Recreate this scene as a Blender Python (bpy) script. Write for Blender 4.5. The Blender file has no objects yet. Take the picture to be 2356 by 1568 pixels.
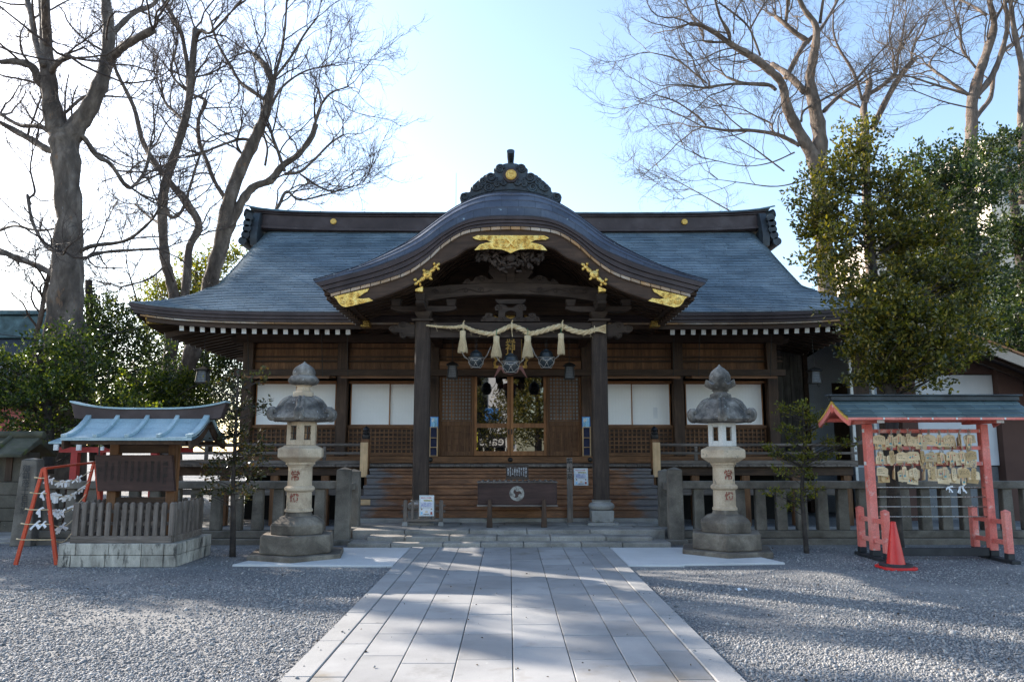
import bpy, math, random
import numpy as np
from mathutils import Vector, Matrix
R = math.radians
SC = bpy.context.scene
COL = SC.collection

# ---------------------------------------------------------------- camera, sky, sun, exposure
CAM_H = 1.55
FPX = 1734.0                                   # focal length in pixels of a 2356 x 1568 picture
PITCH = math.atan(250 / FPX)
YAW = math.atan(7 / FPX)
SUN_AZ = 34.0                                  # degrees the sun stands behind the left-hand side
SUN_EL = 25.0
cam_d = bpy.data.cameras.new('camera')
cam = bpy.data.objects.new('camera', cam_d); COL.objects.link(cam)
cam.location = (0, 0, CAM_H)
cam.rotation_euler = (R(90) + PITCH, 0, -YAW)
cam_d.sensor_width = 36; cam_d.lens = FPX / 2356 * 36
cam_d.clip_start = 0.1; cam_d.clip_end = 2000
SC.camera = cam
sun_dir = Vector((-math.cos(R(SUN_AZ)) * math.cos(R(SUN_EL)), math.sin(R(SUN_AZ)) * math.cos(R(SUN_EL)), math.sin(R(SUN_EL))))
wd = bpy.data.worlds.new('World'); SC.world = wd; wd.use_nodes = True
wn = wd.node_tree
sky = wn.nodes.new('ShaderNodeTexSky'); sky.sky_type = 'NISHITA'; sky.sun_disc = False
sky.sun_elevation = R(SUN_EL); sky.sun_rotation = math.atan2(sun_dir.x, sun_dir.y)
sky.air_density = 1.0; sky.dust_density = 1.0; sky.ozone_density = 1.1
wn.links.new(sky.outputs[0], wn.nodes['Background'].inputs[0])
wn.nodes['Background'].inputs[1].default_value = 0.15
sl = bpy.data.lights.new('sun', 'SUN'); sl.energy = 5.0; sl.angle = R(0.5); sl.color = (1.0, 0.91, 0.80)
so = bpy.data.objects.new('sun', sl); COL.objects.link(so)
so.rotation_euler = (-sun_dir).to_track_quat('-Z', 'Y').to_euler(); so.location = (-30, 20, 30)
SC.view_settings.view_transform = 'Standard'; SC.view_settings.look = 'None'
SC.view_settings.exposure = 1.40; SC.view_settings.gamma = 1.0
SC.render.engine = 'CYCLES'
SC.cycles.max_bounces = 6; SC.cycles.transparent_max_bounces = 8
SC.cycles.use_denoising = True

_F = Vector((math.sin(YAW) * math.cos(PITCH), math.cos(YAW) * math.cos(PITCH), math.sin(PITCH)))
_Rt = Vector((math.cos(YAW), -math.sin(YAW), 0))
_Up = _Rt.cross(_F)
def ray(u, v): return _F + _Rt * ((u - 1178) / FPX) + _Up * ((784 - v) / FPX)
def at(u, v, y):
    d = ray(u, v); k = y / d.y
    return Vector((d.x * k, y, CAM_H + d.z * k))
def gp(u, v, z=0.0):
    d = ray(u, v); k = (z - CAM_H) / d.z
    return Vector((d.x * k, d.y * k, z))
def zat(v, y): return at(1172, v, y).z
def xat(u, v, y): return at(u, v, y).x

# ---------------------------------------------------------------- object helpers
ORG = {}
def props(o, label=None, cat=None, group=None, kind=None):
    if label: o['label'] = label
    if cat: o['category'] = cat
    if group: o['group'] = group
    if kind: o['kind'] = kind
    return o
def thing(name, loc, label, cat, group=None, rz=0.0):
    o = bpy.data.objects.new(name, None); COL.objects.link(o)
    o.location = loc; o.rotation_euler = (0, 0, rz); o.empty_display_size = 0.2
    ORG[o.name] = Vector(loc)
    return props(o, label, cat, group)
def copy_tree(o, parent=None):
    c = o.copy(); COL.objects.link(c)
    if parent: c.parent = parent
    for ch in list(o.children): copy_tree(ch, c)
    return c

def lerp_curve(pts, x):
    xs = [p[0] for p in pts]; ys = [p[1] for p in pts]
    n = len(xs)                                                   # monotone-ish cubic (Catmull) interpolation
    if x <= xs[0]: return ys[0]
    if x >= xs[-1]: return ys[-1]
    i = max(k for k in range(n) if xs[k] <= x); i = min(i, n - 2)
    def sl_(k):
        if k == 0: return (ys[1] - ys[0]) / (xs[1] - xs[0]) if xs[0] > 0 else 0.0
        if k == n - 1: return (ys[-1] - ys[-2]) / (xs[-1] - xs[-2])
        return (ys[k + 1] - ys[k - 1]) / (xs[k + 1] - xs[k - 1])
    h = xs[i + 1] - xs[i]; t = (x - xs[i]) / h
    a, b = sl_(i) * h, sl_(i + 1) * h
    return (2*t**3 - 3*t**2 + 1) * ys[i] + (t**3 - 2*t**2 + t) * a + (-2*t**3 + 3*t**2) * ys[i+1] + (t**3 - t**2) * b

def smooth_path(pts, k=4):
    """Catmull-Rom resampling of tuples of any length"""
    P = [np.array(p, float) for p in pts]; out = []
    for i in range(len(P) - 1):
        p0 = P[i - 1] if i else 2 * P[0] - P[1]; p1 = P[i]; p2 = P[i + 1]
        p3 = P[i + 2] if i + 2 < len(P) else 2 * P[-1] - P[-2]
        for j in range(k):
            t = j / k
            out.append(0.5 * (2*p1 + (p2 - p0)*t + (2*p0 - 5*p1 + 4*p2 - p3)*t*t + (-p0 + 3*p1 - 3*p2 + p3)*t**3))
    out.append(P[-1]); return out

class MB:
    def __init__(s): s.v = []; s.f = []; s.m = []
    def add(s, vs, fs, mi=0):
        b = len(s.v); s.v.extend([tuple(p) for p in vs])
        for f in fs: s.f.append([b + i for i in f]); s.m.append(mi)
        return s
    def box(s, x0, x1, y0, y1, z0, z1, mi=0, t=0.0, tb=0.0):
        """t: inset of the top, tb: inset of the bottom"""
        if x0 > x1: x0, x1 = x1, x0
        if y0 > y1: y0, y1 = y1, y0
        vs = [(x0+tb,y0+tb,z0),(x1-tb,y0+tb,z0),(x1-tb,y1-tb,z0),(x0+tb,y1-tb,z0),(x0+t,y0+t,z1),(x1-t,y0+t,z1),(x1-t,y1-t,z1),(x0+t,y1-t,z1)]
        return s.add(vs, [(0,3,2,1),(4,5,6,7),(0,1,5,4),(1,2,6,5),(2,3,7,6),(3,0,4,7)], mi)
    def bar(s, p, q, w, h, mi=0, up=(0,0,1), w2=None, h2=None):
        p = Vector(p); q = Vector(q); d = (q - p).normalized(); up = Vector(up)
        a = d.cross(up)
        if a.length < 1e-4: a = d.cross(Vector((0,1,0)))
        a.normalize(); b = a.cross(d)
        w2 = w2 or w; h2 = h2 or h; vs = []
        for c, ww, hh in ((p, w, h), (q, w2, h2)):
            for sx, sy in ((-1,-1),(1,-1),(1,1),(-1,1)): vs.append(c + a*(sx*ww/2) + b*(sy*hh/2))
        return s.add(vs, [(0,1,2,3),(7,6,5,4),(0,4,5,1),(1,5,6,2),(2,6,7,3),(3,7,4,0)], mi)
    def tube(s, pts, rad, n=8, mi=0, caps=True, closed=False):
        P = [Vector(p) for p in pts]; K = len(P)
        if not hasattr(rad, '__len__'): rad = [rad] * K
        ref = None; vs = []
        for i in range(K):
            if closed: d = P[(i+1) % K] - P[i-1]
            else: d = P[min(i+1, K-1)] - P[max(i-1, 0)]
            if d.length < 1e-9: d = Vector((0,0,1))
            d.normalize()
            if ref is None: ref = d.cross(Vector((0,0,1)) if abs(d.z) < .9 else Vector((1,0,0))).normalized()
            ref = (ref - d * ref.dot(d)); ref.normalize(); b = d.cross(ref)
            for k in range(n):
                a = 2*math.pi*k/n; vs.append(P[i] + (ref*math.cos(a) + b*math.sin(a)) * rad[i])
        fs = []
        for i in range(K if closed else K-1):
            j = (i+1) % K
            for k in range(n): fs.append((i*n+k, i*n+(k+1) % n, j*n+(k+1) % n, j*n+k))
        if caps and not closed: fs.append(tuple(range(n-1,-1,-1))); fs.append(tuple((K-1)*n+k for k in range(n)))
        return s.add(vs, fs, mi)
    def lathe(s, prof, n=24, c=(0,0,0), mi=0, rot=0.0, caps=True, sq=False):
        vs = []; fs = []
        for r, z in prof:
            for k in range(n):
                a = rot + 2*math.pi*k/n; vs.append((c[0] + r*math.sin(a), c[1] - r*math.cos(a), c[2] + z))
        for i in range(len(prof)-1):
            for k in range(n): fs.append((i*n+k, i*n+(k+1) % n, (i+1)*n+(k+1) % n, (i+1)*n+k))
        if caps: fs.append(tuple(range(n-1,-1,-1))); fs.append(tuple((len(prof)-1)*n+k for k in range(n)))
        return s.add(vs, fs, mi)
    def prism(s, out, d0, d1, mi=0, plane='xz', edge=None):
        """outline of (a, b) pairs swept along the third axis from d0 to d1"""
        n = len(out)
        def mk(a, b, d): return {'xz': (a, d, b), 'yz': (d, a, b), 'xy': (a, b, d)}[plane]
        vs = [mk(a, b, d0) for a, b in out] + [mk(a, b, d1) for a, b in out]
        area = sum(out[i][0]*out[(i+1) % n][1] - out[(i+1) % n][0]*out[i][1] for i in range(n))
        fr = tuple(range(n)); bk = tuple(range(2*n-1, n-1, -1))
        flip = (area < 0) ^ (plane == 'yz') ^ (plane == 'xy') ^ (d1 < d0)
        sides = [(i, n+i, n+(i+1) % n, (i+1) % n) for i in range(n)]
        fs = [fr, bk] + sides
        if flip: fs = [tuple(reversed(f)) for f in fs]
        b = len(s.v); s.add(vs, fs, mi)
        return s
    def band(s, top, bot, d0, d1, mi=0):
        """solid band between two matching xz polylines (lists of (x,z)), thick from y=d0 to y=d1"""
        n = len(top); vs = []
        for d in (d0, d1):
            vs += [(x, d, z) for x, z in top] + [(x, d, z) for x, z in bot]
        fs = []; o = 2*n
        for i in range(n-1):
            fs.append((i, n+i, n+i+1, i+1)); fs.append((o+i, o+i+1, o+n+i+1, o+n+i))
            fs.append((i, i+1, o+i+1, o+i)); fs.append((n+i, o+n+i, o+n+i+1, n+i+1))
        fs.append((0, o, o+n, n)); fs.append((n-1, 2*n-1, o+2*n-1, o+n-1))
        return s.add(vs, fs, mi)
    def grid(s, P, mi=0, flip=False):
        """P: rows of equal-length point lists"""
        a = len(P); b = len(P[0]); vs = [p for r in P for p in r]; fs = []
        for i in range(a-1):
            for j in range(b-1):
                q = (i*b+j, i*b+j+1, (i+1)*b+j+1, (i+1)*b+j); fs.append(q[::-1] if flip else q)
        return s.add(vs, fs, mi)
    def build(s, name, mats, parent=None, org=None, smooth=False, bevel=0.0, seg=1, loc=None, local=False):
        me = bpy.data.meshes.new(name)
        o0 = Vector((0,0,0)) if local else (Vector(org) if org is not None else (ORG.get(parent.name, Vector((0,0,0))) if parent else Vector((0,0,0))))
        me.from_pydata([(p[0]-o0.x, p[1]-o0.y, p[2]-o0.z) for p in s.v], [], s.f)
        if not isinstance(mats, (list, tuple)): mats = [mats]
        for m in mats: me.materials.append(m)
        if len(mats) > 1: me.polygons.foreach_set('material_index', s.m)
        if smooth is True: me.polygons.foreach_set('use_smooth', [True] * len(me.polygons))
        elif smooth:
            me.polygons.foreach_set('use_smooth', [True] * len(me.polygons)); me.set_sharp_from_angle(angle=R(smooth))
        me.update()
        o = bpy.data.objects.new(name, me); COL.objects.link(o)
        if parent: o.parent = parent; ORG[o.name] = o0
        elif org is not None: o.location = org; ORG[o.name] = o0
        if loc is not None: o.location = loc
        if bevel:
            md = o.modifiers.new('bevel', 'BEVEL'); md.width = bevel; md.segments = seg; md.limit_method = 'ANGLE'; md.angle_limit = R(35); md.harden_normals = False
        return o

def np_mesh(name, V, Fq, mats, parent=None, org=(0,0,0), smooth=True, mi=None):
    """V (n,3), Fq (m,k) arrays of equal-sided faces"""
    me = bpy.data.meshes.new(name); V = np.asarray(V, np.float32) - np.array(org, np.float32)
    me.vertices.add(len(V)); me.vertices.foreach_set('co', V.ravel())
    k = Fq.shape[1]; me.loops.add(Fq.size); me.loops.foreach_set('vertex_index', Fq.astype(np.int32).ravel())
    me.polygons.add(len(Fq)); me.polygons.foreach_set('loop_start', np.arange(0, Fq.size, k, dtype=np.int32))
    try: me.polygons.foreach_set('loop_total', np.full(len(Fq), k, dtype=np.int32))
    except Exception: pass
    for m in (mats if isinstance(mats, (list, tuple)) else [mats]): me.materials.append(m)
    if mi is not None: me.polygons.foreach_set('material_index', np.asarray(mi, np.int32))
    if smooth: me.polygons.foreach_set('use_smooth', np.ones(len(Fq), bool))
    me.update(calc_edges=True); me.validate()
    o = bpy.data.objects.new(name, me); COL.objects.link(o)
    if parent: o.parent = parent
    else: o.location = org
    return o

def text_mesh(name, body, size, mat, parent, M, extrude=0.002, align='CENTER', spacing=1.0, line=1.0, bold=0.0):
    """lettering as a mesh; M places the text plane (x right, y up, z towards the reader) in the parent's space"""
    cu = bpy.data.curves.new(name, 'FONT'); cu.body = body; cu.size = size; cu.extrude = extrude
    cu.align_x = align; cu.align_y = 'CENTER'; cu.space_character = spacing; cu.space_line = line; cu.offset = bold
    cu.resolution_u = 2
    t = bpy.data.objects.new(name, cu); COL.objects.link(t)
    dg = bpy.context.evaluated_depsgraph_get(); dg.update()
    me = bpy.data.meshes.new_from_object(t.evaluated_get(dg))
    bpy.data.objects.remove(t)
    me.transform(M); me.materials.clear(); me.materials.append(mat)
    o = bpy.data.objects.new(name, me); COL.objects.link(o)
    if parent: o.parent = parent
    return o
def face_front(x, y, z, tilt=0.0):
    """text matrix: readable from -y (towards the camera)"""
    return Matrix.Translation((x, y, z)) @ Matrix.Rotation(R(90) + tilt, 4, 'X')

# ---------------------------------------------------------------- materials
def _mix(nt, a, b, fac, mode='MIX'):
    n = nt.nodes.new('ShaderNodeMix'); n.data_type = 'RGBA'; n.blend_type = mode; n.clamp_factor = True
    for sock, val in ((n.inputs[0], fac), (n.inputs[6], a), (n.inputs[7], b)):
        if hasattr(val, 'is_linked') or hasattr(val, 'links'): nt.links.new(val, sock)
        elif isinstance(val, (int, float)): sock.default_value = val
        else: sock.default_value = (*val[:3], 1)
    return n.outputs[2]
def _math(nt, op, a, b=None, c=None):
    n = nt.nodes.new('ShaderNodeMath'); n.operation = op
    for i, val in enumerate((a, b, c)):
        if val is None: continue
        if hasattr(val, 'links'): nt.links.new(val, n.inputs[i])
        else: n.inputs[i].default_value = val
    return n.outputs[0]
def _ramp(nt, fac, stops):
    n = nt.nodes.new('ShaderNodeValToRGB'); e = n.color_ramp.elements
    while len(e) < len(stops): e.new(0.5)
    for k, (p, c) in enumerate(stops):
        e[k].position = p; e[k].color = (*c, 1) if len(c) == 3 else c
    nt.links.new(fac, n.inputs[0]); return n.outputs[0]
def _noise(nt, vec, scale, detail=5, rough=0.6, dist=0.0):
    n = nt.nodes.new('ShaderNodeTexNoise'); n.inputs['Scale'].default_value = scale; n.inputs['Detail'].default_value = detail
    n.inputs['Roughness'].default_value = rough; n.inputs['Distortion'].default_value = dist
    nt.links.new(vec, n.inputs['Vector']); return n.outputs[0]
def _coords(nt, stretch=(1,1,1), rnd=True, gen=False):
    tc = nt.nodes.new('ShaderNodeTexCoord'); mp = nt.nodes.new('ShaderNodeMapping')
    mp.inputs['Scale'].default_value = stretch
    nt.links.new(tc.outputs['Object'], mp.inputs['Vector'])
    if rnd:
        oi = nt.nodes.new('ShaderNodeObjectInfo'); vm = nt.nodes.new('ShaderNodeVectorMath'); vm.operation = 'SCALE'
        cx = nt.nodes.new('ShaderNodeCombineXYZ')
        for i in range(3): nt.links.new(oi.outputs['Random'], cx.inputs[i])
        nt.links.new(cx.outputs[0], vm.inputs[0]); vm.inputs['Scale'].default_value = 37.0
        nt.links.new(vm.outputs[0], mp.inputs['Location'])
    return mp.outputs[0], tc
def _new(name):
    m = bpy.data.materials.new(name); m.use_nodes = True
    return m, m.node_tree, m.node_tree.nodes['Principled BSDF']
def _bump(nt, bsdf, height, strength, dist=0.01):
    b = nt.nodes.new('ShaderNodeBump'); b.inputs['Strength'].default_value = strength; b.inputs['Distance'].default_value = dist
    nt.links.new(height, b.inputs['Height']); nt.links.new(b.outputs[0], bsdf.inputs['Normal'])

def mk(name, cols, rough=0.75, scale=3.0, stretch=(1,1,1), bump=0.25, bscale=45, bdist=0.004, metal=0.0, spots=(), fine=0.25, spec=0.5, rnd=True, island=0.0):
    """mottled surface: cols = dark .. light; spots = (colour, scale, threshold, softness)"""
    m, nt, b = _new(name); vec, _ = _coords(nt, stretch, rnd)
    n1 = _noise(nt, vec, scale, 6, 0.62, 0.3)
    k = len(cols); c = _ramp(nt, n1, [(0.3 + 0.4*i/max(1, k-1), cols[i]) for i in range(k)])
    n2 = _noise(nt, vec, bscale, 4, 0.7)
    c = _mix(nt, c, _ramp(nt, n2, [(0.25, (1-fine,)*3), (0.75, (1+fine,)*3)]), 1.0, 'MULTIPLY')
    for sc, ss, th, so_ in spots:
        nn = _noise(nt, vec, ss, 5, 0.7)
        c = _mix(nt, c, sc, _ramp(nt, nn, [(th, (0,0,0)), (th + so_, (1,1,1))]))
    if island:
        g = nt.nodes.new('ShaderNodeNewGeometry')
        c = _mix(nt, c, _ramp(nt, g.outputs['Random Per Island'], [(0, (1-island,)*3), (1, (1+island,)*3)]), 1.0, 'MULTIPLY')
    nt.links.new(c, b.inputs['Base Color'])
    rr = _ramp(nt, n2, [(0.2, (max(0, rough-.12),)*3), (0.8, (min(1, rough+.12),)*3)]); nt.links.new(rr, b.inputs['Roughness'])
    b.inputs['Metallic'].default_value = metal; b.inputs['Specular IOR Level'].default_value = spec
    if bump: _bump(nt, b, _math(nt, 'ADD', n2, _math(nt, 'MULTIPLY', n1, 1.5)), bump, bdist)
    return m
def wood(name, cols, axis='x', rough=0.7, grain=26, bump=0.35, spec=0.35, worn=None, island=0.12):
    """plank wood with grain along the axis"""
    st = {'x': (0.7, 9, 9), 'y': (9, 0.7, 9), 'z': (9, 9, 0.7)}[axis]
    m, nt, b = _new(name); vec, tc = _coords(nt, st)
    g1 = _noise(nt, vec, 1.1, 5, 0.6, 1.2); g2 = _noise(nt, vec, grain/3.0, 4, 0.7, 0.4)
    v2, _ = _coords(nt, (1,1,1)); blot = _noise(nt, v2, 2.2, 4, 0.6)
    k = len(cols); c = _ramp(nt, _math(nt, 'ADD', _math(nt, 'MULTIPLY', g1, .65), _math(nt, 'MULTIPLY', g2, .35)), [(0.32 + 0.36*i/max(1, k-1), cols[i]) for i in range(k)])
    c = _mix(nt, c, _ramp(nt, blot, [(0.25, (0.62,)*3), (0.75, (1.25,)*3)]), 1.0, 'MULTIPLY')
    if worn:
        wc, th, so_ = worn
        nn = _noise(nt, v2, 1.7, 6, 0.65, 0.5)
        c = _mix(nt, c, _mix(nt, wc, _ramp(nt, g2, [(0.2, (.6,)*3), (.8, (1.25,)*3)]), 1.0, 'MULTIPLY'), _ramp(nt, nn, [(th, (0,0,0)), (th+so_, (1,1,1))]))
    if island:
        g = nt.nodes.new('ShaderNodeNewGeometry')
        c = _mix(nt, c, _ramp(nt, g.outputs['Random Per Island'], [(0, (1-island,)*3), (1, (1+island,)*3)]), 1.0, 'MULTIPLY')
    nt.links.new(c, b.inputs['Base Color']); b.inputs['Roughness'].default_value = rough; b.inputs['Specular IOR Level'].default_value = spec
    if bump: _bump(nt, b, g2, bump, 0.003)
    return m
def leafmat(name, stops, trans=0.35, rough=0.38, spec=0.5):
    m, nt, b = _new(name); g = nt.nodes.new('ShaderNodeNewGeometry')
    c = _ramp(nt, g.outputs['Random Per Island'], stops)
    vec, _ = _coords(nt); n = _noise(nt, vec, 1.6, 3, .5)
    c = _mix(nt, c, _ramp(nt, n, [(.3, (.7, .75, .75)), (.7, (1.3, 1.22, 1.1))]), 1.0, 'MULTIPLY')
    nt.links.new(c, b.inputs['Base Color']); b.inputs['Roughness'].default_value = rough; b.inputs['Specular IOR Level'].default_value = spec
    tr = nt.nodes.new('ShaderNodeBsdfTranslucent'); nt.links.new(_mix(nt, c, (1.5, 1.6, 0.55), 1.0, 'MULTIPLY'), tr.inputs[0])
    mx = nt.nodes.new('ShaderNodeMixShader'); mx.inputs[0].default_value = trans
    nt.links.new(b.outputs[0], mx.inputs[1]); nt.links.new(tr.outputs[0], mx.inputs[2])
    nt.links.new(mx.outputs[0], nt.nodes['Material Output'].inputs['Surface'])
    return m

def copper(name, cols, xs=0.62, rough=0.42, axis=0, metal=0.35):
    """sheet-copper roofing: every course is an island, its sheets end at staggered joints"""
    m, nt, b = _new(name); vec, tc = _coords(nt, (1,1,1), False)
    g = nt.nodes.new('ShaderNodeNewGeometry'); ri = g.outputs['Random Per Island']
    sp = nt.nodes.new('ShaderNodeSeparateXYZ'); nt.links.new(tc.outputs['Object'], sp.inputs[0])
    q = _math(nt, 'ADD', _math(nt, 'DIVIDE', sp.outputs[axis], xs), _math(nt, 'MULTIPLY', ri, 7.3))
    fr = _math(nt, 'FRACT', q); cell = _math(nt, 'ADD', _math(nt, 'FLOOR', q), _math(nt, 'MULTIPLY', ri, 91.7))
    wn_ = nt.nodes.new('ShaderNodeTexWhiteNoise'); wn_.noise_dimensions = '1D'; nt.links.new(cell, wn_.inputs['W'])
    n1 = _noise(nt, vec, 0.9, 6, .62, .3); n2 = _noise(nt, vec, 24, 4, .7)
    c = _ramp(nt, n1, [(.3, cols[0]), (.5, cols[1]), (.72, cols[2])])
    c = _mix(nt, c, _ramp(nt, wn_.outputs[0], [(0, (.80,)*3), (1, (1.22,)*3)]), 1.0, 'MULTIPLY')
    c = _mix(nt, c, _ramp(nt, n2, [(.3, (.85,)*3), (.7, (1.15,)*3)]), 1.0, 'MULTIPLY')
    sp2 = _noise(nt, vec, 11, 3, .5); c = _mix(nt, c, (.42, .55, .60), _math(nt, 'MULTIPLY', _ramp(nt, sp2, [(.70, (0,0,0)), (.74, (1,1,1))]), .6))
    joint = _math(nt, 'LESS_THAN', fr, 0.022)
    c = _mix(nt, c, (.012, .015, .02), _math(nt, 'MULTIPLY', joint, .8))
    nt.links.new(c, b.inputs['Base Color']); b.inputs['Metallic'].default_value = metal*.4
    nt.links.new(_ramp(nt, n2, [(.2, (rough-.1,)*3), (.8, (rough+.14,)*3)]), b.inputs['Roughness'])
    _bump(nt, b, _math(nt, 'ADD', n2, _math(nt, 'MULTIPLY', wn_.outputs[0], .6)), .25, .004)
    return m

# real-world colours
WD_DARK = [(.024,.013,.007), (.056,.030,.017), (.095,.054,.033)]
M_ = {}
def mats_init():
    g = M_
    for ax in 'xyz':
        g['wd' + ax] = wood('dark_wood_' + ax, WD_DARK, ax, rough=.62)
        g['wb' + ax] = wood('brown_wood_' + ax, [(.070,.030,.012), (.165,.074,.030), (.27,.130,.056)], ax, rough=.6)
        g['wg' + ax] = wood('grey_wood_' + ax, [(.070,.054,.042), (.16,.13,.108), (.27,.225,.19)], ax, rough=.85)
        g['wn' + ax] = wood('new_wood_' + ax, [(.46,.28,.13), (.62,.40,.21), (.70,.49,.28)], ax, rough=.6, bump=.15)
        g['wr' + ax] = wood('red_brown_wood_' + ax, [(.15,.060,.020), (.30,.125,.043), (.43,.20,.08)], ax, rough=.5)
        g['carve' + ax] = wood('carved_wood_' + ax, [(.026,.017,.013), (.052,.035,.026), (.090,.063,.047)], ax, rough=.75)
    g['copper'] = copper('blue_grey_copper', [(.100,.145,.180), (.170,.225,.265), (.26,.32,.36)])
    g['copper_porch'] = copper('dark_copper', [(.030,.036,.055), (.060,.072,.100), (.115,.135,.165)], xs=.30)
    g['copper_lt'] = mk('pale_verdigris_copper', [(.24,.34,.38), (.34,.46,.50), (.44,.55,.58)], rough=.5, scale=2.5, bump=.15, metal=.2, spots=[((.10,.16,.19), 14, .66, .1)])
    g['copper_brown'] = mk('brown_copper', [(.030,.019,.019), (.050,.033,.032), (.075,.055,.055)], rough=.5, scale=2, bump=.12, metal=.3, spots=[((.10,.15,.17), 9, .68, .12)])
    g['copper_dark'] = mk('dark_patina_copper', [(.018,.020,.024), (.034,.040,.046), (.06,.085,.10)], rough=.5, scale=3, bump=.15, metal=.3)
    g['copper_green'] = mk('green_patina_copper', [(.03,.06,.065), (.07,.13,.15), (.13,.23,.26)], rough=.55, scale=3, bump=.15, metal=.2)
    g['gold'] = mk('gilt_metal', [(.55,.28,.05), (.85,.56,.15), (.95,.70,.26)], rough=.30, scale=9, bump=.9, bscale=30, bdist=.014, metal=.85, fine=.3)
    g['gold_flat'] = mk('gold_leaf', [(.60,.36,.08), (.80,.54,.16)], rough=.45, scale=6, bump=.1, metal=.6)
    g['white_paint'] = mk('white_paint', [(.62,.61,.58), (.80,.79,.76)], rough=.6, scale=9, bump=.1)
    g['strip_tile'] = mk('rust_stained_edge_tile', [(.22,.10,.03), (.40,.22,.09), (.42,.33,.25), (.52,.49,.46)], rough=.55, scale=.75, bump=.25, bscale=60, island=.2)
    g['paper'] = mk('shoji_paper', [(.90,.885,.86), (.94,.93,.91)], rough=.8, scale=2, bump=.05, fine=.04)
    g['paper_seam'] = mk('paper_seam', [(.84,.825,.80),(.88,.87,.85)], rough=.8, scale=2, bump=0, fine=.04)  # slightly darker paper tone for the painted shadow of the lattice
    g['white_paper'] = mk('white_paper', [(.74,.74,.75), (.84,.84,.84)], rough=.8, scale=5, bump=.05, fine=.04)
    g['black'] = mk('black_lacquer', [(.008,.008,.010), (.018,.018,.020)], rough=.35, scale=6, bump=.1)
    g['interior'] = mk('dark_interior', [(.006,.005,.004), (.012,.010,.008)], rough=.9, scale=2, bump=0)  # near-black: shade inside rooms and under floors put into the colour
    g['iron'] = mk('dark_iron', [(.020,.018,.016), (.045,.040,.036)], rough=.5, scale=8, bump=.2, metal=.5)
    g['bronze'] = mk('weathered_bronze', [(.020,.024,.028), (.038,.050,.058), (.075,.072,.07)], rough=.42, scale=5, bump=.2, metal=.4, spots=[((.12,.085,.08), 9, .62, .12)])
    g['straw'] = mk('rice_straw', [(.48,.34,.17), (.70,.54,.32), (.80,.66,.44)], rough=.85, scale=6, stretch=(1,1,1), bump=.6, bscale=70, fine=.35)
    g['straw_z'] = mk('straw_bundle', [(.50,.38,.21), (.70,.56,.35), (.82,.68,.47)], rough=.85, scale=22, stretch=(6,6,.4), bump=.7, bscale=60, fine=.35)
    g['cord'] = mk('white_cord', [(.36,.32,.28), (.52,.48,.43)], rough=.9, scale=30, bump=.3)
    g['stone'] = mk('grey_granite', [(.20,.19,.17), (.30,.285,.26), (.38,.36,.33)], rough=.85, scale=3, bump=.4, bscale=80, spots=[((.10,.095,.08), 3.5, .58, .12)])
    g['stone_pale'] = mk('pale_lantern_stone', [(.36,.265,.18), (.52,.405,.28), (.62,.51,.37)], rough=.85, scale=2.5, bump=.35, bscale=80, spots=[((.28,.20,.13), 3.2, .56, .14), ((.20,.18,.14), 6, .62, .08), ((.13,.115,.09), 2.1, .66, .10)])
    g['stone_white'] = mk('white_lantern_stone', [(.58,.56,.52), (.70,.68,.64)], rough=.8, scale=4, bump=.15, bscale=80)
    g['stone_cap'] = mk('lichen_stained_stone', [(.035,.032,.029), (.085,.078,.070), (.20,.18,.155), (.34,.31,.265)], rough=.9, scale=4.5, bump=.6, bscale=60, bdist=.008, spots=[((.42,.43,.42), 16, .62, .05), ((.36,.37,.36), 34, .66, .05)])
    g['stone_base'] = mk('dirty_base_stone', [(.060,.047,.036), (.14,.115,.088), (.29,.245,.19)], rough=.92, scale=2.4, bump=.55, bscale=60, bdist=.008, spots=[((.36,.36,.34), 38, .67, .05), ((.12,.115,.04), 5, .66, .12)])
    g['stone_fence'] = mk('weathered_fence_stone', [(.070,.060,.047), (.15,.13,.105), (.24,.21,.17)], rough=.92, scale=2.6, bump=.5, bscale=60, bdist=.006, spots=[((.34,.34,.32), 30, .69, .05), ((.10,.085,.03), 4, .66, .15)])
    g['step_stone'] = mk('worn_step_stone', [(.15,.138,.118), (.255,.235,.205), (.35,.325,.29)], rough=.9, scale=2.2, bump=.5, bscale=50, bdist=.006, island=.14, spots=[((.07,.068,.06), 4, .64, .12)])
    g['slab'] = mk('granite_paving', [(.225,.222,.218), (.29,.286,.28), (.345,.337,.325)], rough=.75, scale=1.1, bump=.25, bscale=110, bdist=.002, island=.15, fine=.12, spots=[((.19,.185,.172), 1.7, .58, .2), ((.12,.115,.105), 14, .68, .05), ((.19,.165,.13), .7, .58, .15), ((.40,.39,.37), 6, .68, .06)])
    g['slab_edge'] = mk('granite_kerb', [(.26,.257,.25), (.335,.33,.32)], rough=.85, scale=2, bump=.35, bscale=130, bdist=.002, island=.10, fine=.3)
    g['concrete'] = mk('pale_concrete', [(.50,.495,.475), (.62,.61,.59)], rough=.9, scale=1.2, bump=.25, bscale=60, fine=.1, spots=[((.38,.37,.35), 3, .64, .15)])
    g['block'] = mk('stained_concrete_block', [(.20,.18,.15), (.42,.385,.325), (.64,.59,.50)], rough=.9, scale=3.0, stretch=(2.2,2.2,.7), bump=.4, bscale=90, island=.1, spots=[((.06,.055,.048), 4.2, .53, .13), ((.10,.09,.06), 1.6, .62, .1)])
    g['joint'] = mk('dark_joint', [(.05,.048,.044), (.09,.086,.08)], rough=.95, scale=12, bump=.3)
    g['red'] = mk('vermilion_paint', [(.52,.060,.022), (.66,.085,.030)], rough=.5, scale=4, bump=.15, spots=[((.16,.06,.03), 16, .70, .08)])
    g['red_deep'] = mk('red_paint', [(.36,.02,.018), (.46,.03,.024)], rough=.5, scale=4, bump=.1)
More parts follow.
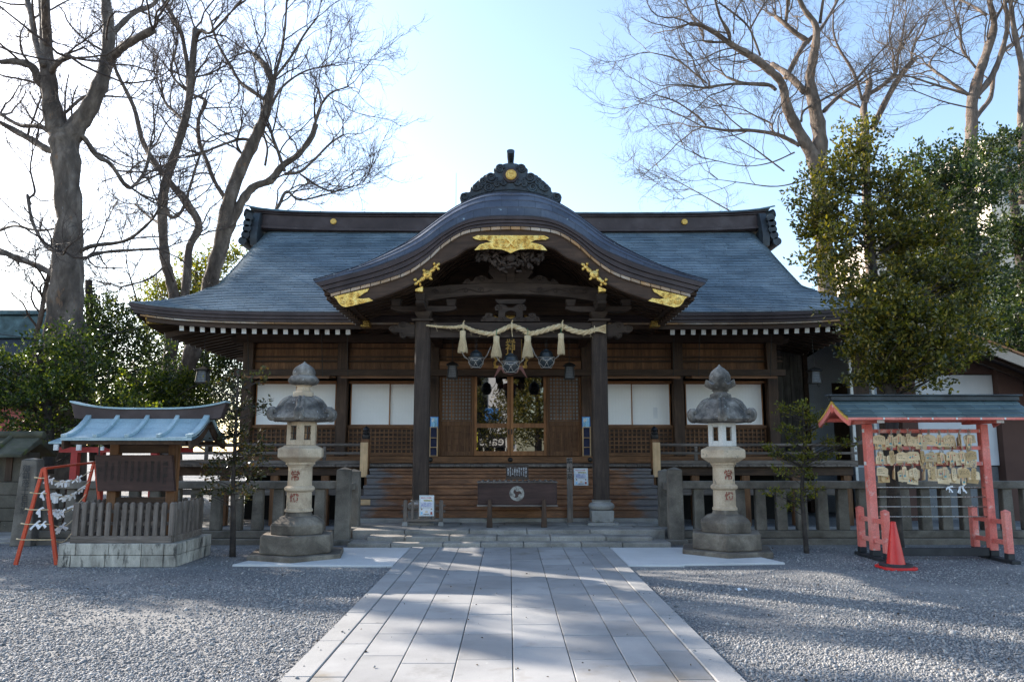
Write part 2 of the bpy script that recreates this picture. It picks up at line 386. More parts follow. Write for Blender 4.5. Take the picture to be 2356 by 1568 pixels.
    g['pink'] = mk('faded_red_paint', [(.66,.13,.095), (.78,.21,.165), (.84,.33,.27)], rough=.65, scale=1.6, bump=.2, bscale=50, spots=[((.74,.52,.45), 7, .58, .14), ((.42,.09,.07), 3, .60, .16), ((.72,.60,.55), 26, .70, .05)])
    g['ochre'] = mk('ochre_paint', [(.55,.34,.06), (.66,.43,.09)], rough=.6, scale=5, bump=.1)
    g['cone'] = mk('red_plastic', [(.62,.022,.022), (.72,.035,.030)], rough=.35, scale=3, bump=.05, fine=.08, spots=[((.40,.05,.045), 7, .70, .1)])
    g['rubber'] = mk('black_rubber', [(.02,.02,.022), (.045,.045,.046)], rough=.7, scale=6, bump=.2)
    g['foot_black'] = mk('black_painted_foot', [(.015,.015,.017), (.035,.036,.038)], rough=.6, scale=6, bump=.25, spots=[((.25,.25,.25), 20, .70, .05)])
    g['steel'] = mk('steel_rod', [(.42,.40,.36), (.55,.53,.48)], rough=.3, scale=5, bump=.05, metal=.9)
    g['brown_wall'] = mk('brown_rendered_wall', [(.085,.043,.032), (.115,.060,.045)], rough=.9, scale=1.5, bump=.2, bscale=70, fine=.12)
    g['pale_wall'] = mk('pale_plaster', [(.62,.63,.65), (.72,.73,.75)], rough=.85, scale=1.2, bump=.1, fine=.05)
    g['blue_wall'] = mk('pale_grey_siding', [(.36,.40,.46), (.46,.50,.56)], rough=.6, scale=1.2, bump=.1, fine=.05)
    g['grey_blue_wall'] = mk('grey_sheet_wall', [(.34,.37,.42), (.46,.50,.55)], rough=.7, scale=1.5, bump=.15)
    g['grey_block'] = mk('grey_block_wall', [(.15,.155,.16), (.22,.225,.23)], rough=.9, scale=2, bump=.3)
    g['beige'] = mk('beige_facade', [(.58,.50,.42), (.66,.58,.50)], rough=.9, scale=.4, bump=.05)
    g['mud'] = mk('old_earth_wall', [(.050,.043,.033), (.105,.09,.068), (.15,.13,.10)], rough=.95, scale=2, bump=.4, spots=[((.28,.27,.24), 9, .66, .08)])
    g['moss'] = mk('mossy_roof_stone', [(.035,.034,.022), (.075,.072,.045), (.13,.12,.085)], rough=.95, scale=2.2, bump=.5, spots=[((.09,.11,.02), 4, .58, .12)])
    g['ema'] = wood('plaque_wood', [(.66,.46,.25), (.80,.60,.36), (.88,.71,.47)], 'x', rough=.6, bump=.1, island=.15)
    g['ema_dk'] = wood('aged_plaque_wood', [(.48,.30,.13), (.60,.40,.19), (.68,.48,.26)], 'x', rough=.6, bump=.1, island=.18)
    g['ink'] = mk('black_ink', [(.02,.018,.016), (.04,.036,.03)], rough=.8, scale=30, bump=0)
    g['red_ink'] = mk('red_ink', [(.50,.05,.03), (.60,.07,.04)], rough=.8, scale=30, bump=0)
    g['blue_ink'] = mk('blue_ink', [(.05,.09,.42), (.08,.14,.50)], rough=.8, scale=30, bump=0)
    g['teal'] = mk('teal_print', [(.14,.34,.34), (.20,.42,.40)], rough=.7, scale=20, bump=0)
    g['blue_board'] = mk('blue_plastic_board', [(.05,.20,.55), (.08,.28,.66)], rough=.4, scale=6, bump=0)
    g['skyblue'] = mk('light_blue_plastic', [(.25,.55,.80), (.35,.65,.85)], rough=.3, scale=6, bump=0)
    g['navy'] = mk('navy_cloth', [(.015,.018,.05), (.03,.034,.075)], rough=.9, scale=12, bump=.3)
    g['yellow'] = mk('yellow_paint', [(.70,.58,.02), (.78,.66,.05)], rough=.5, scale=5, bump=0)
    g['rose'] = mk('dusty_pink_cloth', [(.30,.13,.115), (.40,.19,.17)], rough=.8, scale=6, bump=.2)
    g['green_plastic'] = mk('green_plastic', [(.06,.32,.04), (.10,.42,.06)], rough=.4, scale=9, bump=0)
    g['carved_red'] = mk('red_filled_carving', [(.32,.075,.05), (.45,.13,.09)], rough=.9, scale=20, bump=.2)
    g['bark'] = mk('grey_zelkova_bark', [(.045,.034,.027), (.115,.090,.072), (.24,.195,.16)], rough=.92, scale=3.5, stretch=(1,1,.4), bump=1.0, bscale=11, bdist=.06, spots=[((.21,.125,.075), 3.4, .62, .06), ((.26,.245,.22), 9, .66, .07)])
    g['bark_dk'] = mk('dark_bark', [(.022,.017,.014), (.05,.039,.032), (.085,.07,.058)], rough=.92, scale=5, bump=.7, bscale=30, bdist=.015)
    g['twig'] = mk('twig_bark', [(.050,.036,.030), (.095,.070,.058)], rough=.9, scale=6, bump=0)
    g['twig_warm'] = mk('light_brown_twig_bark', [(.075,.058,.045), (.13,.10,.078)], rough=.9, scale=6, bump=0)  # lighter brown twigs of the right-hand trees
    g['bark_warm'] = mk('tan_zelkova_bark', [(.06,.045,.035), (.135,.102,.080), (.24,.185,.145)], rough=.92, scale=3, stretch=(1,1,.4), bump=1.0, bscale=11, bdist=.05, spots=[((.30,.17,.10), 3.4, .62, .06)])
    # glass of the doors: a clear coat over a dark room
    m, nt, b = _new('door_glass'); b.inputs['Base Color'].default_value = (.004,.004,.005,1); b.inputs['Roughness'].default_value = .015
    b.inputs['Specular IOR Level'].default_value = .5; b.inputs['IOR'].default_value = 2.3; g['glass'] = m
    g['glass_lt'] = mk('frosted_glass', [(.14,.145,.15), (.24,.245,.25)], rough=.3, scale=2.5, bump=.1)
    g['leaf_f'] = leafmat('glossy_olive_leaf', [(0, (.026,.034,.011)), (.35, (.060,.068,.017)), (.65, (.13,.122,.022)), (.90, (.23,.19,.028)), (1, (.32,.22,.04))], .42)
    g['leaf_d'] = leafmat('dark_evergreen_leaf', [(0, (.016,.030,.016)), (.5, (.035,.058,.024)), (.85, (.075,.10,.028)), (1, (.15,.16,.04))], .36)
    g['leaf_m'] = leafmat('fresh_evergreen_leaf', [(0, (.018,.034,.012)), (.45, (.042,.070,.018)), (.8, (.11,.14,.024)), (1, (.24,.24,.04))], .45)
    g['leaf_y'] = leafmat('yellow_green_leaf', [(0, (.060,.080,.012)), (.5, (.13,.14,.020)), (1, (.25,.21,.03))], .45)
    g['leaf_p'] = leafmat('bronze_green_leaf', [(0, (.020,.024,.012)), (.5, (.040,.048,.018)), (.8, (.075,.070,.026)), (1, (.16,.08,.03))], .30, rough=.3)
    # gravel: per-stone tint for the loose pebbles and the ground under them
    m, nt, b = _new('pebble_stone'); gm = nt.nodes.new('ShaderNodeNewGeometry')
    c = _ramp(nt, gm.outputs['Random Per Island'], [(0, (.13,.133,.138)), (.4, (.225,.226,.228)), (.8, (.31,.305,.298)), (1, (.42,.40,.37))])
    nt.links.new(c, b.inputs['Base Color']); b.inputs['Roughness'].default_value = .8; g['pebble'] = m
    m, nt, b = _new('gravel_ground'); vec, _ = _coords(nt, (1,1,1), False)
    vo = nt.nodes.new('ShaderNodeTexVoronoi'); vo.inputs['Scale'].default_value = 62; nt.links.new(vec, vo.inputs['Vector'])
    sep = nt.nodes.new('ShaderNodeSeparateColor'); nt.links.new(vo.outputs['Color'], sep.inputs[0])
    c = _ramp(nt, sep.outputs[0], [(0, (.10,.105,.113)), (.45, (.185,.19,.20)), (1, (.33,.325,.315))])
    c = _mix(nt, c, (.05,.05,.05), _math(nt, 'MULTIPLY', _ramp(nt, vo.outputs['Distance'], [(.35, (0,0,0)), (.75, (1,1,1))]), .7))
    dust = _noise(nt, vec, .55, 5, .6)
    fd = _ramp(nt, dust, [(.46, (0,0,0)), (.60, (1,1,1))])
    fine_ = _noise(nt, vec, 60, 4, .7)
    c = _mix(nt, c, _ramp(nt, fine_, [(.3, (.17,.165,.155)), (.7, (.31,.30,.28))]), _math(nt, 'MULTIPLY', fd, .75))
    nt.links.new(c, b.inputs['Base Color']); b.inputs['Roughness'].default_value = .9
    h = _math(nt, 'MULTIPLY', _math(nt, 'SUBTRACT', 1.0, vo.outputs['Distance']), _math(nt, 'SUBTRACT', 1.0, _math(nt, 'MULTIPLY', fd, .8)))
    _bump(nt, b, h, .9, .018); g['gravel'] = m
    # worn varnished steps: brown varnish in the middle of the flight, bleached grey boards towards both ends
    m, nt, b = _new('worn_step_board'); v1, tc = _coords(nt, (.7, 9, 9)); v2, _ = _coords(nt, (.9, 3.0, 3.0))
    sp = nt.nodes.new('ShaderNodeSeparateXYZ'); nt.links.new(tc.outputs['Object'], sp.inputs[0])
    gr = _noise(nt, v1, 7, 4, .7, .6); bl = _noise(nt, v2, 1.3, 5, .65, .4)
    e = _math(nt, 'ADD', _math(nt, 'ABSOLUTE', sp.outputs[0]), _math(nt, 'MULTIPLY', _math(nt, 'SUBTRACT', bl, .5), 2.4))
    warm = _ramp(nt, _math(nt, 'ADD', _math(nt, 'MULTIPLY', gr, .5), _math(nt, 'MULTIPLY', bl, .5)), [(.30, (.055,.026,.014)), (.47, (.17,.075,.033)), (.66, (.42,.19,.08))])
    grey = _ramp(nt, gr, [(.3, (.085,.075,.070)), (.7, (.20,.18,.175))])
    c = _mix(nt, warm, grey, _ramp(nt, _math(nt, 'DIVIDE', e, 3.2), [(.70, (0,0,0)), (.80, (1,1,1))]))
    nt.links.new(c, b.inputs['Base Color']); b.inputs['Roughness'].default_value = .6; _bump(nt, b, gr, .3, .003); g['steps'] = m
mats_init()
# ================================================================ ground, path, steps
rng = random.Random(7)
HX = 0.03                                       # x of the shrine's axis
mb = MB(); mb.box(-300, 300, -120, 700, -0.5, 0.0)
props(mb.build('ground', M_['gravel'], org=(0,0,0)), kind='structure')

PX = [-1.53, -1.33, -1.10, -0.78, -0.38, 0.03, 0.45, 0.85, 1.13, 1.38, 1.58]
bed = MB(); bed.box(-1.53, 1.58, -6, 12.25, -.04, 0.012)
slabs = MB(); edge = MB()
for i in range(len(PX)-1):
    x0, x1 = PX[i], PX[i+1]
    side = i in (0, len(PX)-2)
    y = -6 + rng.random()*.8
    while y < 12.25:
        L = rng.uniform(.95, 1.35) if side else rng.uniform(.50, .95)
        y2 = min(y+L, 12.25)
        if y2 - y > .1:
            dz = rng.uniform(-.0015, .0015); gpx = .0035
            (edge if side else slabs).box(x0+gpx, x1-gpx, y+gpx, y2-gpx, 0.0, 0.030+dz + (.006 if side else 0))
        y = y2
path = props(bed.build('path', M_['joint'], org=(0,0,0)), kind='structure')
slabs.build('paving_slabs', M_['slab'], path, bevel=.004)
edge.build('edging_stones', M_['slab_edge'], path, bevel=.006)
ap = MB()
ap.prism([(-3.72,10.47),(-1.545,10.38),(-1.545,12.24),(-3.3,12.24)], -.02, .026, plane='xy')
props(ap.build('pavement', M_['concrete'], org=(0,0,0), bevel=.008), kind='structure')
ap = MB()
ap.prism([(1.595,10.42),(2.35,10.40),(2.36,10.47),(3.78,10.62),(3.3,12.24),(1.595,12.24)], -.02, .026, plane='xy')
props(ap.build('pavement', M_['concrete'], org=(0,0,0), bevel=.008), kind='structure')

# stone steps up to the platform, laid from blocks
st = MB(); rr = random.Random(3)
def course(x0, x1, y0, y1, z0, z1, L=.85):
    x = x0
    while x < x1 - .05:
        x2 = min(x + rr.uniform(.7, 1.15)*L, x1)
        if x1 - x2 < .25: x2 = x1
        j = rr.uniform(-.012, .012)
        st.box(x+.004, x2-.004, y0+j, y1, z0, z1+rr.uniform(-.006,.006)); x = x2
course(-2.56, 2.58, 12.27, 12.75, -.05, .093)
course(-2.30, 2.33, 12.52, 12.95, -.05, .160)
course(-2.62, 2.62, 12.90, 13.25, -.05, .225, 1.1)
course(-2.75, 2.78, 13.25, 13.80, -.05, .222, 1.2)
course(-2.95, 2.98, 13.80, 14.40, -.05, .224, 1.1)
props(st.build('steps', M_['step_stone'], org=(HX,13,0), bevel=.018, seg=2), 'worn grey stone steps leading up to the platform before the shrine', 'steps', kind='structure')
# forecourt stone beyond the fences
fc = MB(); fc.box(-12, -3.0, 13.3, 15.2, -.03, .05); fc.box(3.0, 14, 13.3, 15.2, -.03, .05); fc.box(-11.5, -7.2, 12.95, 13.3, -.03, .03)
props(fc.build('pavement', M_['step_stone'], org=(0,0,0), bevel=.01), kind='structure')

# ================================================================ the shrine hall
HALL = thing('shrine_hall', (HX, 17.3, 0), 'dark timber shrine hall with blue-grey copper roof and gilded curved porch gable', 'shrine')
def H(mbx, name, mats, parent=None, **k): return mbx.build(name, mats, parent or HALL, **k)
FY = 17.3                                       # front wall plane
YE, ZE, YR, ZR = 15.4, 4.37, 20.0, 7.49         # eave edge and ridge foot
def prof(t):
    a = (1-t)**2; b = 2*t*(1-t); c = t*t
    return a*YE + b*17.45 + c*YR, a*ZE + b*5.62 + c*ZR
def halfw(t): return 6.82 + 1.10*max(0.0, 1 - t/0.26)**1.7
def upturn(x, t): return .21*max(0, abs(x)/7.92)**7 * max(0, 1-t*2.4)
# --- copper roof: stepped courses, each its own strip
NR = 50; rf = MB()
def roof_pt(xr, t, lift, back=False):
    y, z = prof(t); X = halfw(t); x = xr*X
    e = max(0.0, (abs(x) - (X-.50))/.50)
    z += upturn(x, t) + lift
    if t > .26: z -= .17*e**2.2 * min(1, (t-.26)*8)
    n = .17*e**2.2*min(1, max(0, (t-.26)*8))*.35
    y = y + n
    if back: y = 2*YR - y
    return (HX + x, y, z)
xr_s = [-1 + 2*k/60 for k in range(61)]
xr_s = sorted(set(xr_s + [s*v for s in (-1,1) for v in (.94,.955,.97,.98,.99,.995)]))
for back in (False, True):
    for i in range(NR):
        t0, t1 = i/NR, (i+1)/NR
        r0 = [roof_pt(x, t0+.003, -.004, back) for x in xr_s]
        r1 = [roof_pt(x, max(0, t0-.0012), .024, back) for x in xr_s]
        r2 = [roof_pt(x, min(1, t1+.005), .0, back) for x in xr_s]
        rf.grid([r0, r1, r2], 0, flip=back)
# hip slopes at the two ends, below the gables
for sgn in (-1, 1):
    for i in range(int(NR*.34)):
        t0, t1 = i/NR, (i+1)/NR
        rows = []
        for t, l in ((t0, -.004), (t0, .012), (t1, -.012)):
            y, z = prof(t); X = halfw(t) if t < .26 else 6.82 - (t-.26)*6.0
            ys = [y + (2*YR-2*y)*k/24 for k in range(25)]
            zz = z if t < .26 else z-.22
            rows.append([(HX + sgn*X, yy, zz + l + .21*(X/7.92)**7*(abs(2*k/24-1))**7*max(0,1-t*2.4)) for k, yy in enumerate(ys)])
        rf.grid(rows, 0, flip=(sgn < 0))
roof = H(rf, 'roof', M_['copper'], smooth=35)
# gable walls
for sgn in (-1, 1):
    gw = MB()
    out = [(prof(t)[0], prof(t)[1]-.05) for t in [k/12 for k in range(3, 13)]]
    out += [(2*YR-a, b) for a, b in reversed(out)]
    gw.prism(out, HX+sgn*6.35, HX+sgn*6.45, plane='yz')
    # thick verge under the copper edge
    for k in range(24):
        a = prof(.22 + .78*k/24); b = prof(.22 + .78*(k+1)/24)
        for fl in (0, 1):
            ya, yb = (a[0], b[0]) if not fl else (2*YR-a[0], 2*YR-b[0])
            gw.bar((HX+sgn*6.70, ya+(.08 if not fl else -.08), a[1]-.27), (HX+sgn*6.70, yb+(.08 if not fl else -.08), b[1]-.27), .16, .20)
    H(gw, 'gable_wall', M_['wdy'], roof)
# layered eave edge: copper-clad lip, rust-stained tile line, soffit board
ev = MB(); tl = MB()
def eave_line(off_y, dz, n=72, X=7.92):
    return [(HX - X + 2*X*k/n, YE + off_y, ZE + dz + .21*(abs(2*k/n-1))**7) for k in range(n+1)]
for back in (False, True):
    rows = []
    for oy, dz in ((0, .0), (.0, -.07), (.03, -.08), (.03, -.14), (.07, -.15), (.07, -.20), (.30, -.20)):
        L = eave_line(oy, dz, X=7.92-oy)
        if back: L = [(a, 2*YR-b, c) for a, b, c in L]
        rows.append(L)
    ev.grid(rows, 0, flip=not back)
for sgn in (-1, 1):
    rows = []
    for ox, dz in ((0, .0), (.0, -.07), (.03, -.08), (.03, -.14), (.07, -.15), (.07, -.20), (.30, -.20)):
        n = 40; rows.append([(HX + sgn*(7.92-ox), YE+ox + (2*YR-2*YE-2*ox)*k/n, ZE+dz + .21*(abs(2*k/n-1))**7) for k in range(n+1)])
    ev.grid(rows, 0, flip=sgn > 0)
H(ev, 'eave_edge', M_['copper_brown'])
n = 44
for k in range(n):
    x0 = HX - 7.72 + 15.44*k/n + .004; x1 = HX - 7.72 + 15.44*(k+1)/n - .004
    u_ = lambda x: .21*(abs((x-HX)/7.92))**7
    z0, z1 = ZE-.205+u_(x0), ZE-.205+u_(x1)
    tl.add([(x0,YE+.095,z0-.028),(x1,YE+.095,z1-.028),(x1,YE+.095,z1),(x0,YE+.095,z0),(x0,YE+.3,z0-.028),(x1,YE+.3,z1-.028),(x1,YE+.3,z1),(x0,YE+.3,z0)],
           [(0,1,2,3),(4,7,6,5),(0,4,5,1),(3,2,6,7)])
H(tl, 'edge_tiles', M_['strip_tile'])
kb = MB()                                       # eave purlin and soffit boards
n = 60
for k in range(n):
    x0 = HX-7.6+15.2*k/n; x1 = HX-7.6+15.2*(k+1)/n; u0 = .21*(abs((x0-HX)/7.92))**7; u1 = .21*(abs((x1-HX)/7.92))**7
    zz0, zz1 = ZE-.233+u0, ZE-.233+u1
    kb.add([(x0,YE+.16,zz0-.09),(x1,YE+.16,zz1-.09),(x1,YE+.16,zz1),(x0,YE+.16,zz0),(x0,YE+.26,zz0-.09),(x1,YE+.26,zz1-.09)], [(0,1,2,3),(0,4,5,1)])
    e0, e1 = (min(1.94, max(.02, 7.62-abs(a-HX))) for a in (x0, x1))
    kb.add([(x0,YE+.26,zz0-.09),(x1,YE+.26,zz1-.09),(x1,YE+.26+e1,zz1-.09+(4.56-zz1)*e1/1.94),(x0,YE+.26+e0,zz0-.09+(4.56-zz0)*e0/1.94)], [(0,3,2,1)])
for sgn in (-1, 1):
    for k in range(30):
        y0 = YE+.25+8.7*k/30; y1 = YE+.25+8.7*(k+1)/30; w = lambda y: .21*(abs((y-YR)/4.6))**7
        X = HX+sgn*7.70; zz0, zz1 = ZE-.233+w(y0), ZE-.233+w(y1)
        q = [(X,y0,zz0-.09),(X,y1,zz1-.09),(X,y1,zz1),(X,y0,zz0)]; kb.add(q, [(0,1,2,3) if sgn > 0 else (3,2,1,0)])
        e0, e1 = (min(1.8, max(.0, y-YE-.25), max(.0, 2*YR-YE-.25-y)) for y in (y0, y1)); q = [(X,y0,zz0-.09),(X,y1,zz1-.09),(X-sgn*e1,y1,zz1-.09+(4.56-zz1)*e1/1.8),(X-sgn*e0,y0,zz0-.09+(4.56-zz0)*e0/1.8)]; kb.add(q, [(0,1,2,3) if sgn < 0 else (3,2,1,0)])
H(kb, 'soffit', M_['wdx'])
rm = MB(); rm.box(-.045, .045, 0, 1.95, -.06, .06); rm.box(-.047, .047, -.006, 0.0, -.062, .062, 1)
raf0 = None
xs_r = [3.42+.219*k for k in range(17)]
for sgn in (-1, 1):
    for x in xs_r:
        uz = .21*(x/7.92)**7
        if raf0 is None: o = raf0 = rm.build('rafter', [M_['wdy'], M_['white_paint']], HALL, local=True)
        else: o = raf0.copy(); COL.objects.link(o)
        o.parent = HALL; o.location = (sgn*x, YE+.30-FY, ZE-.36+uz); o.rotation_euler = (math.atan2(.42, 1.95) - uz*.3, 0, 0)
for sgn in (-1, 1):
    for k in range(13):
        o = raf0.copy(); COL.objects.link(o); o.parent = HALL
        o.location = (sgn*7.52, 16.3+.32*k-FY, ZE-.36); o.rotation_euler = (math.atan2(.42, 1.95), 0, sgn*R(90))
for sgn in (-1, 1):
    hp = MB(); gd = MB()
    hp.bar((HX+sgn*7.62, YE+.30, 4.28), (HX+sgn*5.95, FY+.1, 4.50), .15, .20)
    p = Vector((HX+sgn*7.66, YE+.26, 4.275)); q = Vector((HX+sgn*7.42, YE+.50, 4.305))
    gd.bar(p, q, .165, .215)
    H(hp, 'corner_rafter', M_['wdy'], bevel=.008); H(gd, 'gilt_cap', M_['gold'], bevel=.01)

# --- ridge
rd = MB(); n = 40
def ridge_rows(y0, y1, za, zb, X=6.95, lift=.10):
    out = []
    for k in range(n+1):
        s = 2*k/n-1; x = HX + s*X; dz = lift*abs(s)**5
        out.append((x, za+dz, zb+dz))
    top = [(x, b) for x, a, b in out]; bot = [(x, a) for x, a, b in out]
    rd.band(top, bot, y0, y1)
ridge_rows(YR-.21, YR+.21, 7.36, 7.80)
ridge_rows(YR-.30, YR+.30, 7.38, 7.46)
ridge_rows(YR-.26, YR+.26, 7.795, 7.835)
ridge_rows(YR-.30, YR+.30, 7.84, 7.875)
ridge = H(rd, 'ridge', M_['copper_brown'], roof, bevel=.01)
rc = MB(); rows = []
for k in range(n+1):
    s = 2*k/n-1; x = HX+s*7.2; dz = .10*abs(s)**5 + .10*abs(s)**14
    rows.append([(x, YR + .30*math.sin(a), 7.875+dz+.095*max(0, math.cos(a))) for a in [R(-90)+R(180)*j/10 for j in range(11)]])
rc.grid(rows, 0, flip=True)
H(rc, 'ridge_cap', M_['copper_green'], roof, smooth=40)
def crest_disc(mbx, c, r, t=.03, y_dir=-1):
    """round boss with three comma shapes in relief, facing -y"""
    cx, cy, cz = c
    ring = [(cx + r*math.cos(a), cz + r*math.sin(a)) for a in [2*math.pi*k/28 for k in range(28)]]
    mbx.prism(ring, cy, cy+t)
    mbx.tube([(cx+r*.93*math.cos(a), cy, cz+r*.93*math.sin(a)) for a in [2*math.pi*k/28 for k in range(28)]], r*.08, 6, closed=True)
    for j in range(3): tomoe(mbx, cx, cz, r*.82, R(90+120*j), cy-.012, cy+.004)
def tomoe(mbx, cx, cz, r, a0, y0, y1, n=14, mi=0):
    """one comma: a round head whose tail sweeps round the rim"""
    L, Rr = [], []
    for k in range(n+1):
        s = k/n; a = a0 - R(185)*s
        w = .30*r*(1-s)**.75; rad = r*(.56 + .38*s**.6) 
        L.append((cx+(rad+w*.75)*math.cos(a), cz+(rad+w*.75)*math.sin(a)))
        Rr.append((cx+(rad-w)*math.cos(a), cz+(rad-w)*math.sin(a)))
    cap = []
    hx, hz = cx+.56*r*math.cos(a0), cz+.56*r*math.sin(a0)
    for k in range(1, 9):
        b = a0 + R(180) - R(180)*k/9
        cap.append((hx + .28*r*math.cos(b+0), hz + .28*r*math.sin(b+0)))
    cap = [(hx + .27*r*math.cos(a0+R(180)-R(200)*k/9 + R(200)), hz + .27*r*math.sin(a0+R(180)-R(200)*k/9+R(200))) for k in range(1,9)]
    mbx.prism(L + Rr[::-1][:-1] + [Rr[0]] + [], y0, y1, mi)
    mbx.prism([(hx + .29*r*math.cos(2*math.pi*k/16), hz + .29*r*math.sin(2*math.pi*k/16)) for k in range(16)], y0-.002, y1, mi)
for uu in (767, 1575):
    g = MB(); crest_disc(g, (xat(uu, 508, YR-.24), YR-.245, 7.665), .082); H(g, 'gilt_crest', M_['gold_flat'], ridge)
for sgn in (-1, 1):                              # end ornaments of stacked rolls
    e = MB()
    for k, (zc, xo) in enumerate(((7.12, .17), (7.29, .10), (7.45, .07), (7.61, .06), (7.76, .03))):
        X = HX+sgn*(6.92+xo)
        e.tube([(X, YR-.62, zc-.10), (X, YR+.62, zc-.10)], .112, 16)
    e.prism([(YR-.56, 6.92), (YR-.60, 7.15), (YR-.52, 7.5), (YR-.40, 7.84), (YR-.2, 7.93), (YR+.2, 7.93), (YR+.40, 7.84), (YR+.52, 7.5), (YR+.60, 7.15), (YR+.56, 6.92)], HX+sgn*6.72, HX+sgn*6.90, plane='yz')
    e.tube([(HX+sgn*6.9, YR, 7.90), (HX+sgn*7.08, YR, 7.93), (HX+sgn*7.26, YR, 7.99)], [.09, .10, .12], 12)
    H(e, 'ridge_end', M_['copper_dark'], roof, smooth=40)
    v = MB(); v.grid([[(HX+sgn*(6.84+.30*a), YR-.9-.25*b, 6.78-.10*a+.16*a*a-.22*b) for a in (0,.25,.5,.75,1)] for b in (0,.5,1,1.5)], 0, flip=sgn < 0)
lr = MB(); p = at(1049, 476, 20); lr.tube([(p.x, 20, 7.8), (p.x, 20, zat(398, 20))], [.012, .006], 6); H(lr, 'lightning_rod', M_['steel'])

# --- porch gable (curved "kara" roof)
PY = 12.9
Lc = [(0,420),(170,427),(270,455),(380,515),(490,592),(620,652),(775,710),(930,752),(1084,792)]
Sc = [(0,470),(170,479),(270,500),(375,565),(470,650),(570,717),(700,765),(850,805),(1005,845)]
Cc = [(0,300),(115,305),(220,338),(325,395),(425,467),(550,563),(675,635),(800,697),(930,748),(1084,794)]
Bc = [(0,575),(150,585),(240,605),(310,652),(380,685),(450,735),(530,795),(640,845),(760,885),(935,925)]
def zz(Y, y): return zat((560 + Y/1.386)/1.7385, y)
def xx(dx, y, Y): 
    z = zz(Y, y); zc = y*math.cos(PITCH) + (z-CAM_H)*math.sin(PITCH)
    return dx/2.4096/FPX*zc
def wpt(X, Y, y): return (HX + xx(X-1170, y, Y), zz(Y, y))   # a point of the zoomed photograph at depth y
def curve(c, y, n=64, off=0.0, lim=None):
    m = c[-1][0] if lim is None else lim; out = []
    for k in range(-n, n+1):
        d = m*k/n; Y = lerp_curve(c, abs(d)); x = HX + xx(d, y, Y); out.append((x, zz(Y, y) + off))
    return out
YC = PY + .62                                    # where the rolled front meets the crest
pr = MB(); lip = curve(Lc, PY, 72); cre = curve(Cc, YC, 72)
steps = 6
for i in range(steps):
    rows = []
    for s, l in ((i/steps, -.003), (i/steps, .014), ((i+1)/steps+.005, .0)):
        row = []
        for (xa, za), (xb, zb) in zip(lip, cre):
            e = math.sin(s*math.pi/2); f = 1-math.cos(s*math.pi/2)
            row.append((xa+(xb-xa)*s, PY + (YC-PY)*f*.999 + l*-.5, za + (zb-za)*e + l))
        rows.append(row)
    pr.grid(rows, 0)
porch = H(pr, 'porch_roof', M_['copper_porch'], smooth=30)
pb = MB(); cols_ = 90; cr2 = curve(Cc, YC, cols_)
for i in range(len(cr2)-1):                      # courses run back to the main roof, each a strip
    (xa, za), (xb, zb) = cr2[i], cr2[i+1]
    s = 1 if (xa+xb)/2 < HX else 0
    la, lb = (.012, 0) if s else (0, .012)
    pb.grid([[(xa, YC, za+la), (xa, 19.4, za+la)], [(xb, YC, zb+lb), (xb, 19.4, zb+lb)]], 0, flip=True)
H(pb, 'porch_roof_back', M_['copper_porch'], porch)
# layered edge under the lip
for (c0, f0, c1, f1, y0) in ((Lc, 0, Sc, .34, PY+.005), (Lc, .36, Sc, .68, PY+.035), (Lc, .70, Sc, 1.0, PY+.065)):
    pe = MB(); A = curve(Lc, PY, 72); B = curve(Sc, PY, 72)
    top = [(a[0]+(b[0]-a[0])*f0, a[1]+(b[1]-a[1])*f0) for a, b in zip(A, B)]
    bot = [(a[0]+(b[0]-a[0])*f1, a[1]+(b[1]-a[1])*f1) for a, b in zip(A, B)]
    if f0 == 0: pe_all = MB()
    pe_all.band(top, bot, y0, y0+.30)
H(pe_all, 'porch_edge', M_['copper_brown'])
S2 = [(d, Y+17) for d, Y in Sc]
tp = MB(); A = curve(Sc, PY, 72); B = curve(S2, PY, 72); k = 0
while k < 144:
    e = min(k+4, 144); seg_a = A[k:e+1]; seg_b = B[k:e+1]
    g_ = .006
    sa = [(p[0]+(g_ if j == 0 else -g_ if j == len(seg_a)-1 else 0), p[1]-.004) for j, p in enumerate(seg_a)]
    sb = [(p[0]+(g_ if j == 0 else -g_ if j == len(seg_b)-1 else 0), p[1]) for j, p in enumerate(seg_b)]
    tp.band(sa, sb, PY+.085, PY+.26); k = e
H(tp, 'porch_edge_tiles', M_['strip_tile'])
# bargeboard
hb = MB(); n_ = 72; A = []; Bq = []
for k in range(-n_, n_+1):
    d = 975*k/n_; Y = lerp_curve(S2, abs(d)*1.02); A.append((HX+xx(d*1.02, PY+.13, Y), zz(Y, PY+.13)-.003))
    d2 = 935*k/n_; Y = lerp_curve(Bc, abs(d2)); Bq.append((HX+xx(d2, PY+.13, Y), zz(Y, PY+.13)))
hb.band(A, Bq, PY+.13, PY+.24)
barge = H(hb, 'bargeboard', M_['wdx'], bevel=.006)
hb2 = MB()                                      # moulding along its lower edge
hb2.tube([(x, PY+.125, z+.012) for x, z in Bq], .018, 6)
H(hb2, 'bargeboard_moulding', M_['wdx'], barge)
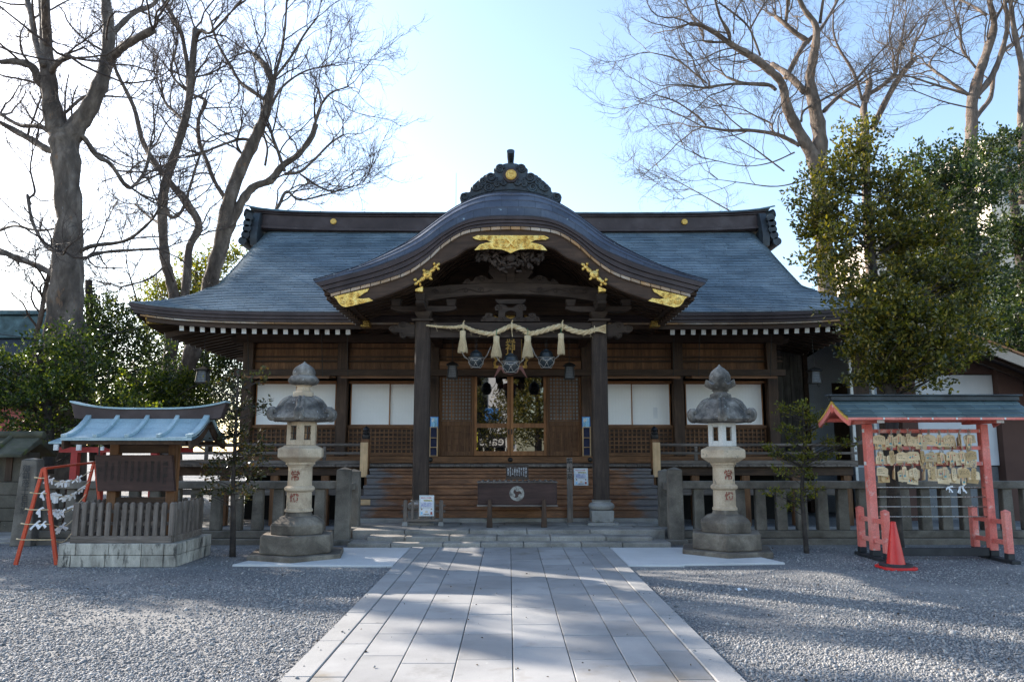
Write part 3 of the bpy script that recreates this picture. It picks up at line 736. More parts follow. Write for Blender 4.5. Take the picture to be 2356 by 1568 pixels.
# under-shell and ribs of the porch vault
us = MB(); V1 = curve([(d, Y+30) for d, Y in Sc], PY+.2, 60)
us.grid([[(x, PY+.2, z) for x, z in V1], [(x, FY+.2, z) for x, z in V1]], 0)
for j in range(15):
    y = PY+.42+.27*j
    us.band([(x, z-.003) for x, z in V1], [(x, z-.075) for x, z in V1], y, y+.085)
H(us, 'porch_vault', M_['wdx'])
bk = MB(); bk.band([(x, z-.004) for x, z in V1], [(x, min(4.28, z-.02)) for x, z in V1], 15.20, 15.24); H(bk, 'porch_dark_panel', M_['wdx'])  # added dark panel standing in for the shaded hollow behind the beams
for sgn in (-1, 1):
    se = MB()
    X = 3.36; zt = lip[0][1]
    for dz, ix in ((0, 0), (.085, .03), (.17, .07)):
        se.box(HX+sgn*(X-ix), HX+sgn*(X-.35-ix), PY+.3+ix*.3, 15.75, zt-.075-dz, zt-.004-dz)
    for j in range(11):
        se.box(HX+sgn*3.05, HX+sgn*3.20, PY+.45+j*.25, PY+.53+j*.25, zt-.34, zt-.255)
    H(se, 'porch_side_eave', M_['wdy'], bevel=.006)
for sgn in (-1, 1):
    pt = MB()
    for j in range(11): pt.box(HX+sgn*3.205, HX+sgn*3.200, PY+.45+j*.25, PY+.53+j*.25, zt-.335, zt-.26)
    H(pt, 'rafter_paint', M_['white_paint'])
for uu in (842, 1506):
    gt = MB(); c = at(uu, 746, 15.45); gt.box(c.x-.10, c.x+.10, 15.35, 15.6, c.z-.06, c.z+.07, t=.02)
    H(gt, 'gilt_cap', M_['gold'], bevel=.01)

# gilt fittings on the bargeboard
def fit(pts, y, t=.03): 
    g = MB(); g.prism([wpt(a, b, y) for a, b in pts], y, y+t); return g
GY = PY+.085
ctr = [(958,540),(975,550),(1005,556),(1035,552),(1062,566),(1030,570),(1000,578),(985,592),(968,610),(1060,603),(1120,606),(1150,617),(1170,627),(1190,617),(1220,606),(1285,603),(1372,612),(1358,594),(1340,580),(1310,572),(1278,567),(1305,554),(1335,552),(1365,552),(1384,542),(1355,528),(985,528)]
g = fit(ctr, GY)
def spiral(mbx, X, Y, r, turns, y, rad, s=1, a0=0.0, scale=1.386):
    pts = []; N = int(16*turns)
    for k in range(N+1):
        q = k/N; a = a0 + s*2*math.pi*turns*q; rr_ = r*(1-.82*q)
        x, z = wpt(X + rr_*math.cos(a), Y + rr_*math.sin(a), y); pts.append((x, y, z))
    mbx.tube(pts, [rad*(1-.45*k/N) for k in range(N+1)], 6)
for X, Y, r, s in ((1010,540,14,1),(1050,545,13,-1),(1088,545,15,1),(1090,580,16,-1),(1050,590,13,1),(1010,597,10,-1),(1125,560,14,1),(1128,592,12,-1)):
    spiral(g, X, Y, r, 1.6, GY-.004, .012, s); spiral(g, 2340-X, Y, r, 1.6, GY-.004, .012, -s, math.pi)
for sx in (-1, 1):
    a = wpt(1170-24*sx, 545, GY-.01); b = wpt(1170+24*sx, 597, GY-.01)
    g.bar((a[0], GY-.012-.004*sx, a[1]), (b[0], GY-.012-.004*sx, b[1]), .03, .055, up=(0,1,0))
H(g, 'gilt_gable_fitting', M_['gold'], bevel=.006)
low = [(190,868),(385,822),(375,840),(355,850),(340,862),(316,875),(345,880),(385,875),(408,890),(260,926),(235,921),(215,902),(207,884)]
for mir in (False, True):
    P = [(2340-a, b) for a, b in low] if mir else low
    g = fit(P, GY+.01)
    for X, Y, r, s in ((240,888,22,1),(285,862,14,-1),(285,898,14,1),(325,855,11,1),(330,900,11,-1)):
        X = 2340-X if mir else X; spiral(g, X, Y, r, 1.7, GY+.004, .011, -s if mir else s, math.pi if mir else 0)
    H(g, 'gilt_corner_fitting', M_['gold'], bevel=.006)
def ellip(mbx, c, rx, ry, rz, nu=14, nv=8, rotY=0.0, mi=0):
    vs = []; fs = []; ca, sa = math.cos(rotY), math.sin(rotY)
    for i in range(nv+1):
        th = math.pi*i/nv
        for j in range(nu):
            ph = 2*math.pi*j/nu
            x = rx*math.sin(th)*math.cos(ph); y = ry*math.cos(th); z = rz*math.sin(th)*math.sin(ph)
            vs.append((c[0]+x*ca-z*sa, c[1]+y, c[2]+x*sa+z*ca))
    for i in range(nv):
        for j in range(nu): fs.append((i*nu+j, i*nu+(j+1) % nu, (i+1)*nu+(j+1) % nu, (i+1)*nu+j))
    mbx.add(vs, fs, mi)
for mir in (False, True):
    g = MB()
    def E(X, Y, rx, rz, ang=0, th=.03, dy=0):
        X = 2340-X if mir else X; a = -ang if mir else ang
        x, z = wpt(X, Y, GY); k = 1/2.4096/FPX*13.1
        ellip(g, (x, GY+.02+dy, z), rx*k, th, rz*k, rotY=R(a))
    E(707,744,27,27,0,.05); E(707,744,14,14,0,.065)
    E(735,720,20,13,40); E(680,768,20,13,40); E(752,703,15,11,40); E(662,782,15,11,40)
    E(768,688,13,10,40); E(768,712,9,11,10); E(745,685,11,8,80); E(645,795,12,10,40); E(640,772,10,11,0); E(668,800,8,10,0)
    E(690,722,13,9,-50); E(726,766,13,9,-50)
    H(g, 'gilt_hinge_fitting', M_['gold'], smooth=True)
    P = [(640,838),(640,825),(683,808),(683,842)]
    P = [(2340-a, b) for a, b in P] if mir else P
    g = MB(); g.prism([wpt(a, b, GY+.02) for a, b in P], GY+.02, GY+.14)
    H(g, 'gilt_purlin_cap', M_['gold'], bevel=.008)

# ridge ornament over the porch
OY = PY + .72
half = [(1170,125),(1140,128),(1120,135),(1100,150),(1085,150),(1073,162),(1078,184),(1050,184),(1022,194),(1006,214),(985,225),(965,245),(946,264),(942,288),(920,287),(896,296),(885,315),(893,335),(914,348),(940,337),(952,340),(1060,312),(1170,308)]
out = half + [(2340-a, b) for a, b in reversed(half[1:-1])]
og = MB(); og.prism([wpt(a, b, OY) for a, b in out], OY, OY+.22)
orn = H(og, 'ridge_ornament', M_['copper_dark'], bevel=.02, seg=2)
sp_ = MB()
for X, Y, r, s in ((1062,208,32,1),(1018,232,22,-1),(1048,262,26,1),(978,262,20,1),(1000,262,14,-1),(915,316,27,1),(1110,160,24,-1),(1095,245,18,-1),(1130,235,16,1)):
    spiral(sp_, X, Y, r, 1.9, OY-.006, .026, s); spiral(sp_, 2340-X, Y, r, 1.9, OY-.006, .026, -s, math.pi)
for Y0 in (275, 290, 304):
    pts = [wpt(X, Y0 + ((X-1170)/225)**2*42, OY) for X in range(955, 1390, 20)]
    sp_.tube([(x, OY-.004, z) for x, z in pts], .013, 6)
H(sp_, 'cloud_scrolls', M_['copper_dark'], orn, smooth=True)
fr = MB(); cx_, cz_ = wpt(1172, 197, OY)
fr.prism([(cx_+.155*math.cos(R(22.5+45*k)), cz_+.155*math.sin(R(22.5+45*k))) for k in range(8)], OY-.03, OY)
H(fr, 'crest_frame', M_['copper_brown'], orn, bevel=.01)
g = MB(); crest_disc(g, (cx_, OY-.055, cz_), .100, .03); H(g, 'gilt_crest', M_['gold_flat'], orn)
fn = MB(); a = wpt(1170, 135, OY+.1); b = wpt(1170, 72, OY-.12)
fn.tube([(a[0], OY+.14, a[1]-.05), (a[0], OY+.08, a[1]+.06), (b[0], OY-.02, b[1]-.06), (b[0], OY-.14, b[1]+.03)], [.058, .060, .066, .074], 18)
H(fn, 'ridge_finial', M_['copper_dark'], orn, smooth=40)
rb = MB(); zt_ = wpt(1170, 300, YC)[1]; rb.box(HX-.22, HX+.22, OY+.2, 19.2, zt_-.1, zt_+.55); H(rb, 'porch_ridge', M_['copper_dark'], porch, bevel=.03)

# --- porch pillars, plinths, beams, brackets
plx = (-1.64, 1.655)
for px in plx:
    p = MB(); c = .14
    oct_ = [(-c+.03,-c),(c-.03,-c),(c,-c+.03),(c,c-.03),(c-.03,c),(-c+.03,c),(-c,c-.03),(-c,-c+.03)]
    p.prism([(HX+px+a, 14.0+b) for a, b in oct_], .64, 3.92, plane='xy')
    pil = H(p, 'porch_pillar', M_['wbz' if px < 0 else 'wdz'] if False else M_['carvez'])
    q = MB(); q.box(HX+px-.28, HX+px+.28, 13.72, 14.28, .2, .262); q.box(HX+px-.20, HX+px+.20, 13.80, 14.20, .262, .47)
    q.lathe([(.17,.47),(.21,.485),(.235,.53),(.235,.56),(.20,.595),(.165,.61),(.17,.635),(.19,.65)], 28, (HX+px, 14.0, 0))
    H(q, 'pillar_plinth', M_['stone'], pil, bevel=.012, seg=2, smooth=35)
    k = MB()
    k.box(HX+px-.20, HX+px+.20, 13.80, 14.20, 3.92, 3.965)
    k.box(HX+px-.17, HX+px+.17, 13.83, 14.17, 3.97, 4.11, tb=.07)
    arm = [(-.62,4.22),(-.62,4.17),(-.52,4.13),(-.36,4.11),(.36,4.11),(.52,4.13),(.62,4.17),(.62,4.22)]
    k.prism([(HX+px+a, b) for a, b in arm], 13.92, 14.08)
    k.prism([(14.0+a, b) for a, b in arm], HX+px-.08, HX+px+.08, plane='yz')
    for o_ in (-.52, 0, .52):
        k.box(HX+px+o_-.10, HX+px+o_+.10, 13.90, 14.10, 4.222, 4.35, tb=.03)
        if o_: k.box(HX+px-.10, HX+px+.10, 14.0+o_-.10, 14.0+o_+.10, 4.222, 4.35, tb=.03)
    H(k, 'bracket_set', M_['carvex'], bevel=.008)
bm = MB()
bm.box(HX-1.50, HX+1.51, 13.89, 14.11, 3.62, 3.90)
arch = []
H(bm, 'tie_beam', M_['carvex'], bevel=.015, seg=2)
bl = MB()                                       # relief lines on the tie beam
for s_ in (-1, 1):
    bl.tube([(HX+s_*x, 13.885, 3.76+.045*math.sin(x*5)) for x in [.5+.05*k for k in range(18)]], .009, 6)
    bl.tube([(HX+s_*x, 13.885, 3.80-.04*math.cos((x-.95)*4)) for x in [.6+.05*k for k in range(10)]], .008, 6)
bl.box(HX-1.5, HX+1.51, 13.875, 13.89, 3.62, 3.665)
H(bl, 'beam_carving', M_['carvex'])
nose = [(0,-.15),(.08,-.15),(.16,-.13),(.20,-.17),(.27,-.16),(.30,-.11),(.27,-.075),(.33,-.055),(.40,-.07),(.46,-.045),(.50,0),(.49,.05),(.44,.075),(.38,.075),(.33,.06),(.33,.105),(.28,.135),(.20,.145),(.13,.13),(.08,.10),(0,.10)]
for s_, px in ((-1, plx[0]-.14), (1, plx[1]+.14)):
    g = MB(); g.prism([(HX+px+s_*a, 3.775+b) for a, b in nose], 13.90, 14.10)
    sp = MB()
    for (a, b, r) in ((.42,.01,.055),(.24,.07,.06),(.24,-.10,.045)):
        pts = [(HX+px+s_*(a + r*(1-.8*q)*math.cos(9*q)), 13.895, 3.775+b+r*(1-.8*q)*math.sin(9*q)) for q in [k/24 for k in range(25)]]
        sp.tube(pts, .008, 6)
    nb = H(g, 'beam_nose', M_['carvex'], bevel=.02, seg=2); H(sp, 'nose_scrolls', M_['carvex'], nb)
ub = MB(); top = []; bot = []
for k in range(41):
    s_ = k/20-1; x = HX+s_*1.66; z = 4.665 - .10*abs(s_)**2.2
    top.append((x, z)); bot.append((x, z-.27 + (.05*(1-s_*s_))))
ub.band(top, bot, 13.90, 14.10)
H(ub, 'rainbow_beam', M_['carvex'], bevel=.012)
for s_ in (-1, 1):
    vine = MB()
    pts = [(HX+s_*x, 13.892, 4.52 - .05*(x/1.6)**2 + .035*math.sin(x*9)) for x in [.35+.06*k for k in range(19)]]
    vine.tube(pts, .012, 6)
    for x in (.55, .85, 1.15, 1.4):
        vine.tube([(HX+s_*(x+.06*(1-.8*q)*math.cos(8*q)), 13.892, 4.52-.04*(x/1.6)**2+.06*(1-.8*q)*math.sin(8*q)) for q in [k/18 for k in range(19)]], .009, 6)
    H(vine, 'vine_carving', M_['carvex'])
for px in plx:                                  # beams tying the pillars back to the hall
    t = MB(); pts = [(HX+px, 14.1, 3.78), (HX+px, 15.2, 3.95), (HX+px, 16.3, 4.05), (HX+px, 17.3, 4.0)]
    for a, b in zip(pts, pts[1:]): t.bar(a, b, .17, .26)
    H(t, 'curved_tie', M_['wdy'], bevel=.01)
# openwork carvings
def blobs(cx, cz, spread, nblob, y, seed, sx=.05, shape=None):
    r_ = random.Random(seed); g = MB()
    for k in range(nblob):
        for _ in range(40):
            a, b = r_.uniform(-1, 1), r_.uniform(-1, 1)
            if shape(a, b): break
        ang = r_.uniform(0, 180)
        ellip(g, (cx+a*spread[0], y+r_.uniform(-.05, .05), cz+b*spread[1]), sx*r_.uniform(.7, 1.5), .03, sx*r_.uniform(.3, .55), 8, 5, R(ang))
    return g
cx0, cz0 = wpt(1172, 672, 13.3)
g = blobs(cx0, cz0, (.60, .26), 120, 13.22, 5, .07, lambda a, b: b > -1 + abs(a)*1.15 - .05 and b < .95)
ellip(g, (cx0, 13.14, cz0+.02), .08, .05, .08, 12, 6)
H(g, 'peony_carving', M_['carvex'], smooth=True)
g = MB(); cx1, cz1 = HX, 4.93
g.box(cx1-.075, cx1+.075, 13.90, 14.10, 4.66, 5.5)
for s_ in (-1, 1):
    g.prism([(cx1+s_*a, 4.63+b) for a, b in ((.075,0),(.92,.02),(.86,.09),(.72,.07),(.66,.15),(.52,.19),(.40,.10),(.32,.12),(.42,.24),(.40,.38),(.30,.44),(.20,.38),(.19,.25),(.075,.2))], 13.93, 14.07)
    for a, b, r in ((.55,.11,.07),(.30,.34,.08),(.80,.06,.05)):
        g.tube([(cx1+s_*(a+r*(1-.8*q)*math.cos(9*q)), 13.92, 4.63+b+r*(1-.8*q)*math.sin(9*q)) for q in [k/20 for k in range(21)]], .013, 6)
H(g, 'carved_strut', M_['carvex'], bevel=.012)
g = MB(); c_ = lambda X, Y: (HX + (X-868)/4.48/1.7385/FPX*14.05, zat((1180+Y/4.48)/1.7385, 14.0))
for s_ in (-1, 1):
    mir = (lambda P: P) if s_ < 0 else (lambda P: [(1736-a, b) for a, b in P])
    g.prism([c_(*p) for p in mir([(325,484),(350,440),(362,395),(405,385),(418,340),(480,330),(545,345),(535,392),(600,405),(645,425),(652,292),(592,285),(580,225),(620,182),(700,170),(775,192),(830,240),(868,236),(868,288),(800,300),(768,330),(764,392),(800,410),(868,440),(868,484)])], 13.92, 14.06)
    for X, Y, r in ((665,225,48),(480,375,40),(400,430,34),(600,440,30),(720,430,34)):
        pts = []
        for k in range(25):
            q = k/24; xq, zq = c_(*(mir([(X + r*(1-.8*q)*math.cos(9*q), Y + r*(1-.8*q)*math.sin(9*q))])[0])); pts.append((xq, 13.915, zq))
        g.tube(pts, .012, 6)
g.prism([c_(*p) for p in [(590,92),(1146,92),(1120,140),(1080,170),(656,170),(616,140)]], 13.90, 14.08)
H(g, 'beast_carving', M_['carvex'], bevel=.01)
# ---------------------------------------------------------------- hall: stairs, deck, railing, walls
def H2(mbx, name, mat, parent=None, **k): return mbx.build(name, M_[mat], parent or HALL, **k)
fnd = MB(); fnd.box(HX-2.9, HX+2.9, 14.30, 14.6, .0, .295); H2(fnd, 'stair_base', 'stone', bevel=.01)
tops = [.497, .680, .863, 1.054, 1.175]; z = .298
for i, t in enumerate(tops):
    s = MB(); y0 = 14.28+.30*i
    s.box(HX-2.86, HX+2.86, y0, y0+.40, t-.055, t)
    s.box(HX-2.85, HX+2.85, y0+.022, y0+.38, z+.004, t-.057)
    H2(s, 'step', 'steps', bevel=.012, seg=2); z = t
rp_ = MB(); rp_.box(HX-2.855, HX-2.66, 14.594, 14.601, .515, .618); H2(rp_, 'repair_patch', 'wnx')
dk = MB(); x = -7.2; r2 = random.Random(5)
while x < 7.19:
    w = min(r2.uniform(.24, .34), 7.2-x); dk.box(HX+x+.003, HX+x+w-.003, 15.76+r2.uniform(-.008, .008), 17.3, 1.20, 1.250+r2.uniform(-.004, .004)); x += w
for sgn in (-1, 1):
    y = 17.3
    while y < 24.4: dk.box(HX+sgn*6.0, HX+sgn*7.22, y+.003, y+.297, 1.20, 1.25); y += .3
H2(dk, 'deck', 'wgy', bevel=.006)
ub_ = MB(); ub_.box(HX-7.15, HX+7.15, 15.90, 16.06, 1.02, 1.195)
for sgn in (-1, 1): ub_.box(HX+sgn*6.95, HX+sgn*7.10, 16.07, 24.3, 1.02, 1.195)
H2(ub_, 'deck_beam', 'wdx', bevel=.008)
for sgn in (-1, 1):
    for k, x in enumerate((7.02, 5.95, 4.9, 3.85, 2.95)):
        p = MB(); p.box(HX+sgn*x-.08, HX+sgn*x+.08, 15.90, 16.06, .0, 1.018); H2(p, 'deck_post', 'wbz', bevel=.006)
ud = MB(); ud.box(HX-7.0, HX+7.0, 15.93, 15.98, .62, .74); H2(ud, 'deck_rail', 'wgx')
it = MB(); it.box(HX-6.0, HX+6.0, 17.40, 24.4, .0, 1.19); H2(it, 'underfloor', 'interior')  # near-black block in place of the shaded space under the floor
# railing
for sgn in (-1, 1):
    rl = MB()
    xa, xb = HX+sgn*2.98, HX+sgn*7.25
    rl.tube([(xa, 15.92, 1.65), (xb-sgn*.3, 15.92, 1.65), (xb, 15.92, 1.67), (xb+sgn*.18, 15.92, 1.73)], [.034,.034,.036,.042], 10)
    rl.box(min(xa,xb), max(xa,xb)+0, 15.895, 15.945, 1.455, 1.505)
    rl.box(min(xa,xb), max(xa,xb), 15.88, 15.96, 1.252, 1.33)
    for k in range(5):
        x = xa + sgn*(.9+.82*k); rl.box(x-.035, x+.035, 15.89, 15.95, 1.331, 1.454); rl.box(x-.03, x+.03, 15.895, 15.945, 1.506, 1.62)
    X = HX+sgn*7.08
    rl.tube([(X, 15.74, 1.70), (X, 16.1, 1.65), (X, 24.2, 1.65)], .034, 10); rl.box(X-.025, X+.025, 15.97, 24.2, 1.455, 1.505); rl.box(X-.04, X+.04, 15.97, 24.2, 1.252, 1.33)
    H2(rl, 'railing', 'wgx', bevel=.006, smooth=40)
for sgn in (-1, 1):
    x = HX+sgn*2.975
    p = MB(); p.box(x-.075, x+.075, 15.60, 15.75, 1.02, 1.765); n_ = H2(p, 'newel_post', 'wbz', bevel=.008)
    b = MB(); b.box(x-.092 if sgn < 0 else x-.062, x+.062 if sgn < 0 else x+.092, 15.570, 15.596, 1.0, 1.70); H2(b, 'repair_board', 'wnz', n_, bevel=.004)
    f = MB(); f.lathe([(.075,1.767),(.082,1.79),(.082,1.85),(.06,1.862),(.075,1.885),(.075,1.90),(.045,1.915),(.05,1.935),(.068,1.96),(.06,1.99),(.03,2.015),(.006,2.035)], 20, (x, 15.675, 0)); H2(f, 'finial', 'black', n_, smooth=40)
# lower frame beam and its bosses
kb_ = MB(); kb_.box(HX-6.12, HX+6.12, 17.02, 17.30, 1.255, 1.405); sill = H2(kb_, 'ground_sill', 'wbx', bevel=.01)
for x in (-1.78, 0, 1.78):
    b = MB(); ellip(b, (HX+x, 17.02, 1.33), .055, .035, .055); H2(b, 'iron_boss', 'iron', sill, smooth=True)
# columns
for x in (-6.02, -3.85, -1.75, 1.75, 3.85, 6.02):
    c = MB(); c.box(HX+x-.12, HX+x+.12, 17.20, 17.44, 1.408, 4.0); col = H2(c, 'hall_column', 'wdz', bevel=.012)
    b = MB(); b.box(HX+x-.2, HX+x+.2, 17.06, 17.44, 4.20, 4.34, tb=.06); b.prism([(HX+x+a, q) for a, q in ((-.5,4.50),(-.5,4.44),(-.3,4.345),(.3,4.345),(.5,4.44),(.5,4.50))], 17.12, 17.30)
    H2(b, 'column_bracket', 'carvex', col, bevel=.01)
    if abs(x) > 6:
        s_ = 1 if x > 0 else -1
        b = MB(); b.prism([(HX+x+s_*(.12+a), 4.06+q) for a, q in ((0,-.11),(.14,-.12),(.26,-.07),(.34,.0),(.30,.07),(.20,.08),(.15,.05),(.12,.11),(0,.12))], 17.24, 17.40); H2(b, 'beam_nose', 'carvex', bevel=.015)
# solid walls (sides, rear) and the boarded band above the openings
wl = MB()
for sgn in (-1, 1): wl.box(HX+sgn*5.94, HX+sgn*6.0, 17.45, 22.7, 1.255, 4.7)
wl.box(HX-6, HX+6, 22.64, 22.7, 1.255, 4.7)
H2(wl, 'wall', 'wdy')
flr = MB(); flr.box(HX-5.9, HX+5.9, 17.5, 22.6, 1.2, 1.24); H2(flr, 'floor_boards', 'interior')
bd = MB(); r3 = random.Random(11)
x = -5.9
while x < 5.89:
    w = min(r3.uniform(.13, .22), 5.9-x); bd.box(HX+x, HX+x+w-.004, 17.36+r3.uniform(0,.004), 17.40, 3.24, 4.6); x += w
H2(bd, 'wall_boards', 'wbz')
rlz = MB()
for z0, z1, y0 in ((3.22, 3.37, 17.14), (3.55, 3.60, 17.31), (3.655, 3.695, 17.31), (3.86, 3.885, 17.32), (3.99, 4.19, 17.16)):
    rlz.box(HX-6.3, HX+6.3, y0, 17.355, z0, z1)
H2(rlz, 'wall_rails', 'wdx', bevel=.006)
# shoji bays with lattice dado and raised shutters
def lattice(mbx, x0, x1, z0, z1, y, nx, nz, w=.026, t=.03):
    for i in range(nx+1):
        x = x0+(x1-x0)*i/nx; mbx.box(x-w/2, x+w/2, y, y+t, z0, z1)
    for j in range(nz+1):
        z_ = z0+(z1-z0)*j/nz; mbx.box(x0, x1, y+.004, y+t-.004, z_-w/2, z_+w/2)
bays = [(-5.88, -4.0), (-3.70, -1.87), (1.87, 3.72), (4.02, 5.86)]
for a, b in bays:
    d = MB(); d.box(HX+a-.03, HX+b+.03, 17.42, 17.45, 1.41, 2.06); dado = H2(d, 'dado_panel', 'wdx')
    l = MB(); lattice(l, HX+a, HX+b, 1.47, 2.03, 17.385, 18, 6, .028); 
    l.box(HX+a-.02, HX+b+.02, 17.33, 17.42, 2.045, 2.105); l.box(HX+a-.02, HX+b+.02, 17.34, 17.42, 1.41, 1.465)
    H2(l, 'dado_lattice', 'wbx', dado)
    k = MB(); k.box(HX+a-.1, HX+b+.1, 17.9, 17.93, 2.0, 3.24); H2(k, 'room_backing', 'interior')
    hd = MB(); hd.box(HX+a-.05, HX+b+.05, 17.36, 17.46, 3.07, 3.12); H2(hd, 'shoji_head', 'wrx')
    m = (a+b)/2; sh = .11 if a in (-5.88, 1.87) else -.02
    for i, (p, q) in enumerate(((a+.02 if a < 0 else a+.02, m+.02), (m-.02, b-.02))):
        s = MB(); y = 17.40+.035*i
        s.box(HX+p+.02, HX+q-.02, y+.012, y+.016, 2.115, 3.06, 0)
        pan = s.build('shoji_screen', [M_['paper']], HALL)
        fr_ = MB(); fr_.box(HX+p, HX+p+.024, y, y+.028, 2.11, 3.068); fr_.box(HX+q-.024, HX+q, y, y+.028, 2.11, 3.068); fr_.box(HX+p+.024, HX+q-.024, y+.001, y+.027, 3.05, 3.066); fr_.box(HX+p+.024, HX+q-.024, y+.001, y+.027, 2.11, 2.122)
        H2(fr_, 'screen_frame', 'wrz', pan)
        kk = MB()
        for j in range(1, 9): xk = HX+p+(q-p)*j/9; kk.box(xk-.003, xk+.003, y+.016, y+.022, 2.12, 3.05)
        for j in range(1, 5): zk = 2.12+.93*j/5; kk.box(HX+p+.024, HX+q-.024, y+.016, y+.022, zk-.003, zk+.003)
        H2(kk, 'screen_lattice', 'wrz', pan)
        sm = MB()  # lattice shadow painted on the paper as faint darker strips
        for j in range(1, 12): xk = HX+p+.02+(q-p-.04)*j/12; sm.box(xk-.0018, xk+.0018, y+.0108, y+.0118, 2.12, 3.05)
        for zk in (2.42, 2.74): sm.box(HX+p+.026, HX+q-.026, y+.0104, y+.0107, zk-.003, zk+.003)
        H2(sm, 'lattice_shade_lines', 'paper_seam', pan)
        if i == 1:
            tg = MB(); tx = HX+(q-.35 if a > 0 else q-.16); tg.box(tx-.05, tx+.05, y+.007, y+.011, 2.27, 2.52); H2(tg, 'notice_sheet', 'white_paper', pan)
    # shutter swung up and hung on rods
    s = MB(); x0, x1 = HX+a-.02, HX+b+.02
    s.box(x0, x1, 16.50, 16.55, 3.10, 3.145); s.box(x0, x1, 17.10, 17.14, 3.155, 3.20)
    nb = 26
    for i in range(nb+1):
        xk = x0+(x1-x0)*i/nb; s.bar((xk, 16.53, 3.118), (xk, 17.12, 3.172), .02, .03)
    s.box(x0, x1, 16.551, 17.099, 3.150, 3.160)
    shu = H2(s, 'raised_shutter', 'wbx', bevel=.003)
    for xr in (x0+.15, x1-.15):
        rd_ = MB(); rd_.tube([(xr, 16.53, 3.14), (xr, 16.30, 4.15)], .009, 6); H2(rd_, 'hanging_rod', 'iron', shu)
# centre bay: doors
fr = MB()
fr.box(HX-1.63, HX+1.63, 17.33, 17.47, 3.30, 3.36); fr.box(HX-1.63, HX-1.59, 17.33, 17.47, 1.408, 3.298); fr.box(HX+1.59, HX+1.63, 17.33, 17.47, 1.408, 3.298)
fr.box(HX-.885, HX-.835, 17.34, 17.47, 1.408, 3.298); fr.box(HX+.835, HX+.885, 17.34, 17.47, 1.408, 3.298)
H2(fr, 'door_frame', 'wbz', bevel=.006)
for sgn in (-1, 1):
    x0, x1 = sorted((HX+sgn*.005, HX+sgn*.832)); y = 17.37
    d = MB()
    d.box(x0, x0+.065, y, y+.045, 1.415, 3.292); d.box(x1-.065, x1, y, y+.045, 1.415, 3.292)
    d.box(x0+.065, x1-.065, y+.001, y+.044, 3.22, 3.292); d.box(x0+.065, x1-.065, y+.001, y+.044, 1.415, 1.52); d.box(x0+.065, x1-.065, y+.001, y+.044, 2.045, 2.15)
    dr = H2(d, 'glass_door', 'wrz', bevel=.004)
    for z0, z1 in ((1.52, 2.045), (2.15, 3.22)):
        g = MB(); g.box(x0+.063, x1-.063, y+.018, y+.026, z0, z1); pn_ = H2(g, 'pane', 'glass', dr)
    h = MB(); xh = HX+sgn*.035; h.box(xh-.014, xh+.014, y-.006, y-.001, 1.90, 2.02); H2(h, 'handle', 'iron', dr)
    xa, xb = sorted((HX+sgn*.89, HX+sgn*1.585))
    p = MB(); p.box(xa, xb, 17.40, 17.43, 1.415, 3.295); pnl = p.build('lattice_panel', [M_['glass_lt']], HALL)
    w = MB(); w.box(xa, xb, 17.392, 17.399, 1.415, 2.18); H2(w, 'panel_board', 'wbz', pnl)
    l = MB(); lattice(l, xa+.012, xb-.012, 2.22, 3.28, 17.365, 9, 13, .026); H2(l, 'upper_lattice', 'wbz', pnl)
    l = MB(); lattice(l, xa+.012, xb-.012, 1.50, 2.10, 17.36, 5, 4, .024); l.box(xa, xb, 17.355, 17.391, 2.105, 2.20); l.box(xa, xb, 17.355, 17.391, 1.415, 1.495); H2(l, 'lower_lattice', 'wbz', pnl)
tb_ = MB(); tb_.box(HX-1.62, HX+1.62, 17.15, 17.35, 3.375, 3.56); H2(tb_, 'lintel', 'wbx', bevel=.01)
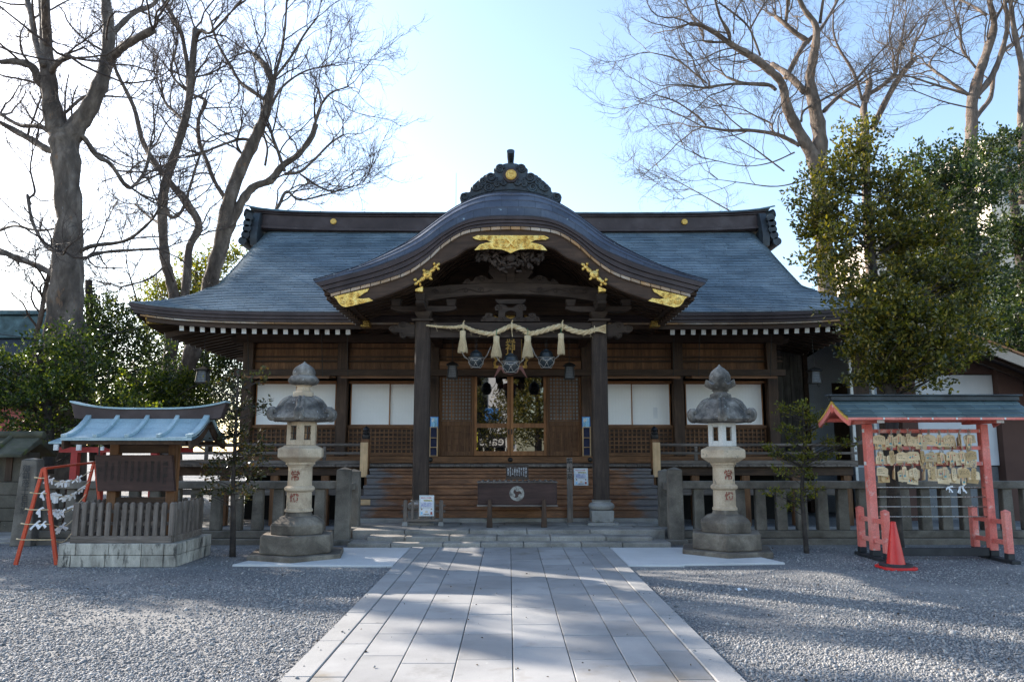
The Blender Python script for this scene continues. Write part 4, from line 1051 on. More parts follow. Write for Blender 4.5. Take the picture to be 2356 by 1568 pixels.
# ================================================================ stone lanterns
def bend_text(o, r, a0, z):
    """wrap flat lettering (x, z) round an upright cylinder of radius r facing the path"""
    for v in o.data.vertices:
        a = v.co.x/r + a0; rr_ = r + v.co.y*0 + .002
        v.co = (rr_*math.sin(a), -rr_*math.cos(a), v.co.z + z)
def stone_lantern(x, y, rot, L, label, white, capr, lotus_up):
    """L: heights of slab, base, upper base, shaft foot, ring, shaft top, platform, firebox, cap, neck, lotus, tip"""
    t = thing('stone_lantern', (x, y, 0), label, 'stone lantern', 'stone lanterns beside the path')
    ra = R(rot); P = L
    m = MB(); m.lathe([(.74*L['s'],0),(.74*L['s'],.085),(.72*L['s'],.09)], 6, rot=ra); m.build('ground_slab', M_['stone_base'], t, bevel=.012, local=True)
    m = MB(); m.lathe([(.57,.092),(.56,P['b2'])], 6, rot=ra); m.build('lower_base', M_['stone_base'], t, bevel=.02, seg=2, local=True)
    m = MB(); m.lathe([(.41,P['b2']+.002),(.42,P['b1']-.12),(.40,P['b1']-.09),(.30,P['b1']-.02),(.215,P['b1']),(.20,P['sh'])], 6, rot=ra); m.build('upper_base', M_['stone_base'], t, bevel=.012, seg=2, local=True)
    k = P['rs']
    m = MB(); m.lathe([(k*1.12,P['sh']),(k*1.12,P['sh']+.03),(k*1.02,P['sh']+.045),(k,P['rg']-.045),(k*1.10,P['rg']-.035),(k*1.21,P['rg']-.015),(k*1.21,P['rg']+.015),(k*1.10,P['rg']+.035),(k*.98,P['rg']+.045),(k*.97,P['st']-.07),(k*1.05,P['st']-.055),(k*1.05,P['st']-.045),(k*1.18,P['st']-.03),(k*1.18,P['st'])], 36); m.build('shaft', M_['stone_pale'], t, smooth=30, local=True)
    p = P['pr']
    m = MB(); m.lathe([(p*.66,P['st']+.001),(p*.80,P['st']+.03),(p*.98,P['st']+.07),(p,P['st']+.075),(p,P['pt']-.055),(p*.97,P['pt']-.045),(p*.80,P['pt']-.02),(p*.70,P['pt'])], 6, rot=ra); m.build('platform', M_['stone_pale'], t, bevel=.008, local=True)
    fm = M_['stone_white'] if white else M_['stone_pale']
    fb = MB(); r = .235; z0, z1 = P['pt']+.001, P['fb']
    apo = r*math.cos(R(30)); w = r
    lats = []
    for i in range(6):
        a = ra + R(30+60*i); nx, ny = math.sin(a), -math.cos(a); tx, ty = math.cos(a), math.sin(a)
        def pt(s_, z_, o=0.0): return (nx*(apo-.022+o)+tx*s_, ny*(apo-.022+o)+ty*s_, z_)
        up = (nx, ny, 0); h = z1-z0
        for s_ in (-1, 1): fb.bar(pt(s_*(w/2-.036), z0), pt(s_*(w/2-.036), z1), .044, .072, up=up) if False else fb.bar(pt(s_*(w/2-.034), z0), pt(s_*(w/2-.034), z1), .068, .044, up=up)
        fb.bar(pt(-w/2+.067, z0+h*.115, -.001), pt(w/2-.067, z0+h*.115, -.001), h*.23, .042, up=up) if False else fb.bar(pt(-w/2+.067, z0+h*.115, -.001), pt(w/2-.067, z0+h*.115, -.001), .042, h*.23)
        fb.bar(pt(-w/2+.067, z1-h*.09, -.001), pt(w/2-.067, z1-h*.09, -.001), .042, h*.18)
        if not white and i in (0, 3, 5):
            zc0, zc1 = z0+h*.23, z1-h*.18; lat = MB(); lats.append(lat)
            for s_ in (-.06, 0, .06): lat.bar(pt(s_, zc0, .012), pt(s_, zc1, .012), .012, .012, up=up)
            for zz_ in (zc0+.006, (zc0+zc1)/2, zc1-.006): lat.bar(pt(-.062, zz_, .013), pt(.062, zz_, .013), .010, .012)
    f = fb.build('fire_box', fm, t, bevel=.006, local=True)
    for lat in lats: lat.build('window_lattice', M_['iron'], f, local=True)
    # cap with six rolled-up corners
    cp = MB(); c = capr; zb = P['fb']; zt = P['cp']; hh = zt - zb; N = 72; rows = []
    for rr_, q, am in ((.20,.03,0),(.34,.0,.0),(.43,.03,.05),(.475,.13,.10),(.465,.22,.10),(.415,.36,.07),(.375,.52,.05),(.325,.72,.04),(.26,.90,.03),(.175,1.0,0)):
        row = []
        for j in range(N+1):
            a = 2*math.pi*j/N; s_ = math.cos(6*(a-ra)); ri = rr_*c*(1+am*.5*s_); zq = zb + hh*(q + (.10*max(0, s_)**2 if .1 < q < .3 else 0))
            row.append((ri*math.sin(a), -ri*math.cos(a), zq))
        rows.append(row)
    cp.grid(rows, 0)
    for i in range(6):
        a = ra+R(60*i); pts = [(.19,.97),(.29,.84),(.355,.62),(.395,.40),(.43,.20),(.475,.12),(.51,.20),(.52,.36),(.49,.47),(.455,.44),(.45,.34)]
        sp = smooth_path(pts, 3)
        for o_ in (-.028, .028):
            cp.tube([(c*q[0]*math.sin(a)+o_*math.cos(a), -c*q[0]*math.cos(a)+o_*math.sin(a), zb+hh*q[1]) for q in sp], [.030+.010*min(1, k_/10) for k_ in range(len(sp))], 8)
    cp.build('cap', M_['stone_cap'], t, smooth=45, local=True)
    m = MB(); n_ = P['nk']
    m.lathe([(.165,zt-.01),(.16,zt+.07),(.115,zt+.085),(.10,n_-.02),(.14,n_)], 6 if not lotus_up else 24, rot=ra); m.build('neck', M_['stone_cap'] if lotus_up else M_['stone_pale'], t, bevel=.006, local=True)
    jw = MB(); lt = P['lt']; N = 48
    if lotus_up: prf = [(.10,n_,0),(.16,n_+.03,0),(.21,n_+.075,.04),(.235,lt+.0,.10),(.20,lt-.0,.06),(.15,lt-.01,0)]
    else: prf = [(.11,n_,0),(.19,n_+.02,0),(.225,n_+.06,.02),(.225,n_+.09,.03),(.19,lt,.02),(.165,lt+.01,0)]
    rows = []
    for r_, z_, am in prf:
        rows.append([(r_*math.sin(a), -r_*math.cos(a), z_ + am*.45*math.cos(6*(a-ra))) for a in [2*math.pi*j/N for j in range(N+1)]])
    jw.grid(rows, 0); tip = P['tip']; d = tip-lt; o_ = 1.0 if not lotus_up else .98
    jw.lathe([(.15*o_,lt-.01),(.168*o_,lt+.18*d),(.165*o_,lt+.36*d),(.135*o_,lt+.58*d),(.085*o_,lt+.74*d),(.035,lt+.86*d),(.016,lt+.94*d),(.004,tip)], 32)
    jw.build('finial', M_['stone_cap'], t, smooth=50, local=True)
    for ch, z_ in (('常', (P['rg']+P['st'])/2-.01), ('燈', (P['sh']+P['rg'])/2+.02)):
        o = text_mesh('carved_character', ch, .155, M_['carved_red'], t, Matrix.Rotation(R(90), 4, 'X'), .0015, bold=.002)
        bend_text(o, k*1.0, -.16 if not lotus_up else .2, z_)
    return t
LX = xat(688.4, 1150, 11.3); RXx = xat(1667, 1150, 11.7)
stone_lantern(LX, 11.3, 9, dict(s=1, b2=.35, b1=.60, sh=.66, rg=.985, st=1.37, pt=1.615, fb=1.96, cp=2.33, nk=2.50, lt=2.635, tip=2.865, rs=.178, pr=.36), 'pale stone lantern left of the path, dark lattice in its window', False, .97, False)
stone_lantern(RXx, 11.7, -14, dict(s=1, b2=.33, b1=.59, sh=.65, rg=.99, st=1.36, pt=1.60, fb=1.96, cp=2.33, nk=2.46, lt=2.58, tip=2.87, rs=.165, pr=.375), 'stone lantern right of the path with a white fire box', True, 1.03, True)

# ================================================================ stone fences
def stone_fence(x0, x1, y, label, inner, gate_side):
    t = thing('stone_fence', ((x0+x1)/2, y, 0), label, 'fence', 'stone fences before the shrine')
    m = MB(); m.box(x0, x1, y-.15, y+.15, -.03, .10); m.build('kerb', M_['stone_fence'], t, bevel=.015)
    m = MB(); m.box(x0, x1, y-.10, y+.10, .105, .225); m.build('bottom_rail', M_['stone_fence'], t, bevel=.012)
    m = MB(); m.box(x0, x1, y-.11, y+.11, .905, 1.03, t=.012); m.build('top_rail', M_['stone_fence'], t, bevel=.012)
    pm = MB(); pm.box(-.088, .088, -.075, .075, 0, .676, t=.008); p0 = None
    n = int((x1-x0-.2)/.345)
    for k in range(n):
        x = (x1-.30-.345*k) if gate_side > 0 else (x0+.30+.345*k)
        if p0 is None: p = p0 = pm.build('post', M_['stone_fence'], t, local=True, bevel=.01)
        else: p = p0.copy(); COL.objects.link(p); p.parent = t
        p.location = (x-(x0+x1)/2, 0, .227)
    gx = x1+.10 if gate_side > 0 else x0-.10
    for yy, h in ((y-.05, 1.22), (y+.72, 1.17)):
        m = MB(); m.box(gx-.125, gx+.125, yy-.11, yy+.11, .0, h, t=.012); m.add([(gx-.113,yy-.098,h),(gx+.113,yy-.098,h),(gx+.113,yy+.098,h),(gx-.113,yy+.098,h),(gx,yy,h+.045)], [(0,1,4),(1,2,4),(2,3,4),(3,0,4)])
        m.build('gate_post', M_['stone_fence'], t, bevel=.012)
    m = MB(); m.box(gx-.06, gx+.06, y+.062, y+.608, .86, .98); m.box(gx-.06, gx+.06, y+.062, y+.608, .12, .22); m.build('return_rail', M_['stone_fence'], t, bevel=.01)
    m = MB(); m.box(gx-.17, gx+.17, y-.20, y+.9, -.03, .085); m.build('gate_post_base', M_['stone_fence'], t, bevel=.015)
    return t
stone_fence(-8.0, -2.86, 12.9, 'weathered grey stone fence left of the steps, behind the roofed notice board', -2.78, 1)
stone_fence(2.88, 10.6, 12.9, 'weathered grey stone fence right of the steps, behind the plaque rack', 2.8, -1)
# inscribed post
c = at(68, 1150, 12.75)
t = thing('inscribed_post', (c.x, 12.75, 0), 'tall grey stone post with vertical inscription beside the red paper rack', 'stone post')
m = MB(); m.box(-.175, .175, -.15, .15, .0, 1.385, t=.045); m.add([(-.13,-.105,1.386),(.13,-.105,1.386),(.13,.105,1.386),(-.13,.105,1.386),(0,0,1.42)], [(0,1,4),(1,2,4),(2,3,4),(3,0,4)]); m.build('shaft', M_['stone_fence'], t, bevel=.012, local=True)
text_mesh('inscription', '\n'.join('御鎮座千百年記念'), .125, M_['joint'], t, Matrix.Translation((0,-.142,.83)) @ Matrix.Rotation(R(91.9), 4, 'X'), .002, line=.93, bold=.0015)

# old wall with a mossy roof at the far left
t = thing('roofed_wall', (-10.6, 14.4, 0), 'old earth wall with a mossy stone-capped roof at the far left', 'wall')
m = MB(); r_ = random.Random(4)
for j in range(4):
    x = -13.6
    while x < -8.3:
        w = min(r_.uniform(.6, 1.1), -8.25-x); m.box(x+.006, x+w-.006, 14.3+r_.uniform(0,.02), 14.7, .24*j, .24*j+.235); x += w
m.build('stone_courses', M_['mud'], t, bevel=.012)
m = MB(); m.box(-13.6, -9.0, 14.36, 14.66, .965, 1.50); m.build('plaster', M_['mud'], t)
m = MB()
for k in range(7): m.box(-13.5+.68*k, -13.38+.68*k, 14.33, 14.359, .97, 1.5)
m.build('studs', M_['wdz'], t)
m = MB(); m.prism([(13.95,1.47),(14.5,1.80),(15.05,1.47),(15.05,1.41),(14.5,1.66),(13.95,1.41)], -13.8, -8.9, plane='yz')
for k in range(6): m.tube([(-13.6+.83*k, 13.93, 1.475), (-13.6+.83*k, 14.5, 1.815)], .05, 8)
m.tube([(-13.8, 14.5, 1.83), (-8.85, 14.5, 1.83)], .075, 10); m.build('roof', M_['moss'], t, bevel=.01)

# red shelter glimpsed under the notice-board roof
t = thing('red_shelter', (-7.25, 14.75, 0), 'low red-painted shelter with a green copper roof behind the notice board', 'shelter')
m = MB(); m.prism([(14.15,1.695),(14.75,1.83),(15.35,1.695),(15.35,1.66),(14.75,1.79),(14.15,1.66)], -8.55, -6.12, plane='yz'); m.build('roof', M_['copper_lt'], t)
m = MB(); m.box(-8.4, -6.3, 14.25, 14.33, 1.50, 1.60); m.box(-8.4, -6.3, 15.15, 15.23, 1.50, 1.60); m.build('beam', M_['red_deep'], t)
for x in (-8.1, -6.62):
    for y in (14.29, 15.19):
        m = MB(); m.box(x-.06, x+.06, y-.06, y+.06, .05, 1.498); m.build('post', M_['red_deep'], t)
for k in range(6):
    m = MB(); m.box(-8.42+.42*k, -8.34+.42*k, 14.10, 14.14, 1.54, 1.65); m.build('rafter_end', M_['white_paint'], t)

# ================================================================ roofed notice board, its picket fence and block plinth
t = thing('block_plinth', (-5.24, 11.0, 0), 'stained pale concrete block plinth carrying the wooden picket fence', 'plinth')
m = MB(); r_ = random.Random(8); m.box(-5.95, -4.53, 10.50, 11.50, -.02, .30)
for j in (0, 1):
    xs_ = [-6.03, -5.80, -5.36, -4.92, -4.62, -4.45] if j else [-6.03, -5.86, -5.40, -4.92, -4.62, -4.45]
    for a, b in zip(xs_, xs_[1:]): m.box(a+.004, b-.004, 10.40, 10.51, .155*j, .155*j+.150)
    for a, b in ((10.516, 10.85), (10.85, 11.25), (11.25, 11.6)):
        m.box(-4.56, -4.45, a+.004, b-.004, .155*j, .155*j+.150); m.box(-6.03, -5.92, a+.004, b-.004, .155*j, .155*j+.150)
    for a, b in ((-5.92, -5.4), (-5.4, -4.9), (-4.9, -4.56)): m.box(a+.004, b-.004, 11.49, 11.6, .155*j, .155*j+.15)
m.build('blocks', M_['block'], t, bevel=.007)
t = thing('picket_fence', (-5.24, 11.0, .31), 'low grey wooden picket fence standing on the concrete block plinth', 'fence')
m = MB(); m.box(-5.92, -4.56, 10.46, 10.54, .306, .40); m.box(-5.92, -4.56, 11.44, 11.52, .306, .40); m.box(-4.62, -4.54, 10.542, 11.438, .306, .40); m.box(-5.94, -5.86, 10.542, 11.438, .306, .40); m.build('sole_board', M_['wgx'], t, bevel=.006)
m = MB()
for z in (.56, .72):
    m.box(-5.90, -4.56, 10.50, 10.535, z-.022, z+.022); m.box(-5.90, -4.56, 11.46, 11.495, z-.022, z+.022); m.box(-4.60, -4.565, 10.537, 11.458, z-.022, z+.022); m.box(-5.915, -5.88, 10.537, 11.458, z-.022, z+.022)
m.build('rail', M_['wgx'], t, bevel=.004)
p0 = None; pm = MB(); pm.box(-.031, .031, -.022, .022, 0, .425); pm.add([(-.031,-.022,.4252),(.031,-.022,.4252),(.031,.022,.4252),(-.031,.022,.4252),(-.016,0,.447),(.016,0,.447)], [(0,1,5,4),(1,2,5),(2,3,4,5),(3,0,4)])
spots = [(-5.86+.1075*k, 10.478, 0) for k in range(13)] + [(-4.56, 10.55+.145*k, 90) for k in range(7)] + [(-5.92, 10.55+.145*k, 90) for k in range(7)] + [(-5.80+.12*k, 11.515, 0) for k in range(11)]
for k, (x, y, a) in enumerate(spots):
    if p0 is None: p = p0 = pm.build('picket', M_['wgz'], t, local=True, bevel=.004)
    else: p = p0.copy(); COL.objects.link(p); p.parent = t
    p.location = (x+5.24, y-11.0, .40-.31); p.rotation_euler = (0, R(random.Random(k).uniform(-.6,.6)), R(a))
t = thing('notice_board', (-5.2, 11.0, 0), 'dark inscribed wooden notice board under a curved pale blue copper roof', 'notice board')
for x in (-5.66, -4.82):
    m = MB(); m.box(x-.065, x+.065, 10.94, 11.06, .05, 1.80); m.build('post', M_['wbz'], t, bevel=.008)
for za, zb in ((1.50, 1.62), (.80, .88), (1.70, 1.80)):
    m = MB(); m.box(-5.60, -4.88, 10.96, 11.03, za, zb); m.build('cross_beam', M_['wdx'], t, bevel=.006)
m = MB(); zt, zb = zat(1046, 10.85), zat(1129, 10.85); xl, xr_, xbl, xbr = xat(220, 1046, 10.85), xat(397, 1046, 10.85), xat(226.5, 1129, 10.85), xat(403, 1129, 10.85)
m.prism([(xbl, zb), (xbr, zb), (xr_, zt), (xl, zt)], 10.82, 10.90); brd = m.build('board', M_['copper_brown'] if False else M_['wrx'], t, bevel=.006)
M_['board'] = wood('dark_red_board', [(.030,.016,.013), (.060,.031,.025), (.085,.046,.037)], 'x', rough=.65, island=0); brd.data.materials[0] = M_['board']
cols_txt = ['國造神社', '安積國總鎮守', '御祭神和久産', '天湯津彦命建', '比止禰命玉依', '比賣命誉田別', '例祭九月廿七', '明治天皇行幸', '文化財指定', '社殿文化八年', '以上']
for i, s_ in enumerate(cols_txt):
    big = i in (0, len(cols_txt)-1)
    x = xr_ - .075 - .093*i
    text_mesh('board_lettering', '\n'.join(s_), .075 if big else .052, M_['ink'], t, Matrix.Translation((x+5.2, 10.815-11.0, (zt+zb)/2+(.02 if not big else 0))) @ Matrix.Rotation(R(90), 4, 'X'), .001, line=.95 if not big else 1.15)
# curved roof
rp = [(10.36,1.715),(10.48,1.735),(10.62,1.785),(10.76,1.86),(10.88,1.945),(10.96,2.02)]
full = rp + [(22.0-a, b) for a, b in reversed(rp)]
m = MB()
for k in range(len(full)-1):
    (ya, za), (yb, zb_) = full[k], full[k+1]
    m.add([(-6.10,ya,za),(-4.32,ya,za),(-4.32,yb,zb_),(-6.10,yb,zb_)], [(0,1,2,3)]); m.add([(-6.10,ya,za-.035),(-4.32,ya,za-.035),(-4.32,yb,zb_-.035),(-6.10,yb,zb_-.035)], [(3,2,1,0)])
m.box(-6.10, -4.32, 10.355, 10.375, 1.675, 1.713); rf_ = m.build('roof', M_['copper_lt'], t, smooth=40)
for x in (-6.06, -5.64, -5.21, -4.78, -4.36):
    for P in (rp, [(22.0-a, b) for a, b in rp]):
        m = MB()
        for (ya, za), (yb, zb_) in zip(P, P[1:]): m.bar((x, ya, za+.022), (x, yb, zb_+.022), .085 if x in (-6.06, -4.36) else .06, .045)
        m.build('roof_batten', M_['copper_lt'], rf_, bevel=.006)
m = MB(); top = []; bot = []; capb = []
for k in range(25):
    s_ = k/12-1; x = -5.21+1.12*s_; dz = .10*abs(s_)**3.2
    top.append((x, 2.125+dz)); bot.append((x*1.0 + (.07 if s_ < 0 else -.07)*abs(s_)**8, 1.965+dz*.35)); capb.append((x, 2.150+dz))
m.band(top, bot, 10.93, 11.07); m.build('ridge', M_['copper_brown'], rf_, bevel=.005)
m = MB(); m.band(capb, [(a, b+.001) for a, b in top], 10.90, 11.10); m.build('ridge_cap', M_['copper_lt'], rf_)
m = MB()
for x0 in (-6.08, -4.36):
    for P in (rp, [(22.0-a, b) for a, b in rp]):
        for (ya, za), (yb, zb_) in zip(P, P[1:]): m.bar((x0+.015, ya, za-.10), (x0+.015, yb, zb_-.10), .035, .12)
m.box(-6.0, -4.42, 10.42, 10.47, 1.62, 1.675); m.box(-6.0, -4.42, 11.53, 11.58, 1.62, 1.675)
m.build('bargeboard', M_['wdy'], t, bevel=.005)

# ================================================================ red rack with paper fortunes
ax1, az1, ay1 = xat(101, 1077, 10.62), zat(1077, 10.62), 10.62
ax2, az2, ay2 = xat(218, 1062, 12.0), zat(1063, 12.0), 12.0
t = thing('fortune_rack', ((ax1+ax2)/2, 11.2, 0), 'red steel A-frame rack strung with ropes beside the notice board', 'rack')
f1a = gp(48.5, 1296); f1b = gp(118, 1302)
for (apx, apz, apy, dx) in ((ax1, az1, ay1, 0), (ax2, az2, ay2, 0)):
    for sx in (-1, 1):
        foot = Vector(((f1a.x if sx < 0 else f1b.x), (f1a.y+f1b.y)/2, 0)) if apy == ay1 else Vector((apx+sx*.26, apy, 0))
        m = MB(); m.bar(foot, (apx+sx*.012, apy, apz), .05, .035, up=(0,1,0), w2=.04); m.build('leg', M_['red'], t, bevel=.003)
m = MB(); m.bar((ax1, ay1, az1), (ax2, ay2, az2), .045, .03); m.build('top_bar', M_['red'], t, bevel=.003)
legf = lambda s_, sx: Vector((ax1, ay1, az1)).lerp(Vector(((f1a.x if sx < 0 else f1b.x), (f1a.y+f1b.y)/2, 0)), s_)
legr = lambda s_, sx: Vector((ax2, ay2, az2)).lerp(Vector((ax2+sx*.26, ay2, 0)), s_)
ropes = []
for i, s_ in enumerate((.10, .26, .43, .58, .74)):
    a = legf(s_, -1); b = legf(s_, 1); c1 = legr(s_*.82+.0, 1); c0 = legr(s_*.82, -1)
    pts = [a + Vector((0,-.02,0)), b + Vector((0,-.025,0))]
    for k in range(1, 13):
        q = k/12; p = b.lerp(c0, q); p.z -= .16*math.sin(math.pi*q)*(.7+.1*i); pts.append(p)
    ropes.append(pts)
    m = MB(); m.tube(pts, .007, 6); m.tube([a + Vector((-.09,.0,.01)), a+Vector((0,-.02,0))], [.010,.006], 6); m.build('rope', M_['straw'], t, smooth=True)
kn = []
for v_ in range(3):
    r_ = random.Random(40+v_); m = MB()
    for k in range(4):
        a0 = r_.uniform(0, 6.28); L = r_.uniform(.045, .085); w = .011
        d = Vector((math.cos(a0)*.7, r_.uniform(-.6,.1), -abs(math.sin(a0))*.8-.25 if k < 3 else .45)).normalized()
        sd = d.cross(Vector((.2,-1,.1))).normalized()*w
        p1 = d*L*.5 + Vector((0,-.008,0)); p2 = d*L + Vector((0, r_.uniform(-.02,.02), -.012))
        rows = [[Vector((0,0,0))-sd, Vector((0,0,0))+sd], [p1-sd, p1+sd], [p2-sd*1.15, p2+sd*1.15]]
        m.grid(rows)
    ellip(m, (0,-.004,0), .018, .014, .013, 8, 5, r_.uniform(0,3))
    kn.append(m)
ORD = ('top', 'second', 'middle', 'fourth', 'lowest')
plan = [(0, [.06,.10,.14,.30,.36,.42,.48,.66,.70]), (1, [-.4,.08,.12,.16,.20,.24,.42,.45,.58,.62,.80,.84]), (2, [-.5,.08,.13,.17,.21,.25,.29,.33,.37,.66,.70]), (3, [-.6,-.3,.26,.30,.34])]
proto_k = [None]*3; r_ = random.Random(2)
for i, qs in plan:
    pts = ropes[i]
    for q in qs:
        if q < 0: p = Vector(pts[0]).lerp(Vector(pts[1]), 1+q)
        else:
            f = q*12; k = min(int(f), 11); p = Vector(pts[1+k]).lerp(Vector(pts[2+k]), f-k)
        v_ = r_.randrange(3)
        if proto_k[v_] is None: o = proto_k[v_] = kn[v_].build('paper_fortune', M_['white_paper'], org=(0,0,0))
        else: o = proto_k[v_].copy(); COL.objects.link(o)
        o.location = p; o.rotation_euler = (0, r_.uniform(-.5,.5), r_.uniform(-.5,.9)); s_ = r_.uniform(.85, 1.25); o.scale = (s_, s_, s_)
        props(o, 'white paper fortune knotted on the %s rope of the red rack' % ORD[i], 'paper fortune', 'paper fortunes on the %s rope of the red rack' % ORD[i])

# ================================================================ plaque rack
X0, X1, YA = 5.24, 6.93, 11.08
t = thing('plaque_rack', ((X0+X1)/2, YA, 0), 'faded red timber rack with a green copper roof, hung with wooden plaques', 'rack')
for x in (X0, X1):
    m = MB(); m.box(x-.055, x+.055, YA-.055, YA+.055, .13, 1.92); m.build('post', M_['pink'], t, bevel=.006)
    for y, h in ((10.72, .70), (11.48, .70)):
        m = MB(); m.box(x-.045, x+.045, y-.045, y+.045, .13, h); m.add([(x-.045,y-.045,h+.0002),(x+.045,y-.045,h+.0002),(x+.045,y+.045,h+.0002),(x-.045,y+.045,h+.0002),(x,y,h+.028)], [(0,1,4),(1,2,4),(2,3,4),(3,0,4)]); m.build('brace_post', M_['pink'], t, bevel=.005)
    m = MB()
    for z in (.27, .55): m.box(x-.018, x+.018, 10.70, 11.50, z-.032, z+.032)
    m.build('brace_rail', M_['pink'], t, bevel=.004)
    m = MB()
    for y in (10.72, YA, 11.48): m.box(x-.057 if y == YA else x-.047, x+.057 if y == YA else x+.047, y-.057 if y == YA else y-.047, y+.057 if y == YA else y+.047, .05, .129)
    m.box(x-.06, x+.06, 10.58, 11.62, 0, .049); m.build('black_foot', M_['foot_black'], t, bevel=.005)
    m = MB(); m.box(x-.05, x+.05, 10.66, 11.50, 1.925, 2.005); a_ = m.build('roof_arm', M_['pink'], t, bevel=.006)
    m = MB(); m.box(x-.051, x+.051, 10.650, 10.659, 1.924, 2.006); m.build('white_end', M_['white_paint'], a_)
    m = MB(); m.box(x-.062, x-.0555, YA-.03, YA+.03, 1.80, 1.85); m.box(x-.062, x-.0555, YA-.03, YA+.03, 1.33, 1.38); m.build('peg', M_['white_paint'], t)
for z in (1.82, 1.577, 1.35):
    m = MB(); m.box(X0+.056, X1-.056, YA-.022, YA+.022, z-.027, z+.027); m.build('hanging_bar', M_['pink'], t, bevel=.004)
for z in (1.014, .878, .74, .60):
    m = MB(); m.tube([(X0+.05, YA-.03, z), (X1-.05, YA-.03, z)], .008, 8); m.build('rod', M_['steel'], t, smooth=True)
m = MB(); m.box(X0+.06, X1-.06, YA-.03, YA+.03, .05, .165); m.build('sill', M_['foot_black'], t, bevel=.006)
m = MB(); m.box(X0-.45, X1+.45, 10.74, 10.80, 1.965, 2.02); m.box(X0-.45, X1+.45, 11.36, 11.42, 1.965, 2.02); m.box(X0-.45, X1+.45, YA-.04, YA+.04, 2.12, 2.19); m.build('purlin', M_['pink'], t, bevel=.005)
RP = [(10.56,2.00),(10.70,2.055),(10.84,2.125),(10.97,2.20),(11.08,2.275)]
m = MB(); xa, xb = X0-.50, X1+.52
for side in (0, 1):
    P = RP if not side else [(2*YA-a, b) for a, b in RP]
    for k in range(4):
        (ya, za), (yb, zb_) = P[k], P[k+1]
        m.grid([[(xa, ya, za-.002), (xb, ya, za-.002)], [(xa, ya, za+.016), (xb, ya, za+.016)], [(xa, yb, zb_+.002), (xb, yb, zb_+.002)]], 0, flip=bool(side))
M_['copper_rack'] = copper('grey_green_copper', [(.045,.075,.080), (.085,.125,.130), (.15,.20,.20)], xs=.42, rough=.5)
rk = m.build('roof', M_['copper_rack'], t)
m = MB()
for side in (0, 1):
    P = RP if not side else [(2*YA-a, b) for a, b in RP]
    for (ya, za), (yb, zb_) in zip(P, P[1:]): m.add([(xa+.01,ya,za-.03),(xb-.01,ya,za-.03),(xb-.01,yb,zb_-.03),(xa+.01,yb,zb_-.03)], [(0,1,2,3)])
m.box(xa, xb, 10.555, 10.575, 1.965, 1.997); m.box(xa, xb, 2*YA-10.575, 2*YA-10.555, 1.965, 1.997)
m.build('roof_boards', M_['pink'], rk)
m = MB(); m.box(xa-.02, xb+.02, YA-.07, YA+.07, 2.262, 2.325); m.box(xa-.06, xb+.06, YA-.10, YA+.10, 2.327, 2.352); m.build('ridge', M_['copper_dark'], rk, bevel=.005)
for x in (xa+.02, xb-.02):
    for nm, off, hgt, mt, dx in (('bargeboard', -.075, .085, 'pink', 0), ('yellow_trim', -.030, .030, 'ochre', -.006 if x < 6 else .006)):
        m = MB()
        for side in (0, 1):
            P = RP if not side else [(2*YA-a, b) for a, b in RP]
            for (ya, za), (yb, zb_) in zip(P, P[1:]): m.bar((x+dx, ya, za+off), (x+dx, yb, zb_+off), .03, hgt)
        m.build(nm, M_[mt], rk)
    m = MB(); m.prism([(YA-.09,2.16),(YA,2.07),(YA+.09,2.16),(YA+.05,2.20),(YA-.05,2.20)], x-.022, x+.022, plane='yz'); m.build('gable_pendant', M_['pink'], rk, bevel=.006)
for k in range(6):
    m = MB(); m.box(X0+.34*k-.012, X0+.34*k+.012, 10.552, 10.5545, 1.966, 1.996); m.build('rafter_end', M_['white_paint'], rk)

def writing(mbx, w, h, mi, r_, cols=None, yy=-.0075, vertical=True, dens=.8):
    """rows of tiny brush strokes standing for handwriting"""
    if vertical:
        n = cols or max(1, int(w/.02))
        for i in range(n):
            x = w/2 - (i+.5)*w/n; z = h/2; 
            zend = -h/2 + r_.uniform(0, h*.4)
            while z > zend:
                s_ = r_.uniform(.005, .009)
                if r_.random() < dens: mbx.box(x-.0035, x+.0035, yy, yy+.001, z-s_, z, mi)
                z -= s_+.0035
    else:
        n = cols or max(1, int(h/.018))
        for i in range(n):
            z = h/2 - (i+.5)*h/n; x = -w/2; xe = w/2 - r_.uniform(0, w*.5)
            while x < xe:
                s_ = r_.uniform(.005, .009)
                if r_.random() < dens: mbx.box(x, x+s_, yy, yy+.001, z-.0035, z+.0035, mi)
                x += s_+.0035
def ema_mesh(kind, seed):
    r_ = random.Random(seed); m = MB()
    if kind == 'house':
        w, h = .165, .100; out = [(-w/2,-h/2-.015),(w/2,-h/2-.015),(w/2,h/2-.015),(w*.42,h/2),(0,h/2+.020),(-w*.42,h/2),(-w/2,h/2-.015)]
        m.prism(out, -.0065, 0); writing(m, w*.8, h*.7, 1, r_, vertical=r_.random() < .5)
        if seed % 3 == 0:
            for k in range(5): ellip(m, (r_.uniform(-.05,.05), -.007, r_.uniform(-.03,.02)), r_.uniform(.008,.018), .001, r_.uniform(.006,.014), 8, 4, mi=r_.choice((2, 3, 4)))
    else:
        w, h = .062, .185; out = [(-w/2,-h/2+.02),(0,-h/2),(w/2,-h/2+.02),(w/2,h/2-.012),(w*.3,h/2),(-w*.3,h/2),(-w/2,h/2-.012)]
        m.prism(out, -.006, 0)
        if seed % 2:
            for x, mi in ((.010, 1), (-.012, 2)):
                for k in range(6): m.box(x-.005, x+.005, -.0072, -.0062, .055-.016*k-.010, .055-.016*k, mi)
            m.prism([(-.018,-.055),(.018,-.055),(.020,-.040),(.008,-.028),(0,-.022),(-.008,-.028),(-.020,-.040)], -.0072, -.0062, 3)
        else: writing(m, w*.7, h*.75, 1, r_, cols=2)
    return m
protos = {}
